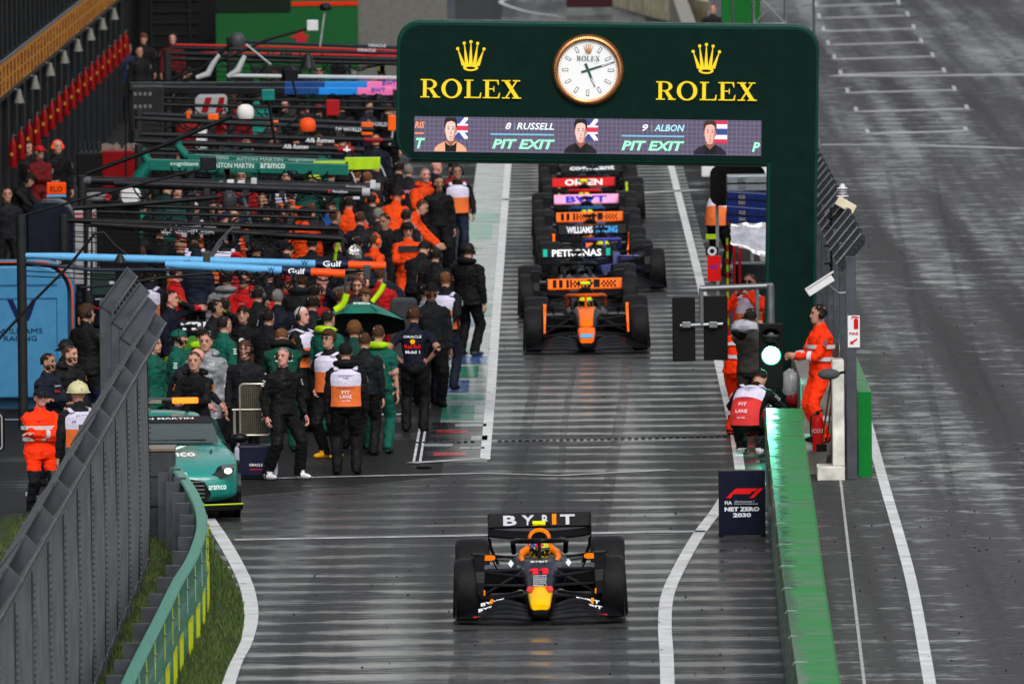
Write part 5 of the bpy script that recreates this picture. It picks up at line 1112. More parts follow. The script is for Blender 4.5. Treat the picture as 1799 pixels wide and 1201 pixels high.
for i in range(1, len(rp)):
    acc += (rp[i]-rp[i-1]).length
    if acc > 1.9:
        acc = 0; p = rp[i]; d = (rp[i]-rp[i-1]); d.z = 0; d.normalize(); nn = V((-d.y, d.x, 0)); nn = nn if nn.x > 0 else -nn
        mk('post', MB().box(p-nn*.17+V((0, 0, -.47)), (.17, .10, .90), 0, Matrix.Rotation(math.atan2(nn.y, nn.x), 3, 'Z')), FG, gr)
        mk('bolt', MB().ell(p+nn*.085+V((0, 0, -.15)), (.02, .02, .02), 8, 5), STEEL, gr)
        mb = MB()
        for k in range(9): q = p-d*(.1+k*.13)+nn*.083; mb.box(q+V((0, 0, -.75)), (.008, .022, .42 if k % 4 else .46), 0 if k % 2 == 0 else 0)
        for zz in (-.54, -.96): mb.box(p-d*.62+nn*.083+V((0, 0, zz+.01)), (.010, 1.05, .02), 0, Matrix.Rotation(math.atan2(d.y, d.x)+PI/2, 3, 'Z'))
        if i > 14: mk('code_panel', mb, YS, gr)
        mk('stripe', MB().box(p+nn*.078+V((0, 0, -.22)), (.006, .03, .40)), YS if i % 2 else YW, gr)
# grey box and posts in front of the green car
a = at(248, 940, 179); t = thing('barrier_end_box', 'dark grey metal box at the end of the guardrail before the green car', 'box', (at(278, 940, 179).x, 179, 0)); w = 58/S(179)
mk('case', MB().bb(-w/2, w/2, 0, .9, 0, 1.12), M('box_grey', '#34373b', .5, vary=.2), t, bevel=.02); mk('lid', MB().bb(-w/2-.01, w/2+.01, -.02, .92, 1.13, 1.16), M('box_lid', '#6a5c50', .35), t)
mk('seam', MB().bb(-w/2-.002, w/2+.002, -.004, .0, .42, .44).bb(-w/2-.002, w/2+.002, -.004, 0, .8, .815), BLK, t)
for i, (px, py, hh) in enumerate([(297, 940, 1.0), (309, 955, .95), (318, 972, .95)]):
    p = W(px, py); tag(mk('steel_post', MB().bb(-.07, .07, -.04, .04, 0, hh).bb(-.075, -.06, -.06, .06, 0, hh+.01), FG, loc=p), ['steel post beside the grey barrier box, farthest', 'steel post behind the guardrail curve, middle of three', 'steel post behind the guardrail curve, nearest of three'][i], 'post', 'posts behind the guardrail')
# ---------------------------------------------------------------- the crowd
K, NV, AM, OR, FR, GY, WH_ = '#060608', '#080d1c', '#084034', '#cc3c06', '#8e0c10', '#3a3c40', '#8a8a94'
HV = '#f43204'; PON = M('poncho_film', (.20, .21, .23), .22, coat=.5, bump=1, bscale=9, vary=.4)
def P_(*a, **k): return person(*a, **k)
RBc = [('ORACLE', .40, .022, .14, '#d8d8e0'), ('BULL', .33, .035, .12, '#e02818')]
AMb = [('aston', .42, .03, .16, '#c8e0d8'), ('cognizant', .33, .035, .24, '#d0e0dc'), ('aramco', .27, .035, .22, '#d0e0dc')]
# front row
P_(607, 603, 180, 'stand', K, K, 'person seen from behind in black cap and lilac and orange PIT LANE vest', hair='cap', hc='#0c0c0e', ex_=('hood', 'vesto'), glove=M('glove_black', '#0a0a0a', .7))
P_(496, 611, 35, 'spread', K, K, 'grey-haired person in black with white shoes standing right of the cage cart', hair='crop', hc='gr', skin=3, shoe=SHOEW, hy=-60, short=False, mark='#d0d0d8', pos=None)
P_(727, 540, 172, 'hips', NV, K, 'mechanic from behind in navy shirt reading ORACLE Red Bull Mobil 1, hands on hips', hair='crop', hc='br', short=True, ex_=('headset',), coat=0, back=[('ORACLE', .42, .035, .25, '#e0e0ea'), ('●', .35, .07, .07, '#e8a000'), ('Red Bull', .28, .055, .22, '#e01818'), ('Mobil 1', .20, .045, .20, '#d8d8e4')], skin=1)
P_(664, 572, 168, 'stand', '#084a3e', '#084a3e', 'mechanic in green overalls from behind with lime hood lining and cognizant lettering', hair='crop', hc='br', ex_=('hood#98c010',), back=[('—', .37, .05, .16, '#7ab020'), ('cognizant', .27, .04, .25, '#d0e0dc'), ('aramco', .20, .04, .20, '#d0e0dc')], short=True)
P_(579, 580, -35, 'pockets', K, K, 'brown-haired person with glasses in lilac vest and yellow shoes', hair='full', hc='br', ex_=('glasses', 'vesto-'), shoe=M('shoe_yellow', '#c88a10', .5), skin=0)
P_(782, 478, 165, 'behind', '#0e0e12', '#101622', 'person from behind in black with pale vest straps, beside the painted band', hair='short', hc='gi', ex_=('vesto-',))
P_(821, 428, 150, 'stand', K, K, 'person in long black hooded coat and headset standing on the pale band', hair='cap', hc='#1c1816', ex_=('headset', 'hood'), coat=2, shoe=M('shoe_slate', '#343c48', .5))
P_(803, 291, 5, 'walk', K, '#10182a', 'person in headset and lilac vest walking towards the camera on the pale band', hair='short', hc='dk', ex_=('muffs', 'vesto-'), skin=1)
P_(747, 500, 170, 'hips', PON, NV, 'person from behind in a clear plastic poncho with pink ALPINE print', hair='short', hc='dk', coat=2, back=[('BWT', .38, .05, .22, '#e090b8'), ('ALPINE', .31, .035, .22, '#b0b4bc')])
P_(757, 498, 10, 'stand', '#1c1e22', K, 'bearded person in black cap facing the camera behind the poncho wearer', hair='cap', hc='#0d0d10', ex_=('beard',), skin=1, h=1.83)
P_(716, 392, 8, 'hold', OR, OR, 'young driver in orange race suit with grey shoulders looking down', hair='full', hc='dk', pit=18, h=1.72, chest=[('▬', .40, .10, .34, '#26282c')], mark='#26282c')
P_(657, 410, 120, 'hips', OR, K, 'person in bright orange jacket and orange ear muffs turned away beside the driver', hair='short', hc='br', ex_=('muffs#f05010',))
P_(746, 296, 20, 'hold', OR, '#1a1a1c', 'tall bald person in orange jacket with an orange hood holding papers', hair='crop', hc='gr', ex_=('hood', 'beard'), h=1.88, skin=3)
P_(690, 334, 160, 'lean', OR, K, 'black-haired person in orange jacket from behind with orange ear muffs', hair='afro', hc='dk', ex_=('muffs#f05010',), skin=1)
P_(770, 311, 15, 'stand', K, K, 'bearded person in black with a dark hood left of the walking marshal', hair='hood', hc='#08080a', ex_=('beard',), skin=1, h=1.74)
P_(716, 352, 80, 'lean', OR, K, 'hunched person in orange jacket reaching right over dark equipment', hair='crop', hc='br')
P_(528, 540, 60, 'hold', '#0c0c0e', K, 'white-haired person in big dark headphones and lilac vest facing right', hair='crop', hc='wh', ex_=('muffs', 'vesto-'), skin=3)
P_(575, 545, 140, 'stand', '#084a3e', AM, 'mechanic in green jacket with lime hood, turned away beside the umbrella', hair='short', hc='dk', ex_=('hood#98c010',), mark='#c0d8d0', h=1.8)
P_(497, 579, 185, 'lean', '#083c30', '#083c30', 'mechanic from behind in dark green overalls with a black harness and wing emblem', hair='short', hc='gi', ex_=('hoodown#0c0c0c',), back=AMb)
P_(622, 565, 178, 'stand', '#08342a', K, 'fair-haired person in dark green under the green umbrella', hair='full', hc='gi')
P_(427, 539, -8, 'cross', K, K, 'person with long dark hair in black jacket with an orange and white round badge', hair='long', hc='dk', chest=[('●', .33, .075, .075, '#d8d8e0'), ('Gulf', .33, .03, .06, '#e05010')], h=1.7)
P_(431, 598, -12, 'stand', '#101014', K, 'long-haired bearded person with glasses and headset looking left', hair='long', hc='br', ex_=('glasses', 'headset', 'beard'), coat=1, mark='#c8c8d0')
P_(362, 585, -10, 'stand', PON, NV, 'dark-haired person in long grey translucent rain poncho near the green car', hair='short', hc='dk', coat=2, mark='#a8a8b0', ex_=('hood',), h=1.84)
P_(343, 619, -30, 'hold', K, K, 'short-haired person in black jacket looking at the camera behind the amber light bar', hair='crop', hc='br', ex_=('hood',), mark='#c87020', hy=20)
P_(317, 612, 60, 'lean', '#101018', K, 'bald person in navy looking down beside the green jackets', hair='bald', skin=3, pit=15, mark='#c8c8d0')
P_(312, 579, 85, 'stand', '#084a3e', '#0a2a24', 'person in green jacket and green cap worn backwards facing right', hair='capback', hc='#084a3e', ex_=('beard',), mark='#c0d8d0')
P_(268, 590, 60, 'stand', '#0a4a3c', K, 'person in long green coat half hidden by the fence brackets', hair='short', hc='dk', coat=2, mark='#c0d8d0')
P_(298, 511, 70, 'headhand', NV, K, 'dark-haired person in navy jacket facing right with a gloved hand at the radio', hair='crop', hc='dk', skin=3, glove=M('glove_lime', '#5c7010', .6), mark='#c8c8d0')
P_(376, 527, 75, 'headhand', '#18181c', K, 'dark-haired person raising a lime glove to the chin', hair='short', hc='dk', glove=M('glove_lime2', '#90b010', .6), skin=0)
P_(393, 524, 150, 'stand', '#101014', K, 'black-haired person from behind just right of the lime glove', hair='short', hc='dk', skin=1)
P_(392, 556, 125, 'stand', '#084a3e', K, 'short-haired mechanic in green jacket turned away at the middle of the crowd', hair='crop', hc='dk', mark='#c0d8d0', coat=1)
P_(346, 580, 170, 'bend', '#3a7a20', AM, 'bending mechanic in green and lime behind the poncho wearer', hair='short', hc='dk')
P_(352, 574, 175, 'stand', '#084a3e', AM, 'mechanic with dark hair seen from behind in green with a lime collar', hair='short', hc='dk', ex_=('hood#98c010',), h=1.68)
P_(398, 477, 165, 'stand', PON, K, 'person in crinkled silver rain cape seen from behind', hair='short', hc='dk', coat=2, ex_=('hood',))
P_(430, 478, -15, 'cross', '#a80e12', K, 'dark-haired person in red jacket looking down left', hair='short', hc='dk', ex_=('hood',), chest=[('SHELL', .36, .02, .08, '#d8b0a0')], skin=1, hy=-15)
P_(307, 467, 100, 'hold', '#a80e12', K, 'person in red jacket turned right just under the light blue beam', hair='cap', hc='#a81014', skin=3)
P_(487, 509, 178, 'stand', NV, K, 'shaven-headed person in navy jacket from behind near the middle', hair='crop', hc='gr', mark='#b8c0d0')
P_(452, 504, 160, 'stand', '#0e1210', K, 'person in black jacket from behind wearing a grey headset', hair='crop', hc='dk', ex_=('muffs#404248',), mark='#909898')
P_(527, 478, 165, 'stand', '#141416', K, 'broad person in black hooded coat from behind under the orange beam end', hair='full', hc='br', coat=2, ex_=('hood',), h=1.84)
P_(566, 478, 8, 'face', NV, K, 'bald person in navy jacket covering the mouth with one hand', hair='bald', skin=3, h=1.80)
P_(503, 482, 30, 'reach', '#a80e12', '#a80e12', 'person in red raising an arm beside the black hooded coat', hair='cap', hc='#a81014', ex_=('headset',))
P_(552, 500, 150, 'hold', '#8e0c10', '#8e0c10', 'mechanic in dark red suit with navy sleeves between two onlookers', hair='short', hc='dk', mark='#3a4060')
P_(634, 471, 5, 'stand', '#5a1014', K, 'dark-haired bearded person looking out below the orange beam end', hair='short', hc='dk', ex_=('beard',), skin=1)
P_(615, 466, 180, 'stand', '#4a4440', K, 'person in plain grey-brown coat from behind', hair='hood', hc='#4a4440', coat=2)
P_(628, 491, -5, 'stand', '#28282c', K, 'short ginger-haired person facing the camera above the umbrella', hair='crop', hc='gi', ex_=('beard',), skin=3, h=1.7)
P_(641, 508, -10, 'stand', '#2a1c20', K, 'brown-haired person peeking over the top of the umbrella', hair='full', hc='gi', h=1.66)
P_(668, 470, 150, 'hold', '#9c0e14', '#9c0e14', 'mechanic in red with navy shoulders holding a lime hose', hair='short', hc='br', mark='#202848')
P_(683, 480, -75, 'bend', '#12141e', K, 'bald person in headphones bending left in a dark jacket', hair='bald', ex_=('muffs',), skin=3)
P_(764, 436, 175, 'stand', K, K, 'person in black with large headset seen from behind left of the long coat', hair='crop', hc='dk', ex_=('muffs',), h=1.76)
# second band
P_(340, 356, 3, 'stand', '#8a1014', K, 'elderly white-haired person with glasses in red shirt and lilac vest', hair='crop', hc='wh', ex_=('glasses', 'vesto-'), skin=3)
P_(376, 356, -8, 'stand', K, K, 'bearded balding person in black next to the elderly one', hair='crop', hc='dk', ex_=('beard',), skin=1)
P_(390, 358, -20, 'stand', '#101216', K, 'dark-haired person between the balding one and the silver helmet', hair='short', hc='dk', skin=1)
P_(398, 373, -45, 'stand', NV, K, 'person in dark cap with a small round star badge', hair='cap', hc='#10182c', skin=3)
P_(412, 366, -12, 'cross', OR, K, 'dark-haired person in orange and black jacket facing the camera', hair='short', hc='dk', skin=0, mark='#101012')
P_(461, 341, -5, 'cross', '#0e0f13', K, 'tall dark-haired person in suit jacket and white shirt', hair='short', hc='dk', ex_=('beard',), skin=0, h=1.86)
P_(467, 363, 170, 'stand', '#10141c', K, 'short dark-haired person from behind in front of the suit', hair='crop', hc='dk')
P_(487, 361, 110, 'stand', '#0e1620', K, 'dark-haired person turned right in navy beside the bearded one', hair='short', hc='dk', skin=1)
P_(506, 357, 70, 'stand', '#0e0e12', K, 'bearded person with slicked hair in profile to the right', hair='short', hc='dk', ex_=('beard',), skin=1)
P_(535, 367, 175, 'stand', OR, K, 'person with a round black hairstyle in orange jacket with silver collar', hair='afro', hc='dk', skin=2)
P_(576, 353, 75, 'stand', '#123c78', NV, 'bearded dark-haired person in blue patterned shirt facing right', hair='full', hc='dk', ex_=('beard',), skin=1)
P_(587, 369, 120, 'stand', K, K, 'shaven person in black shirt turned away beside the blue shirt', hair='crop', hc='br', skin=1)
P_(510, 332, 180, 'spread', OR, K, 'broad person in orange and grey jacket from behind under the dark pipe', hair='short', hc='br', coat=2, h=1.7, back=[('▬', .42, .07, .30, '#26282c'), ('McLaren', .42, .03, .16, '#8a90b0')])
P_(546, 357, 160, 'stand', '#16181c', K, 'brown-haired person from behind between orange and blue', hair='short', hc='br')
P_(677, 376, -30, 'stand', K, K, 'dark-haired person in black jacket looking down left', hair='short', hc='dk', skin=1, pit=12, mark='#c8c8c8', h=1.82)
P_(664, 366, 160, 'stand', '#18181c', K, 'bald-crowned person behind the black jacket', hair='crop', hc='gr', skin=3)
P_(713, 368, 150, 'stand', '#12141a', K, 'dark-haired person from behind above the race suit driver', hair='short', hc='dk')
P_(632, 372, 175, 'stand', '#101018', K, 'person in black and pink from behind between the orange sleeves', hair='short', hc='br', back=[('BWT', .34, .03, .12, '#c070a0')])
P_(612, 345, 165, 'reach', OR, K, 'person in orange sleeves reaching up to the dark pipe end', hair='short', hc='dk')
P_(653, 340, 150, 'stand', '#18181c', K, 'person in ear muffs turned away beside the silver pipe end', hair='short', hc='dk', ex_=('muffs#d85010',))
P_(424, 347, 20, 'stand', '#101828', K, 'person in navy with blue badges behind the leaning strut', hair='cap', hc='#101828', skin=1)
P_(345, 320, 10, 'stand', '#101416', K, 'person looking out between the pipe and the hexagonal lamp', hair='short', hc='dk', skin=1)
P_(310, 330, 30, 'stand', '#0b3c34', K, 'person in dark green left of the upright strut', hair='short', hc='dk')
P_(285, 322, 160, 'lean', '#0e2c28', K, 'mechanic leaning over beside the teal gantry leg', hair='helmet', hc='#303438')
# third band
P_(424, 298, 0, 'stand', '#8a1014', K, 'person in red seen under the green beam, face to the camera', hair='short', hc='dk')
P_(405, 305, 170, 'stand', '#6a1014', K, 'person in maroon from behind under the green beam', hair='short', hc='dk')
P_(503, 300, 5, 'stand', '#10141a', K, 'person with lilac shoulders under the lime beam end', hair='crop', hc='br', ex_=('vesto-',))
P_(537, 308, 150, 'lean', '#0b3c34', K, 'person in lime and silver helmet bending under the lime block', hair='helmet', hc='#8aa030')
P_(581, 296, 170, 'stand', '#0b4a3c', K, 'brown-haired person in green left of the two shaven heads', hair='short', hc='br')
P_(625, 296, 170, 'stand', '#1a1418', K, 'ruddy shaven person from behind below the lime block', hair='crop', hc='gi', skin=3)
P_(645, 302, 175, 'stand', '#141418', K, 'red-haired person from behind right of the ruddy one', hair='short', hc='gi', skin=3)
P_(660, 280, 165, 'stand', '#141418', K, 'dark-haired person turned away under the lime beam tip', hair='short', hc='dk')
P_(700, 284, 178, 'stand', K, K, 'dark-haired person from behind, left of the pink BWT shirt', hair='short', hc='dk')
P_(717, 289, 175, 'stand', '#101014', K, 'grey-cropped person in black shirt with a pink BWT back panel', hair='crop', hc='gr', back=[('BWT', .34, .06, .20, '#e08cb8')])
P_(765, 283, 120, 'stand', '#10182a', K, 'bald person in navy turned away behind the orange hood', hair='bald', skin=3)
P_(796, 284, 20, 'stand', '#6a0c10', K, 'person in dark red behind the walking marshal', hair='capback', hc='#101012', h=1.80)
# gaps in the middle mass
P_(246, 432, 170, 'stand', '#0c0c0e', K, 'person from behind with a red and white arrow logo on the back', hair='short', hc='br', back=[('●', .33, .10, .10, '#c81420'), ('C', .33, .05, .05, '#e8e0e0')])
P_(316, 420, 175, 'stand', K, K, 'person from behind in black and lilac vest left of the two printed vests', hair='bald', ex_=('vesto-',), skin=1)
P_(342, 404, 178, 'stand', '#101014', K, 'person from behind in a printed lilac vest, the left one of a pair', hair='short', hc='dk', ex_=('vesto',))
P_(394, 404, 182, 'stand', '#101014', K, 'person from behind in a printed orange vest, the right one of a pair', hair='short', hc='dk', ex_=('vesto',))
P_(412, 445, 175, 'lean', '#8a1014', K, 'person with a bright red cap just above the light blue beam', hair='capback', hc='#d01c20')
P_(345, 440, 170, 'stand', '#141c2c', K, 'person in a dark cap behind the blue beam bracket', hair='cap', hc='#141c2c')
P_(235, 385, 150, 'stand', '#0c1c18', K, 'person in dark clothes in front of the teal gantry leg', hair='short', hc='dk')
P_(500, 428, 170, 'lean', '#101014', K, 'mechanic in black leaning behind the black beam', hair='cap', hc='#101014')
P_(548, 415, 175, 'stand', '#0d0d10', K, 'broad person in black with MoneyGram on the back', hair='short', hc='dk', coat=2, back=[('MoneyGram', .42, .03, .24, '#b0b0b4'), ('HAAS', .36, .035, .14, '#d0d0d4')])
P_(585, 420, 160, 'lean', '#101012', K, 'crouched mechanic in black among cables near the silver foil', hair='helmet', hc='#18181a')
P_(626, 415, 175, 'stand', '#0e1222', K, 'person in navy from behind between foil and orange jacket', hair='short', hc='dk', back=[('AS', .3, .02, .05, '#6a78b0')])
P_(735, 425, 160, 'lean', '#0c0c10', K, 'person in black bending behind the race suit driver', hair='short', hc='dk')
P_(133, 430, 60, 'stand', '#141c30', K, 'ginger-haired person beside the white column', hair='short', hc='gi', h=1.7)
P_(165, 455, 170, 'stand', '#10141c', K, 'person with short hair behind the leaning black boom', hair='short', hc='dk', h=1.7)
P_(180, 480, 175, 'stand', '#0c1020', K, 'mechanic from behind with Red Bull lettering, just left of the fence', hair='cap', hc='#0c1020', h=1.62, back=[('ORACLE', .40, .03, .2, '#d8d8e0'), ('●', .33, .06, .06, '#e8a000'), ('Red Bull', .26, .05, .22, '#e02010')])
P_(262, 470, 160, 'stand', '#12141e', K, 'person in navy and lilac stripes right of the fence top', hair='short', hc='dk', ex_=('vesto-',), h=1.74)
P_(470, 545, 150, 'stand', '#0c0c10', K, 'person in black half behind the long-haired one in black', hair='crop', hc='dk', h=1.72)
P_(548, 520, 170, 'stand', '#14161c', K, 'person in charcoal turned away behind the white-haired marshal', hair='short', hc='dk', h=1.74)
P_(598, 510, 165, 'stand', '#101218', K, 'person in black between the umbrella and the navy jacket', hair='short', hc='br', h=1.72)
P_(640, 585, 170, 'stand', '#0c0f12', K, 'person in black standing in the shade of the umbrella', hair='crop', hc='br', h=1.7)
# left: by the garages and the cabinet
P_(150, 536, 130, 'point', '#0c0c0e', '#10182c', 'brown-haired person in long black coat and headphones pointing right by the blue cabinet', hair='full', hc='br', ex_=('muffs',), coat=2, hy=-20, h=1.84)
P_(82, 621, 60, 'cross', '#0c1020', K, 'dark-haired bearded person in sponsor-covered navy shirt looking up right', hair='short', hc='dk', ex_=('beard',), skin=1, mark='#d0d0d8', chest=RBc)
P_(122, 608, 50, 'pockets', '#0d0d10', K, 'brown-haired bearded person in black jacket by the blue cabinet', hair='short', hc='br', ex_=('beard', 'hood'), mark='#c87020')
P_(114, 597, 140, 'stand', '#0c0c0e', K, 'person in a black cap mostly behind the bearded pair', hair='capback', hc='#101014', skin=1)
P_(70, 683, 22, 'cross', HV, '#14141a', 'marshal in orange high visibility suit and dark cap with folded arms', hair='cap', hc='#0e0e14', ex_=('glasses', 'hivis'), skin=3, h=1.66, coat=2)
P_(138, 675, 200, 'stand', '#141418', K, 'fire marshal in cream helmet and lilac vest behind the fence', hair='helmet', hc='#b8b48c', ex_=('vesto-',), back=[('DUTCH', .43, .03, .16, '#202860'), ('FIRE MARSHAL', .36, .03, .26, '#202860')])
P_(47, 250, 40, 'stand', K, K, 'person in black with a white lanyard at the garage doors', hair='short', hc='dk')
P_(68, 256, 30, 'cross', '#5a0c10', '#5a0c10', 'mechanic in dark red with a red and white cap by the garage', hair='cap', hc='#a81418', mark='#c0c0c8')
P_(100, 247, 25, 'stand', K, K, 'bald person in orange ear muffs and black at the garage doors', hair='bald', ex_=('muffs#f05010',), skin=3)
P_(30, 305, 70, 'lean', '#101012', K, 'dark-haired person with headphones leaning forward at the far left', hair='full', hc='dk', ex_=('muffs',), h=1.7)
P_(12, 330, 10, 'stand', '#14161a', K, 'person in black at the left frame edge', hair='short', hc='dk')
P_(252, 60, -5, 'stand', '#101012', K, 'fair-haired person at the far end of the garages', hair='full', hc='gi')
P_(244, 82, 20, 'stand', '#101012', K, 'dark-haired person in black with a red lanyard at the far garages', hair='short', hc='dk')
P_(224, 76, 20, 'stand', '#16203a', K, 'person in navy shirt nearest the last fire extinguishers', hair='short', hc='dk')
P_(303, 60, 0, 'stand', '#4a0c10', K, 'person in dark red far behind the grey lamp head', hair='short', hc='dk', skin=3)
P_(635, 12, 180, 'stand', '#c01414', '#c01414', 'person in red coat by the green hoarding at the back', hair='short', hc='br', coat=2)
P_(395, 165, 20, 'lean', '#8a1014', K, 'mechanic in red and white behind the white boom head', hair='helmet', hc='#8a2024')
P_(645, 178, 60, 'reach', '#10182a', K, 'person in navy raising a hand under the blue and pink beam', hair='short', hc='dk')
P_(600, 178, 175, 'stand', '#14141a', K, 'person in black under the middle of the blue and pink beam', hair='short', hc='dk')
P_(560, 185, 175, 'stand', '#101014', K, 'person in black left of the red board under the blue beam', hair='cap', hc='#8a1014')
P_(450, 160, 175, 'spread', '#0c6a60', K, 'broad mechanic in bright teal below the blue beam', hair='short', hc='dk', coat=2)
for i, (x, y) in enumerate([(350, 232), (432, 238), (520, 232), (600, 236), (660, 236), (470, 205), (330, 190)]):
    P_(x, y, [170, 20, 185, 150, 0, 175, 30][i], 'stand', [K, '#0b4a3c', '#14161c', '#101014', NV, '#202226', '#6a0c10'][i], K,
       ['person in black left of the white tank in the far pit boxes', 'person in green near the white boom foot', 'person with lime straps in the far pit boxes', 'person in black below the DP WORLD lettering', 'person in navy next to the arch edge', 'person in grey below the teal lamp head', 'mechanic in dark red beside the white and red cover'][i],
       hair=['short', 'short', 'cap', 'short', 'short', 'short', 'short'][i], hc=['dk', 'br', '#101010', 'dk', 'br', 'gr', 'dk'][i])
for x, y, f_, c_, hs_, hc_, lb in [(300, 150, 160, '#08080a', 'short', 'dk', 'person in black just under the far left end of the blue beam'), (330, 118, 20, '#101014', 'cap', '#101014', 'person in dark cap below the twin white arches'), (480, 120, 170, '#0c0c10', 'short', 'br', 'person in black right of the second white arch'), (560, 118, 10, '#0a2a24', 'short', 'dk', 'person in dark green beneath the flared lamp'),
    (620, 122, 175, '#101018', 'short', 'gr', 'grey-haired person in black above the pink beam end'), (670, 118, 170, '#14141a', 'cap', '#5a7010', 'person with a lime cap above the pink beam end'), (262, 190, 60, '#08080a', 'short', 'dk', 'person in black at the left of the monitor rack'), (420, 180, 170, '#5a0c10', 'short', 'dk', 'mechanic in dark red between the white and teal lamps'),
    (500, 176, 5, '#0a0a0e', 'short', 'br', 'person in black facing the camera under the blue beam'), (530, 182, 180, '#12141a', 'short', 'dk', 'person from behind in black left of the oval orange lamp'), (680, 182, 150, '#0a0a0e', 'short', 'dk', 'person in black closest to the arch under the pink beam'), (395, 235, 170, '#084a3e', 'cap', '#084a3e', 'mechanic in green cap behind the script-lettered gantry'),
    (480, 240, 20, '#101014', 'short', 'dk', 'person in black with lime gloves behind the script-lettered gantry'), (560, 236, 175, '#084a3e', 'short', 'gi', 'sandy-haired mechanic in green right of the teal lamp mast'), (280, 250, 30, '#0a0a0e', 'short', 'dk', 'person in black right of the red tool cart'), (215, 300, 20, '#0a0a0e', 'cap', '#0a0a0e', 'mechanic in black cap in front of the red tool cart'),
    (215, 345, 160, '#0a0a0e', 'short', 'br', 'mechanic in black bending near the white wheel covers'), (250, 350, 175, '#0a0c14', 'short', 'dk', 'person in navy left of the teal gantry leg'), (185, 400, 20, '#0a0a0e', 'short', 'dk', 'person in black right of the white locker'), (210, 410, 170, '#0a0a0e', 'short', 'dk', 'person in black from behind under the bent boom'),
    (280, 395, 175, '#0a0a10', 'short', 'br', 'person in black behind the alphataurif1 lettering'), (450, 425, 175, '#0a0a10', 'short', 'dk', 'person in black behind the right half of the black beams'), (470, 470, 160, '#0a0a10', 'short', 'dk', 'person in black directly under the middle of the light blue beam')]:
    P_(x, y, f_, 'stand', c_, K, lb, hair=hs_, hc=hc_, skin=rnd.choice([0, 1, 3]))
# right side
m1 = P_(1440, 538, -72, 'hold', HV, HV, 'marshal in orange high visibility suit and black ear muffs holding a phone', hair='short', hc='dk', ex_=('muffs', 'hivis'), pos=(at(1444, 790, 193).x, 193.2, .34), h=1.88, coat=1)
ph = hung('phone', 'small dark phone in the hand of the orange marshal', 'phone', 1414, 612, 193.0); mk('body', MB().box((0, 0, 0), (.07, .14, .012), 0, Matrix.Rotation(R(20), 3, 'Y')), BLK, ph)
P_(1322, 648, 155, 'crouch', '#0c0c0e', K, 'crouching photographer in red and white PHOTOGRAPHER vest by the barrier end', hair='short', hc='dk', ex_=('vestr',), shoe=SHOEW, pos=(at(1322, 790, 196).x, 196.5, .0), h=1.9)
P_(1318, 505, -20, 'camera', HV, K, 'marshal with sunglasses and pink and orange vest behind the signal arm', hair='short', hc='br', ex_=('shades', 'vesto-'), skin=3, pos=(at(1318, 505, 207).x, 207, .25))
P_(1300, 560, 160, 'camera', '#302c2a', '#302c2a', 'camera operator in brown filming towards the pit lane', hair='crop', hc='dk', pos=(at(1318, 560, 199.4).x, 199.4, .10))
P_(1300, 588, 150, 'lean', HV, HV, 'orange marshal bending behind the crouching photographer', hair='short', hc='dk', ex_=('hivis',), pos=(at(1299, 660, 201).x, 201.2, .0))
P_(1262, 318, 155, 'lean', K, K, 'person in black cap and red cable leaning on the pit stand', hair='capback', hc='#141012', ex_=('vesto-',), coat=1)
P_(1252, 8, 0, 'stand', '#101014', K, 'person far away beside the green tower', hair='short', hc='br')
cm = hung('video_camera', 'video camera wrapped in grey plastic film held by the operator', 'camera', 1308, 574, 198.9)
mb = MB().ell((0, 0, 0), (.19, .2, .10), 14, 9); mb.v = [p+V((rnd.uniform(-.015, .015), 0, rnd.uniform(-.015, .015))) for p in mb.v]; mk('rain_cover', mb, PLS, cm, smooth=True); mk('lens_hood', MB().tube([(-.12, 0, -.05), (-.03, -.1, -.12)], .08, 14), BLK, cm)
# ---------------------------------------------------------------- garages on the left
XW = -10.3
CLAD = M('cladding_dark', '#07090c', .5, vary=.15); COLM = M('column_grey', '#15181d', .45, vary=.15); 
gar = thing('garage_building', 'dark garage building with ribbed columns and overhanging black cladding', 'building', (XW, 200, 0)); L_ = 165
mk('wall', MB().bb(-.4, 0, 0, L_, 0, 3.0), M('garage_wall', '#06070a', .6), gar)
mb = MB().bb(-1, .08, 0, L_, 3.62, 12)
mk('cladding', mb, CLAD, gar)
mb = MB()
for i in range(70): mb.bb(.08, .14, i*2.35, i*2.35+.25, 3.7, 12)
mk('cladding_rib', mb, M('rib_dark', '#0d1014', .4), gar)
mk('soffit', MB().bb(-.4, .2, 0, L_, 2.96, 3.04), COLM, gar)
bn = thing('orange_banner', 'long yellow-orange banner with rows of dark red lettering along the garage front', 'banner', (XW+.16, 200, 3.33))
mk('cloth', MB().bb(-.02, .02, 0, L_, -.33, .30), M('banner_yellow', '#c07c10', .6, vary=.12), bn); mk('edge', MB().bb(-.03, .03, 0, L_, -.36, -.33).bb(-.03, .03, 0, L_, .30, .33), M('banner_edge', '#5a6068', .5), bn)
mb = MB(); y = 55
r2 = random.Random(3)
while y < L_-3:
    for row in (0, 1):
        for k in range(4):
            h_ = .055; z = -.27+row*.27+k*.06
            if r2.random() < .82: mb.bb(.02, .028, y+r2.uniform(0, .25), y+r2.uniform(.7, 1.05), z, z+h_*.6)
        mb.bb(.02, .027, y+.4, y+.62, -.26+row*.27, -.05+row*.27)
    y += 1.75
mk('lettering', mb, M('banner_red', '#5a1408', .6), bn)
cyl = [(.0, 0), (.08, .01), (.085, .42), (.05, .52), (.03, .56)]
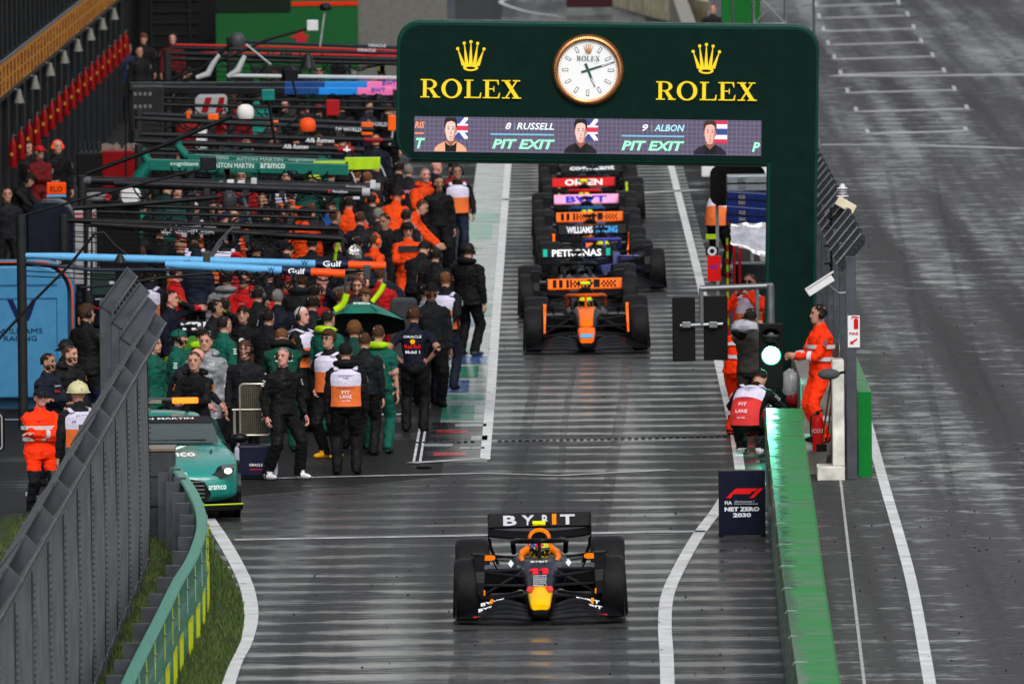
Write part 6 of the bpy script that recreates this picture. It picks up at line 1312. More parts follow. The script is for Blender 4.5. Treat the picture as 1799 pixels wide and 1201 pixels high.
for i in range(18):
    Y = 265+4.12*i
    mk('column', MB().bb(0, .09, Y-200-.3, Y-200+.3, 0, 2.96), COLM, gar, bevel=.01)
    x_ = XW+.19; k = thing('fire_extinguisher', 'red fire extinguisher on a garage column', 'fire extinguisher', (x_, Y-.35, 1.55), 0, 'fire extinguishers along the garages')
    k['label'] = 'red fire extinguisher hanging on a garage column along the left wall'
    mk('body', MB().lathe(cyl, n=14), paint('#74090c'), k, smooth=True); mk('valve', MB().tube([(0, 0, .54), (0, 0, .62)], .022, 6).tube([(0, -.03, .6), (.06, -.06, .6)], .012, 5), STEEL, k)
    mk('hose', MB().tube([(.03, -.03, .58), (.08, -.05, .4), (.085, -.06, .1)], .012, 5), BLK, k); mk('print', MB().bb(-.05, .0, -.09, -.085, .22, .28), flat('#b07818'), k)
    if i % 2 == 0 and i < 16:
        q = thing('speaker_horn', 'pale cone lamp under the orange banner edge', 'lamp', (XW+.30, Y, 2.88), 0, 'cone lamps under the banner'); mk('cone', MB().lathe([(.03, .12), (.05, .02), (.10, -.14), (.09, -.14), (.03, 0)], n=16), M('cone_white', '#6c6c66', .5), q, smooth=True); mk('bracket', MB().tube([(0, 0, .1), (-.2, 0, .15)], .015, 5), STEEL, q)
# backdrop
def panel(name, label, cat, px0, px1, py0, py1, Y, mat, t=.2, kind=None, z0=None):
    a, b = A(px0, py1, Y), A(px1, py0, Y); z_ = a.z if z0 is None else z0
    o = mk(name, MB().bb(a.x, b.x, Y, Y+t, max(0, z_), b.z), mat, bevel=.01); return tag(o, label, cat, kind=kind)
bw = thing('dark_backdrop_building', 'very dark slatted structure closing the far end of the pit boxes', 'building', (0, 352, 0))
a, b = A(222, 60, 352), A(512, -40, 352); mk('wall', MB().bb(a.x-1.5, b.x, 0, 2, 0, 9), M('back_dark', '#07090a', .6), bw)
mb = MB()
for i in range(24): mb.bb(a.x+.6, a.x+1.8, -.05, 0, 1+.28*i, 1.06+.28*i)
for px in (265, 333): mb.bb(A(px, 0, 352).x-.03, A(px, 0, 352).x+.03, -.08, 0, 0, 9)
mk('slat', mb, M('slat_grey', '#0e1112', .5), bw)
hd = thing('green_hoarding', 'bright green hoarding with a red top stripe and dark emblem behind the gantries', 'hoarding', (A(570, 80, 350).x, 350, 0))
a, b = A(380, 90, 350), A(628, -30, 350); hx = hd.location.x; mk('panel', MB().bb(a.x-hx, b.x-hx, 0, .15, 0, b.z), M('hoarding_green', '#0a4a20', .5, vary=.08), hd)
mk('dark_panel', MB().bb(a.x-hx, A(510, 0, 350).x-hx, -.02, 0, A(510, 22, 350).z, b.z), M('hoarding_dark', '#04120a', .5), hd); mk('stripe', MB().bb(A(512, 0, 350).x-hx, b.x-hx, -.03, 0, A(570, 10, 350).z, A(570, 3, 350).z), flat('#c02810'), hd)
q = A(530, 66, 350); mk('star', MB().prism([(.0, .22), (.06, .07), (.2, .05), (.1, -.05), (.14, -.2), (0, -.1), (-.16, -.2), (-.12, -.04), (-.3, .02), (-.1, .08)], (q.x-hx, -.02, q.z), ex, ez, .02), flat('#a02028'), hd)
panel('grey_wall', 'pale grey wall behind the second green car at the back', 'wall', 629, 790, -20, 50, 356, M('wall_pale', '#5c5c58', .7, vary=.15), z0=0)
panel('back_post', 'dark steel post beside the far green car', 'post', 786, 800, -20, 60, 352, FG, z0=0)
tt = thing('box_trolley', 'black two-drawer box with a pink cushion before the green hoarding', 'trolley', (A(593, 78, 345).x, 345, 0)); mk('drawer', MB().bb(-.2, .2, 0, .4, .1, .45), BLK, tt, bevel=.02); mk('upper_drawer', MB().bb(-.19, .19, 0, .4, .62, 1.0), BLK, tt, bevel=.02); mk('cushion', MB().ell((0, .1, .53), (.19, .15, .06)), flat('#b07080'), tt, smooth=True)
# curved far barrier, dark red block, green tower, truss
fbp = [(1075, 2), (1110, 12), (1150, 24), (1200, 36), (1245, 48)]; mb = MB(); rings = []
for x, y in smooth_pts(fbp, 4): p = W(x, y+8); rings.append([V((p.x, p.y, 0)), V((p.x, p.y, .85)), V((p.x, p.y+1, .9)), V((p.x, p.y+1, 0))])
tag(mk('tyre_barrier_cover', mb.loft(rings), M('cream_cover', (.42, .36, .24), .6, bump=1, bscale=4, vary=.45, vscale=2), smooth=True), 'long cream padded barrier curving across the top', 'barrier')
panel('dark_red_block', 'dark red block on the far asphalt above the arch', 'block', 995, 1076, -14, 14, 425, M('block_red', '#2a0810', .6), t=1)
panel('green_tower', 'green clad tower above the right half of the arch', 'tower', 1268, 1335, -60, 60, 330, M('tower_green', '#0a5a20', .5, vary=.1), t=.5, z0=0)
tr_ = thing('truss_tower', 'silver aluminium truss beside the green tower', 'truss', (A(1352, 40, 328).x, 328, 0)); mb = MB(); hw_ = .37
for sx in (-1, 1):
    for yy in (0, .5): mb.tube([(sx*hw_, yy, 0), (sx*hw_, yy, 8)], .03, 8)
for i in range(9):
    z = i*.78; mb.tube([(-hw_, 0, z), (hw_, 0, z+.78)], .016, 6); mb.tube([(hw_, 0, z), (-hw_, 0, z+.78)], .016, 6); mb.tube([(-hw_, 0, z), (hw_, 0, z)], .02, 6)
mk('frame', mb, M('aluminium', '#8a8e92', .3, metal=.8), tr_)
for px in (1432, 1290): tag(mk('cable_post', MB().tube([A(px, 120, 300)*1 if 0 else V((A(px, 120, 300).x, 300, 0)), A(px-3, -20, 300)], .025, 6), FG), 'thin dark mast behind the %s arch corner' % ('right' if px > 1400 else 'top right of the'), 'mast')
# ---------------------------------------------------------------- gantries over the pit boxes
def gantry(label, Y, arms, texts=(), clamps=(), legs=(), hoses=(), boxy=False, wires=True, post=None):
    base = A(arms[0][0][0], 700, Y); g = thing('pit_gantry', label, 'gantry', (base.x, Y, 0), 0, 'team gantries over the pit boxes'); O = V((base.x, Y, 0))
    for k, ((ax, ay), (bx, by), th, segs) in enumerate(arms):
        yo = -k*1.6 if k else 0
        for i, (x0, col) in enumerate(segs):
            x1 = segs[i+1][0] if i+1 < len(segs) else bx
            f0, f1_ = (x0-ax)/(bx-ax), (x1-ax)/(bx-ax)
            p, q = A(x0, ay+(by-ay)*f0, Y+yo)-O, A(x1, ay+(by-ay)*f1_, Y+yo)-O; r = th/2/S(Y)
            t0 = .45+.55*min(1, f0*6) if i == 0 else 1
            m_ = M('gantry_'+col, col, .42, vary=.1)
            if boxy: mb = MB().loft([[V((c.x, c.y+dy*.16, c.z+dz*r)) for dy, dz in ((-1, -1), (1, -1), (1, 1), (-1, 1))] for c in (p, q)])
            else: mb = MB().tube([p, p.lerp(q, .12), q] if i == 0 else [p, q], [r*.7, r, r] if i == 0 else r, 14)
            mk('arm' if i == 0 else 'arm_sleeve', mb, m_, g, smooth=not boxy, bevel=.01 if boxy else 0)
    for s, x0, x1, py, hpx, col, *rest in texts:
        k = rest[0] if rest else 0; yo = -k*1.6; p, q = A(x0, py, Y+yo-.14)-O, A(x1, py+(.02*(x1-x0)), Y+yo-.14)-O
        text(s, hpx/S(Y), (p+q)/2+V((0, -.03 if boxy else 0, 0)), q-p, (0, 0, 1), flat(col), g, 'lettering', (q-p).length, bold=.02, shear=.3 if s.startswith('Alfa') else 0)
    for x, y, w_, h_, col in clamps: p = A(x, y, Y-.8)-O; mk('clamp', MB().box(p, (w_/S(Y), 2.1 if 0 else .34, h_/S(Y))), M('clamp_'+col, col, .45), g, bevel=.012)
    for pts, r, col in legs: mk('leg', MB().tube([A(x, y, Y)-O for x, y in pts], [a_/S(Y) for a_ in r] if isinstance(r, tuple) else r/S(Y), 12), M('gantry_'+col, col, .42, vary=.1), g, smooth=True)
    for pts, r, col in hoses: mk('hose', MB().tube([A(x, y, Y-1.2)-O for x, y in smooth_pts(pts, 3)], r/S(Y), 8), M('hose_'+col, col, .5), g, smooth=True)
    if wires:
        (ax, ay), (bx, by) = arms[0][:2]
        for k in range(3): mk('stay_wire', MB().tube([A(ax, ay+18+k*9, Y)-O, A(ax+(bx-ax)*.55, ay+(by-ay)*.5+26+8*k, Y)-O, A(bx-20, by+8, Y)-O], .008, 4), BLK, g)
    r3 = random.Random(int(Y)); (ax, ay), (bx, by) = arms[-1][:2]
    for k in range(7):
        f0 = r3.uniform(.05, .85); f1_ = f0+r3.uniform(.06, .14); dp = r3.uniform(8, 26)*S(Y)/117
        mk('air_hose', MB().tube([A(ax+(bx-ax)*f, ay+(by-ay)*f+4+dp*(1-(2*(f-f0)/(f1_-f0)-1)**2), Y-1.9)-O for f in [f0+(f1_-f0)*j/8 for j in range(9)]], .014, 5), BLK, g)
    for k in range(3):
        f0 = r3.uniform(.35, .95); c = A(ax+(bx-ax)*f0, ay+(by-ay)*f0+9, Y-1.8)-O
        mk('wheel_gun', MB().box(c, (.09, .16, .10)).tube([c, c+V((.05, 0, -.16))], .025, 6), M('gun_grey', '#26282c', .4), g)
    x0, y0 = post or (arms[0][0][0]+4, arms[0][0][1]); top = A(x0, y0, Y)-O; mk('post', MB().tube([(top.x, top.y, 0), (top.x, top.y, top.z+.08)], .07, 10), M('post_dark', '#202224', .5), g, smooth=True)
    return g
B1, B2_, BO = '#5a9ccc', '#0c1436', '#e04a10'
gantry('light blue gantry of two beams with navy Gulf sleeves and orange ends', 205, [((45, 449), (678, 467), 14, [(45, B1), (554, B2_), (612, BO)]), ((290, 464), (606, 481), 15, [(290, B1), (495, B2_), (546, BO)])],
       [('Gulf', 567, 600, 463, 10, '#e0e4ea'), ('W', 529, 541, 462, 9, '#101c40'), ('Gulf', 506, 536, 476, 10, '#e0e4ea', 1), ('W', 471, 482, 474, 9, '#101c40', 1)],
       clamps=[(363, 455, 12, 26, '#33342c'), (328, 468, 12, 20, '#18181a'), (645, 478, 12, 24, '#38383a'), (577, 478, 9, 16, '#4a463c')],
       legs=[([(45, 461), (160, 474), (330, 474)], 3, '#1a2434'), ([(410, 398), (384, 425), (366, 455)], 2.5, '#44464a')],
       hoses=[([(608, 484), (607, 500), (608, 520)], 2.5, '#3c3c40'), ([(609, 516), (602, 535), (588, 545)], 6, '#a8d010'), ([(676, 470), (676, 485), (674, 500)], 2.5, '#3c3c40'), ([(675, 498), (668, 512), (654, 530)], 4.5, '#a8d010')], post=(37, 388))
gantry('black gantry of two beams reading alphataurif1.com', 213, [((108, 387), (595, 402), 11, [(108, '#0a0a0d')]), ((160, 394), (600, 420), 13, [(160, '#0a0a0d')])],
       [('alphataurif1.com', 293, 380, 398, 7, '#90949c'), ('alphataurif1.com', 283, 376, 407, 10, '#a0a4ac', 1)],
       legs=[([(412, 400), (390, 425), (372, 450)], 3, '#505256'), ([(420, 408), (500, 413), (598, 419)], 2, '#606264'), ([(500, 420), (510, 412), (522, 416)], 2, '#808284'), ([(590, 405), (600, 412), (603, 440)], 3, '#202022')], clamps=[(415, 404, 14, 10, '#26282a')], hoses=[([(595, 425), (590, 445), (588, 460)], 3, '#88b010')])
gantry('dark round gantry pipes with MoneyGram print and silver ends', 222, [((140, 317), (668, 329), 15, [(140, '#4a4c50'), (160, '#15171b'), (655, '#8c8e90')]), ((200, 322), (650, 338), 16, [(200, '#15171b'), (636, '#9a9c9e')])],
       [('MoneyGram', 608, 642, 328, 5, '#a8acb0'), ('MoneyGram', 584, 611, 337, 6, '#b8bcc0', 1), ('●', 576, 581, 336, 6, '#b01c28', 1)],
       clamps=[(424, 326, 13, 18, '#b0b2b4'), (446, 319, 10, 12, '#b0b2b4'), (388, 325, 8, 14, '#505254'), (405, 319, 12, 6, '#b8b8ba'), (626, 340, 12, 20, '#b4b6b8'), (655, 324, 10, 14, '#b4b6b8')],
       legs=[([(425, 335), (432, 365), (440, 394)], 3.5, '#4c5056'), ([(330, 343), (390, 327), (435, 317)], 2, '#26282c')])
T1 = '#0c5c50'
gantry('teal gantry of two beams reading cognizant ASTON MARTIN aramco with lime end blocks', 232, [((330, 277), (664, 290), 13, [(330, T1)]), ((262, 289), (612, 298), 19, [(262, T1)])],
       [('cognizant', 299, 349, 288, 9, '#b8ccc8', 1), ('ASTON MARTIN', 376, 446, 290, 9, '#b8ccc8', 1), ('aramco', 457, 501, 291, 9, '#b8ccc8', 1), ('aramco', 378, 402, 277, 6, '#90aaa6'), ('ASTON MARTIN', 415, 497, 279, 6, '#90aaa6'), ('cognizant', 507, 556, 281, 6, '#90aaa6')],
       clamps=[(582, 294, 62, 22, '#90b418'), (637, 287, 62, 21, '#98bc1a')], legs=[([(262, 289), (245, 310), (232, 350), (222, 420)], (10, 12, 10, 8), T1), ([(330, 277), (312, 255), (318, 250)], (8, 7, 5), T1), ([(262, 287), (252, 268), (256, 262)], (9, 7, 5), T1), ([(250, 370), (240, 420), (236, 450)], (8, 7, 6), '#0f8070')],
       hoses=[([(617, 302), (622, 312), (625, 322)], 1.5, '#a0a4a4'), ([(668, 290), (673, 300), (677, 310)], 1.5, '#a0a4a4')], boxy=True)
gantry('black gantry with white script lettering, red sleeves and a white cross', 241, [((235, 236), (690, 247), 9, [(235, '#14161a'), (640, '#7c0f14'), (672, '#14161a')]), ((235, 248), (640, 264), 11, [(235, '#121418'), (593, '#7c0f14'), (622, '#121418')])],
       [('Alfa Romeo', 536, 587, 246, 8, '#c8ccd0'), ('Alfa Romeo', 497, 542, 257, 8, '#c8ccd0', 1), ('+', 603, 616, 263, 12, '#e0e0e0', 1)])
gantry('dark grey gantry with DP WORLD lettering and orange clamps', 250, [((240, 200), (694, 219), 8, [(240, '#1c1e22')]), ((236, 208), (656, 228), 9, [(236, '#1a1c20')])],
       [('DP WORLD', 636, 681, 218, 7, '#b0b4b8'), ('DP WORLD', 590, 635, 227, 7, '#b8bcc0', 1)], clamps=[(331, 202, 6, 14, '#d85008'), (375, 206, 18, 11, '#e05808'), (483, 221, 12, 18, '#e05808'), (645, 226, 20, 22, '#e05808'), (689, 216, 14, 26, '#e05808')], hoses=[([(690, 230), (688, 245), (684, 255)], 2, '#909090')])
gantry('deep box gantry fading from black to sky blue with pink BWT end', 262, [((228, 152), (700, 150), 14, [(228, '#1c2426'), (380, '#101820'), (500, '#0c3a78'), (570, '#1878c8'), (645, '#e070a8')]), ((245, 158), (690, 161), 12, [(245, '#0c0e12'), (500, '#0e3a70'), (560, '#1478c8'), (628, '#d868a0')])],
       [('BWT', 672, 696, 146, 8, '#2048a8'), ('BWT', 653, 677, 158, 8, '#2048a8', 1)], clamps=[], legs=[([(400, 133), (480, 134), (700, 137)], 3.5, '#a8acb0'), ([(345, 137), (366, 130), (375, 110), (385, 96)], (4, 6, 5, 4), '#a0a4a8'), ([(400, 135), (418, 124), (424, 110), (430, 98)], (4, 6, 5, 4), '#a0a4a8')], boxy=True)
gantry('slim navy gantry with red lower stripes reading ORACLE', 290, [((400, 72), (700, 84), 6, [(400, '#141a2c')]), ((300, 84), (700, 94), 6, [(300, '#10131c')])],
       [('ORACLE', 647, 678, 80, 5, '#c0c4cc'), ('ORACLE', 628, 660, 88, 5, '#c0c4cc', 1)], legs=[([(310, 79), (500, 83), (700, 90)], 2, '#a81420'), ([(350, 93), (500, 95), (700, 99)], 2, '#a81420')])
gantry('low black gantry with a plain dark beam behind the white arches', 276, [((290, 94), (700, 106), 8, [(290, '#0a0c0e')]), ((300, 104), (697, 112), 7, [(300, '#0c0e10')])])
gantry('lowest black gantry beam crossing just above the crowd heads', 217, [((150, 360), (590, 372), 7, [(150, '#0c0d10')]), ((170, 372), (560, 383), 6, [(170, '#101216')])], legs=[([(560, 372), (566, 384), (572, 400)], 2, '#202226')])
gantry('slim charcoal gantry between the script-lettered and teal ones', 237, [((240, 262), (600, 271), 6, [(240, '#14171a')]), ((250, 270), (560, 276), 5, [(250, '#1a1d20')])])
gantry('slim black gantry just under the sky blue box beam', 257, [((250, 172), (700, 180), 5, [(250, '#0a0c0e')]), ((262, 184), (694, 192), 6, [(262, '#101214')])])
# slanting booms and lamp heads
def boom(label, Y, pts, r, head=None, hc_='#3a3c40', col='#101114'):
    P0 = A(*pts[0], Y); b = thing('lamp_boom', label, 'boom', P0, 0, 'booms and lamps over the pit boxes'); mk('tube', MB().tube([A(*p, Y)-P0 for p in pts], r/S(Y), 10), M('boom_'+col, col, .4), b, smooth=True)
    if head:
        kind, hx_, hy_, w_, h_ = head; c = A(hx_, hy_, Y)-P0; w_ /= S(Y); h_ /= S(Y); mb = MB()
        if kind == 'dome': mb.loft([[c+V((w_/2*k_*math.copysign(abs(math.cos(a))**.7, math.cos(a)), w_/2*k_*math.sin(a), z*h_)) for a in [2*PI*i/20 for i in range(20)]] for z, k_ in [(-.5, .85), (-.3, 1), (.1, .98), (.35, .8), (.5, .4)]])
        elif kind == 'hex': mb.loft([[c+V((w_/2*k_*math.cos(a), w_/2*k_*math.sin(a), z*h_)) for a in [2*PI*i/6 for i in range(6)]] for z, k_ in [(-.5, .9), (.15, 1), (.5, .12)]])
        elif kind == 'cone': mb.loft([[c+V((w_/2*k_*math.cos(a), w_/2*k_*math.sin(a), z*h_)) for a in [2*PI*i/16 for i in range(16)]] for z, k_ in [(-.5, 1), (-.4, 1), (.4, .45), (.5, .3)]])
        else: mb.box(c, (w_, w_*.8, h_))
        mk('head', mb, M('lamp_'+hc_, hc_, .4), b, smooth=kind in ('dome',), bevel=.02 if kind == 'box' else 0)
    return b
boom('long black boom rising from the lower left across the blue cabinet', 198, [(-8, 602), (60, 528), (120, 468), (167, 410)], 2.6)
boom('bent black boom tip hanging over the light blue beam', 199, [(167, 410), (182, 408), (200, 430), (222, 447)], 2.4, ('cone', 211, 454, 22, 16), '#1a1c1e')
boom('thin black boom ending in a dark lamp by the cognizant lettering', 212, [(42, 378), (180, 340), (300, 310), (355, 297)], 2.4, ('box', 366, 287, 28, 24), '#14161a')
boom('flat black boom with a hexagonal charcoal lamp', 214, [(128, 366), (250, 358), (385, 346)], 4.5, ('dome', 402, 350, 26, 30), '#2c2e32')
boom('thick black boom with a rounded white lamp head', 226, [(150, 306), (280, 258), (408, 204)], 4, ('dome', 431, 196, 31, 25), '#c8c8c8')
boom('black boom with a grey lamp head near the far red stripes', 262, [(245, 214), (330, 140), (410, 75)], 3.4, ('dome', 417, 70, 26, 24), '#3c3e42')
boom('long thin boom with a small white box lamp at the green hoarding', 270, [(292, 142), (400, 102), (470, 70), (545, 49)], 2.6, ('box', 549, 45, 20, 19), '#b8b8bc')
boom('black mast with a pointed dark lamp above the blue beam', 258, [(514, 142), (524, 180), (526, 205)], 2, ('hex', 509, 128, 31, 30), '#14161a')
boom('black mast with a teal box lamp', 240, [(472, 178), (480, 230), (489, 282)], 3, ('box', 471, 167, 23, 20), '#0c6a64')
boom('grey-black flared lamp with a red glow above the blue beam', 264, [(545, 122), (546, 170)], 1.6, ('cone', 541, 108, 28, 28), '#1c1e20')
boom('mushroom-shaped black lamp on a silver stem', 282, [(571, 18), (562, 82)], 1.8, ('dome', 572, 12, 21, 13), '#10141a', '#8a8c90')
boom('orange oval lamp on a short black arm', 247, [(500, 224), (532, 203)], 2, ('dome', 540, 219, 30, 24), '#d04818')
boom('silver strut leaning under the grey lamp head', 268, [(432, 78), (476, 114)], 1.8, None, '#000', '#9a9ca0')
boom('long black rod crossing behind the fence top', 203, [(142, 505), (200, 500), (300, 486), (372, 480)], 2.4, ('box', 196, 497, 10, 6), '#8c8e90')
boom('thin dark upright stay at the red tool cart', 236, [(221, 165), (221, 320)], 1.6)
boom('slim white upright pole beside the white column', 214, [(158, 400), (155, 510)], 2.6, None, '#000', '#9a9ca4')
for i in range(7):
    y = 395+i*14
    tag(mk('stay_cable', MB().tube([A(120, y, 210), A(420, y+18+3*i, 210), A(640, y+10+5*i, 210)], .006, 4), BLK), 'thin black cable strung over the pit boxes', 'cable', 'thin cables over the pit boxes')
# ---------------------------------------------------------------- cabinets and carts
def cab(name, label, cat, px0, px1, py0, py1, Y, mat, depth=.9, r=0, z0=0):
    a, b = A(px0, py1, Y), A(px1, py0, Y); t = thing(name, label, cat, ((a.x+b.x)/2, Y, 0)); w = b.x-a.x
    if r: mk('body', MB().prism(rrect(-w/2, max(a.z, z0), w/2, b.z, r, (1, 1, 0, 0), 8), (0, 0, 0), ex, ez, depth).tf(Matrix.Translation((0, 0, 0))), mat, t, bevel=.03)
    else: mk('body', MB().bb(-w/2, w/2, 0, depth, max(a.z, z0), b.z), mat, t, bevel=.02)
    return t, w, b.z
WB = M('cabinet_blue', '#3a769e', .35, vary=.08); YC = 209
t, w, h = cab('tool_cabinet', 'large light blue rounded cabinet reading WILLIAMS RACING with an orange edge stripe', 'cabinet', -75, 118, 466, 700, YC, WB, r=.42)
def cl(px, py): p = A(px, py, YC); return V((p.x-t.location.x, -.012, p.z))
def rim(dx, dz, r, y0, y1, m, nm):
    p = rrect(-w/2-dx, .05, w/2+dx, h+dz, r, (1, 1, 0, 0), 10)[0:11]; pts = [V((w/2+dx, 0, .1))]+[V((x, 0, z)) for x, z in p]+[V((-w/2, 0, h+dz))]
    mb = MB(); mb.loft([[V((q.x, y0, q.z)) for q in pts], [V((q.x, y1, q.z)) for q in pts]], close=False, cap=False); o = mk(nm, mb, m, t, smooth=2); s = o.modifiers.new('s', 'SOLIDIFY'); s.thickness = .02; return o
mk('rear_body', MB().prism(rrect(-w/2, .05, w/2+.06, h+.05, .45, (1, 1, 0, 0), 8), (0, .3, 0), ex, ez, .01).tf(Matrix.Translation((0, 0, 0))), WB, t)
rim(.075, .06, .48, .02, .10, M('rim_orange', '#c84818', .4), 'edge_stripe'); rim(.09, .075, .49, .10, .55, WB, 'edge_cover')
mb = MB()
for (x0, y0), (x1, y1) in [((0, 500), (100, 502)), ((0, 524), (100, 525)), ((100, 525), (101, 680))]:
    a, b = cl(x0, y0), cl(x1, y1); mb.bb(min(a.x, b.x)-.003, max(a.x, b.x)+.003, -.006, .0, min(a.z, b.z)-.004, max(a.z, b.z)+.004)
mk('panel_seam', mb, M('seam_blue', '#1c4c78', .5), t)
NL = flat('#101c44'); q = cl(37, 546); s_ = 1/S(YC)
mb = MB()
for poly in [[(-24, 20), (-14, 20), (-4, -4), (-10, -12)], [(-10, -12), (0, 20), (7, 10), (-4, -20), (-8, -20)], [(0, 20), (6, 20), (16, -12), (10, -20)], [(10, -20), (16, -12), (27, 20), (19, 20), (8, -10)]]:
    mb.prism([(x*s_, z*s_) for x, z in poly], (q.x, -.006, q.z), ex, ez, .005, jig=True)
mk('emblem', mb, NL, t); text('WILLIAMS', 9*s_, cl(36, 581), mat=NL, parent=t, w=78*s_, bold=.0); text('RACING', 9*s_, cl(36, 594), mat=NL, parent=t, w=58*s_)
t, w, h = cab('tool_cabinet', 'tall dark navy cabinet with chamfered top behind the light blue one', 'cabinet', 48, 128, 352, 480, 214, M('cabinet_navy', '#0c1220', .35), r=.28)
t, w, h = cab('equipment_locker', 'white locker with red top line left of the slim pole', 'locker', 129, 166, 370, 500, 217, M('locker_white', '#8c8c90', .4, vary=.12)); mk('top_line', MB().bb(-w/2, w/2, -.006, 0, h-.06, h-.03).bb(-w/2, w/2, -.006, 0, h-.12, h-.10), flat('#a02030'), t)
t, w, h = cab('equipment_locker', 'white and black cabinet with TAURI lettering behind the blue beam', 'locker', 72, 128, 455, 520, 211.5, M('locker_white', '#8c8c90', .4, vary=.12)); mk('band', MB().bb(-w/2, w/2, -.01, 0, h-.08, h), BLK, t); text('TAURI', .05, (-.05, -.014, h-.04), mat=flat('#c0c4c8'), parent=t, w=.22)
t, w, h = cab('tool_cart', 'red tool cart with small parts on top near the garages', 'cart', 180, 242, 264, 330, 238, paint('#6a0c10')); mk('drawer_line', MB().bb(-w/2, w/2, -.008, 0, h*.6, h*.6+.02).bb(-w/2, w/2, -.008, 0, h*.35, h*.35+.02), BLK, t)
mb = MB()
for i in range(30): mb.box((rnd.uniform(-w/2, w/2), rnd.uniform(.1, .8), h+.04), (.05, .05, rnd.uniform(.04, .14)))
mk('small_part', mb, M('parts_mixed', '#6c6058', .5), t)
t, w, h = cab('covered_trolley', 'trolley under a taut grey cover behind the Red Bull mechanic', 'trolley', 686, 732, 527, 640, 209, M('cover_grey', '#3c3e40', .7, bump=.8, bscale=5, vary=.2), r=.08)
t, w, h = cab('covered_trolley', 'dark green covered bulk behind the slim white pole', 'trolley', 160, 200, 476, 520, 210, M('cover_green', '#1c2c2a', .7, bump=.8, bscale=5), r=.1)
t, w, h = cab('monitor_rack', 'dark equipment rack with small screens beneath the camera boom', 'rack', 232, 285, 152, 290, 252, M('rack_dark', '#1a1c1e', .5)); 
mb = MB()
for r_ in (0, 1):
    for k in range(4): mb.bb(-w*.42+k*w*.16, -w*.42+k*w*.16+.05, -.01, 0, h-.16-r_*.22, h-.10-r_*.22)
mk('window', mb, M('rack_light', '#5c6064', .5), t)
t, w, h = cab('black_toolbox', 'black tool chest with bottles on top near the garage columns', 'chest', 135, 180, 268, 330, 244, BLK); mb = MB()
for k in range(5): mb.tube([(-w/2+.05+k*.08, .2, h), (-w/2+.05+k*.08, .2, h+.18)], .025, 8)
mk('bottle', mb, M('bottle_dark', '#202428', .3), t)
t, w, h = cab('pit_board', 'orange and light blue board held upright at the garage doors', 'pit board', 82, 116, 320, 342, 232, flat('#e04808'), depth=.05, z0=1.2); text('ELO', .08, (0, -.012, h-.11), mat=flat('#201010'), parent=t, w=.2); mk('stripe', MB().bb(-w/2, w/2, -.008, 0, h-.24, h-.20), flat('#5a90c0'), t)
t, w, h = cab('red_banner_board', 'red drop-shaped banner under the blue and pink beam', 'banner', 573, 596, 175, 204, 255, M('banner_plain_red', '#900c14', .5), depth=.05, z0=1.1)
t, w, h = cab('white_tank', 'white cylinder tank standing in the far pit boxes', 'tank', 344, 362, 226, 272, 246, CW, r=.08); t, w, h = cab('red_white_cover', 'white and red striped cover by the far rack', 'cover', 342, 398, 168, 202, 256, M('cover_white', '#8c8c90', .5), r=.1, z0=.9); mk('stripe', MB().prism([(-w*.3, h-.3), (-w*.1, h-.3), (w*.05, h-.03), (-w*.15, h-.03)], (0, -.012, 0), ex, ez, .005).prism([(w*.15, h-.3), (w*.35, h-.3), (w*.45, h-.03), (w*.28, h-.03)], (0, -.012, 0), ex, ez, .005), flat('#7a1014'), t)
t = thing('spare_bodywork', 'white and grey spare nose and wheel covers stacked on a stand', 'bodywork', (A(190, 345, 224).x, 224, 0)); zz = A(190, 345, 224).z
mk('nose_cone', MB().ell((-.2, 0, zz-.02), (.26, .2, .09), 18, 10), M('body_grey', '#6a6c70', .3), t, smooth=True); mk('cover', MB().lathe([(.02, -.1), (.14, -.09), (.17, 0), (.15, .02), (.02, .03)], (.35, 0, zz), 'Y', 24), CW, t, smooth=True); mk('stand', MB().bb(-.4, .5, .1, .2, 0, zz-.08), BLK, t); mk('disc', MB().lathe([(.02, 0), (.05, -.01), (.05, .01)], (.0, -.22, zz), 'Y', 16), flat('#a02028'), t)
t = thing('foil_bag', 'crumpled silver foil bag beside the orange jacket', 'bag', A(623, 445, 213)); mb = MB().ell((0, 0, 0), (.11, .1, .12), 14, 10); mb.v = [p+V((rnd.uniform(-.02, .02), rnd.uniform(-.02, .02), rnd.uniform(-.02, .02))) for p in mb.v]; mk('foil', mb, M('foil', '#a8a8a8', .25, metal=.7, bump=.6), t)
# umbrella
um = thing('umbrella', 'green and black umbrella with white lettering held over the crew', 'umbrella', A(634, 604, 204.5)); um.rotation_euler = (R(-17), R(7), R(20))
UG = M('umbrella_green', '#0a6a58', .45, bump=.3, bscale=5); UB = M('umbrella_black', '#101214', .5); rU = .68
for k in range(8):
    mb = MB(); rows = []
    for i in range(7):
        r_ = rU*i/6; row = []
        for j in range(5): a = 2*PI*(k+j/4)/8; sag = 1-.06*math.sin(j/4*PI)*(i/6); row.append(V((r_*sag*math.cos(a), r_*sag*math.sin(a), .62-.34*(i/6)**1.5)))
        rows.append(row)
    mb.loft(rows, close=False, cap=False); o = mk('canopy_panel', mb, UG if k in (4, 5, 6) else M('umbrella_slate', '#1c2624', .5), um, smooth=2)
    a = 2*PI*k/8; mk('rib', MB().tube([(0, 0, .60), (rU*.5*math.cos(a), rU*.5*math.sin(a), .50), (rU*math.cos(a), rU*math.sin(a), .31)], .006, 4), BLK, um)
mk('shaft', MB().tube([(0, 0, -.5), (0, 0, .68)], .012, 8), BLK, um, smooth=True)
text('aramco', .05, (-.16, -.46, .47), (1, -.3, 0), (.1, .45, .6), flat('#c0dcd4'), um, 'lettering', .24, bold=.02)
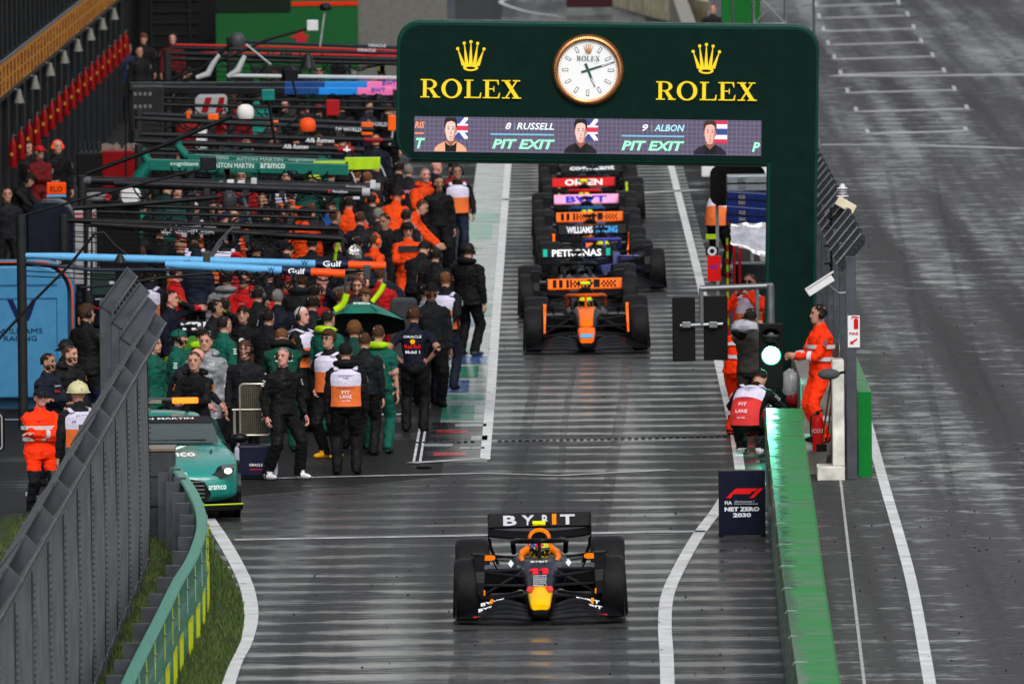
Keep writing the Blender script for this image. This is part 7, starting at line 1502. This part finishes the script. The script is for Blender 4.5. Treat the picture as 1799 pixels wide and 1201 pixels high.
# cage stand and wheeled box
p = W(450, 842); cg = thing('cooling_cart', 'wheeled navy cooler box with white ends and a tall perforated cage frame', 'cart', p); sc_ = S(p.y)
w = 74/sc_; bh = 60/sc_
mk('box', MB().bb(-w/2+.05, w/2-.05, -.02, .45, .04, bh), M('cooler_navy', '#10142a', .35), cg, bevel=.02)
for sx in (-1, 1): mk('end_cap', MB().bb(sx*(w/2-.03)-.035, sx*(w/2-.03)+.035, -.04, .47, .04, bh-.02), M('cooler_white', '#9c9cae', .4), cg, bevel=.03)
text('ORACLE', .035, (0, -.03, .20), mat=flat('#d8d8e0'), parent=cg, w=.18, bold=.02); text('RACING', .02, (0, -.03, .14), mat=flat('#d02828'), parent=cg, w=.16)
AL = M('cage_alu', '#9a9488', .35, metal=.7); fz0, fz1, fw_ = 78/sc_, 168/sc_, 27/sc_
mk('cage_frame', MB().tube([(-fw_, 0, fz0), (-fw_, 0, fz1-.03), (-fw_+.04, 0, fz1), (fw_-.04, 0, fz1), (fw_, 0, fz1-.03), (fw_, 0, fz0+.03), (fw_-.04, 0, fz0), (-fw_+.03, 0, fz0), (-fw_, 0, fz0+.03)], .014, 8).tube([(-fw_, 0, (fz0+fz1)/2), (fw_, 0, (fz0+fz1)/2)], .012, 6), AL, cg, smooth=True)
mb = MB(); n = 17
for i in range(n): x = -fw_+2*fw_*i/(n-1); mb.tube([(x, .004, fz0), (x, .004, fz1)], .0045, 4)
for i in range(28): z = fz0+(fz1-fz0)*i/27; mb.tube([(-fw_, 0, z), (fw_, 0, z)], .0045, 4)
mk('mesh', mb, M('mesh_alu', '#6a6254', .45, metal=.5), cg)
mk('leg', MB().tube([(-w/2+.05, 0, bh), (-w/2+.02, 0, bh+.15), (-w/2, 0, .60), (-w/2, 0, (fz0+fz1)/2)], .02, 8).tube([(w/2-.05, 0, bh), (w/2-.02, 0, bh+.15), (w/2, 0, .60), (w/2, 0, (fz0+fz1)/2)], .02, 8), AL, cg, smooth=True)
mk('cross_rod', MB().tube([(-w/2-.03, 0, (fz0+fz1)/2), (-fw_, 0, (fz0+fz1)/2)], .014, 6).tube([(fw_, 0, (fz0+fz1)/2), (w/2+.06, 0, (fz0+fz1)/2)], .014, 6), AL, cg)
p = W(700, 742); ct = thing('work_cart', 'low black cart with a thin white upright frame between the mechanics', 'cart', p)
mk('tray', MB().bb(-.24, .12, 0, .5, .28, .42), BLK, ct, bevel=.01); mk('frame', MB().tube([(.11, 0, .05), (.11, 0, .95)], .014, 6).tube([(-.3, 0, .12), (.15, 0, .12)], .012, 6).tube([(-.24, 0, .75), (-.05, 0, .75)], .012, 6), M('frame_white', '#a8a8ac', .4), ct)
for x in (-.12, .14): mk('wheel', MB().lathe([(.01, -.015), (.06, -.015), (.06, .015), (.01, .015)], (x, 0, .06), 'X', 14), BLK, ct)
oil = W(745, 822); tag(mk('rag', MB().ell((0, 0, .02), (.11, .22, .03), 12, 6), BLK, loc=oil), 'black rag lying at the foot of the twin white lines', 'rag')
stp = thing('black_frame_edge', 'rounded black frame with white piping at the left picture edge', 'frame', (A(-2, 755, 196).x, 196, 0)); a = A(-20, 793, 196); b = A(8, 722, 196)
mk('panel', MB().prism(rrect(a.x-stp.location.x, max(.02, a.z), b.x-stp.location.x, b.z, .08), (0, 0, 0), ex, ez, .05), BLK, stp, bevel=.01); mk('piping', MB().prism(rrect(a.x-stp.location.x, max(.04, a.z+.02), b.x-stp.location.x-.03, b.z-.03, .06), (0, -.01, 0), ex, ez, .005), flat('#8c8c90'), stp); mk('inner', MB().prism(rrect(a.x-stp.location.x, max(.06, a.z+.04), b.x-stp.location.x-.05, b.z-.05, .05), (0, -.014, 0), ex, ez, .005), BLK, stp)
# parked race cars being worked on
f1(482, 752, ('#0c3c34', '#0c0e0e'), 'dark green race car parked in its box among the crew behind the cage cart', [('aramco', -.4, .4, '#c8d4d0')], air='#0b4a3c', fair='#88a818', halo='#101212')
f1(640, 672, ('#102a5a', '#1a3a78'), 'blue and pink race car parked behind the green overalls mechanic', [('BWT', -.38, .38, '#1c3cc0')], wingc='#e088b8', halo='#101214')
f1(330, 700, ('#0a0d22', '#101428'), 'dark navy race car parked beyond the green safety car', [('BYBIT', -.4, .4, '#d8d8e0')], halo='#101014')
for px, py, c0, c1, lb, wt, wc in [(545, 400, '#0c0e18', '#16161c', 'dark race car in the pit box under the script-lettered gantry', None, '#0b0b0e'), (560, 345, '#101114', '#c04c08', 'race car with an orange nose in the pit box below DP WORLD', None, '#c04c08'), (500, 290, '#0c2a60', '#1466a8', 'blue race car in a far pit box under the sky blue beam', None, '#0b0b0e'), (570, 235, '#5a0a0e', '#6a0c10', 'dark red race car in a far pit box', None, '#5a0a0e'), (480, 195, '#0a0d1c', '#101428', 'farthest dark race car near the green hoarding', None, '#0b0b0e'), (430, 480, '#14161a', '#5c5e62', 'dark race car with a grey nose amid the crowd below the round pipes', None, '#0b0b0e')]:
    f1(px, py, (c0, c1), lb, wt, wingc=wc, air='#0c0c0e')
# ---------------------------------------------------------------- green road cars
def roadcar(px, py, label, front=True, det=True):
    p = W(px, py); c = thing('safety_car', label, 'car', p, 0, 'green road cars')
    TG = M('car_teal', (.004, .20, .17), .3, coat=.25, vary=.03); GL = M('car_glass', (.035, .05, .05), .2, coat=.1, vary=.1); BK = M('car_black', '#08090a', .35)
    sec = [(0.02, .55, .30, .55, .50), (.10, .74, .24, .63, .60), (.30, .88, .20, .71, .70), (.60, .95, .20, .78, .79), (.95, .97, .20, .83, .84), (1.3, .965, .20, .87, .84), (1.65, .95, .20, .93, .86), (2.2, .93, .20, .96, .88), (3.0, .95, .20, .97, .90), (3.7, .97, .20, .97, .92), (4.2, .95, .22, .98, .90), (4.45, .85, .3, .93, .85)]
    def ring(y, w, zb, h, hs): return [V((-w*.97, y, zb)), V((-w, y, zb+.16)), V((-w, y, (zb+hs)/2)), V((-w*.985, y, hs-.05)), V((-w*.93, y, hs)), V((-w*.78, y, max(h-.012, hs-.015))), V((-w*.5, y, h)), V((0, y, h+.012)), V((w*.5, y, h)), V((w*.78, y, max(h-.012, hs-.015))), V((w*.93, y, hs)), V((w*.985, y, hs-.05)), V((w, y, (zb+hs)/2)), V((w, y, zb+.16)), V((w*.97, y, zb))]
    b = mk('body', MB().loft([ring(*s) for s in sec]), TG, c, smooth=2); s = b.modifiers.new('sub', 'SUBSURF'); s.levels = 1; s.render_levels = 2
    cabs = [(1.55, .78, .93), (1.9, .76, 1.08), (2.3, .70, 1.225), (2.6, .66, 1.275), (3.1, .64, 1.27), (3.6, .60, 1.15), (4.1, .55, .99)]
    mb = MB(); rr = []
    for y, w, h in cabs: rr.append([V((-w-.10, y, .86)), V((-w-.02, y, .86+(h-.86)*.6)), V((-w*.86, y, h-.02)), V((-w*.4, y, h+.01)), V((0, y, h+.015)), V((w*.4, y, h+.01)), V((w*.86, y, h-.02)), V((w+.02, y, .86+(h-.86)*.6)), V((w+.10, y, .86))])
    mb.loft(rr); cbn = mk('cabin', mb, TG, c, smooth=True)
    ws = []
    for y, w, h in [(1.50, .76, .925), (1.85, .735, 1.075), (2.15, .70, 1.185)]: ws.append([V((x*w, y-.012-.05*(1-x*x), h+.006+.012*(1-abs(x)))) for x in [-1+.2*i for i in range(11)]])
    mk('windscreen', MB().loft(ws, close=False, cap=False), GL, c, smooth=2)
    sb2 = [[V((x*w, y-.02-.05*(1-x*x), h+.012+.012*(1-abs(x)))) for x in [-1+.2*i for i in range(11)]] for y, w, h in [(2.06, .71, 1.155), (2.28, .685, 1.228)]]
    ban = mk('sunstrip', MB().loft(sb2, close=False, cap=False), BK, c, smooth=2)
    text('ASTON MARTIN', .055, (0, 2.10, 1.222), (1, 0, 0), (0, .92, .35), flat('#d8dcdc'), c, 'lettering', .95, bold=.015)
    mk('wiper', MB().tube([(-.5, 1.52, .97), (.1, 1.5, .97)], .008, 5).tube([(-.05, 1.5, .97), (.6, 1.53, .97)], .008, 5), BK, c)
    gl_ = MB().prism([(-.50, .27), (.50, .27), (.55, .36), (.46, .52), (.2, .56), (-.2, .56), (-.46, .52), (-.55, .36)], (0, .015, 0), ex, ez, .05); mk('grille', gl_, BK, c)
    mb = MB()
    for k in range(5): z = .31+.05*k; mb.bb(-.46, .46, -.055+.02, -.03, z, z+.012)
    mk('grille_slat', mb, STEEL, c)
    mk('splitter', MB().loft([[V((x, .18-.22*(1-(x/.97)**2), z)) for x in [-.97+.194*i for i in range(11)]] for z in (.14, .22)], close=False, cap=False), BK, c, smooth=2)
    mk('lime_line', MB().tube([(x, .17-.23*(1-(x/.97)**2), .215) for x in [-.97+.194*i for i in range(11)]], .010, 5), flat('#a8c030'), c)
    for sx in (-1, 1):
        hl = mk('headlight', MB().loft([[V((sx*x, y, z)) for x, z in pts] for y, pts in [(.09, [(.48, .56), (.62, .52), (.82, .60), (.86, .68), (.70, .665)]), (.26, [(.50, .60), (.62, .55), (.86, .62), (.88, .73), (.70, .71)])]]), M('lamp_glass', '#23282a', .08, coat=1), c)
        hl2 = mk('lamp', MB().ell((sx*.775, .085, .645), (.050, .04, .036), 12, 8), glow('#fff4e0', 4), hl)
        mk('mirror', MB().ell((sx*1.04, 1.62, .98), (.12, .07, .065), 14, 9), BK, c, smooth=True)
        mk('side_window', MB().add([(sx*.88, 1.75, .90), (sx*.80, 2.3, 1.17), (sx*.74, 3.1, 1.2), (sx*.78, 3.7, .98)], [(0, 1, 2, 3)]), GL, c)
        for y in (.92, 3.6):
            wh = bpy.data.objects.new('wheel', None); link(wh, c); wh.location = (sx*.84, y, .35); mk('tyre', MB().lathe([(.22, -.13), (.33, -.13), (.35, -.09), (.35, .09), (.33, .13), (.22, .13)], axis='X', n=30), TYRE, wh, smooth=True); mk('rim', MB().lathe([(.02, .09*sx), (.22, .11*sx), (.22, -.05*sx)], axis='X', n=20), RIM, wh)
            mk('wheel_arch', MB().lathe([(.36, -.02), (.39, -.02), (.39, .02), (.36, .02)], (sx*.955, y, .35), 'X', 30), BK, c)
        mk('hood_vent', MB().prism([(0, -.10), (.03, -.08), (.05, .1), (.03, .12)], (sx*.62-.02, 1.05, .855), (1, 0, 0), (0, 1, .12), .01), BK, c)
    if det:
        text('aramco', .17, (.08, .62, .835), (1, 0, 0), (0, 1, .24), flat('#d8e4e0'), c, 'lettering', .62, bold=.02)
        text('F1', .22, (.06, 1.02, .90), (1, 0, 0), (0, 1, .16), flat('#d8e4e0'), c, 'lettering', .5, bold=.03, shear=.4)
        text('aramco', .06, (.63, .0, .44), (1, .45, 0), (0, 0, 1), flat('#d8e4e0'), c, 'lettering', .26, bold=.02)
        text('MEDICAL CAR', .045, (-.10, -.02, .62), (1, 0, 0), (0, .3, 1), flat('#d8e4e0'), c, 'lettering', .7)
    lb = bpy.data.objects.new('light_bar', None); link(lb, c); lb.location = (0, 2.75, 1.36)
    mk('bar_body', MB().bb(-.60, .60, -.10, .12, .02, .09), BK, lb, bevel=.02); mk('bar_stand', MB().bb(-.46, -.42, -.03, .05, -.12, .02).bb(.42, .46, -.03, .05, -.12, .02), BK, lb)
    amb = glow('#ff6a14', 2.6) if det else M('amber_off', '#8a7c40', .3)
    mk('amber_lamp', MB().bb(.24, .58, -.125, -.04, .025, .10), amb, lb, bevel=.015); mk('amber_lamp', MB().bb(-.58, -.24, -.125, -.04, .025, .10), M('amber_off', '#8a7c40', .3), lb, bevel=.015); mk('beacon_base', MB().bb(-.1, .1, -.12, -.04, .03, .08), M('lens_clear', '#706a60', .2), lb)
    return c
mc = roadcar(297, 917, 'teal green safety car with glowing amber light bar behind the fence end'); mc.rotation_euler.z = R(5.5)
roadcar(742, 118, 'distant teal safety car with unlit light bar above the arch corner', det=False)
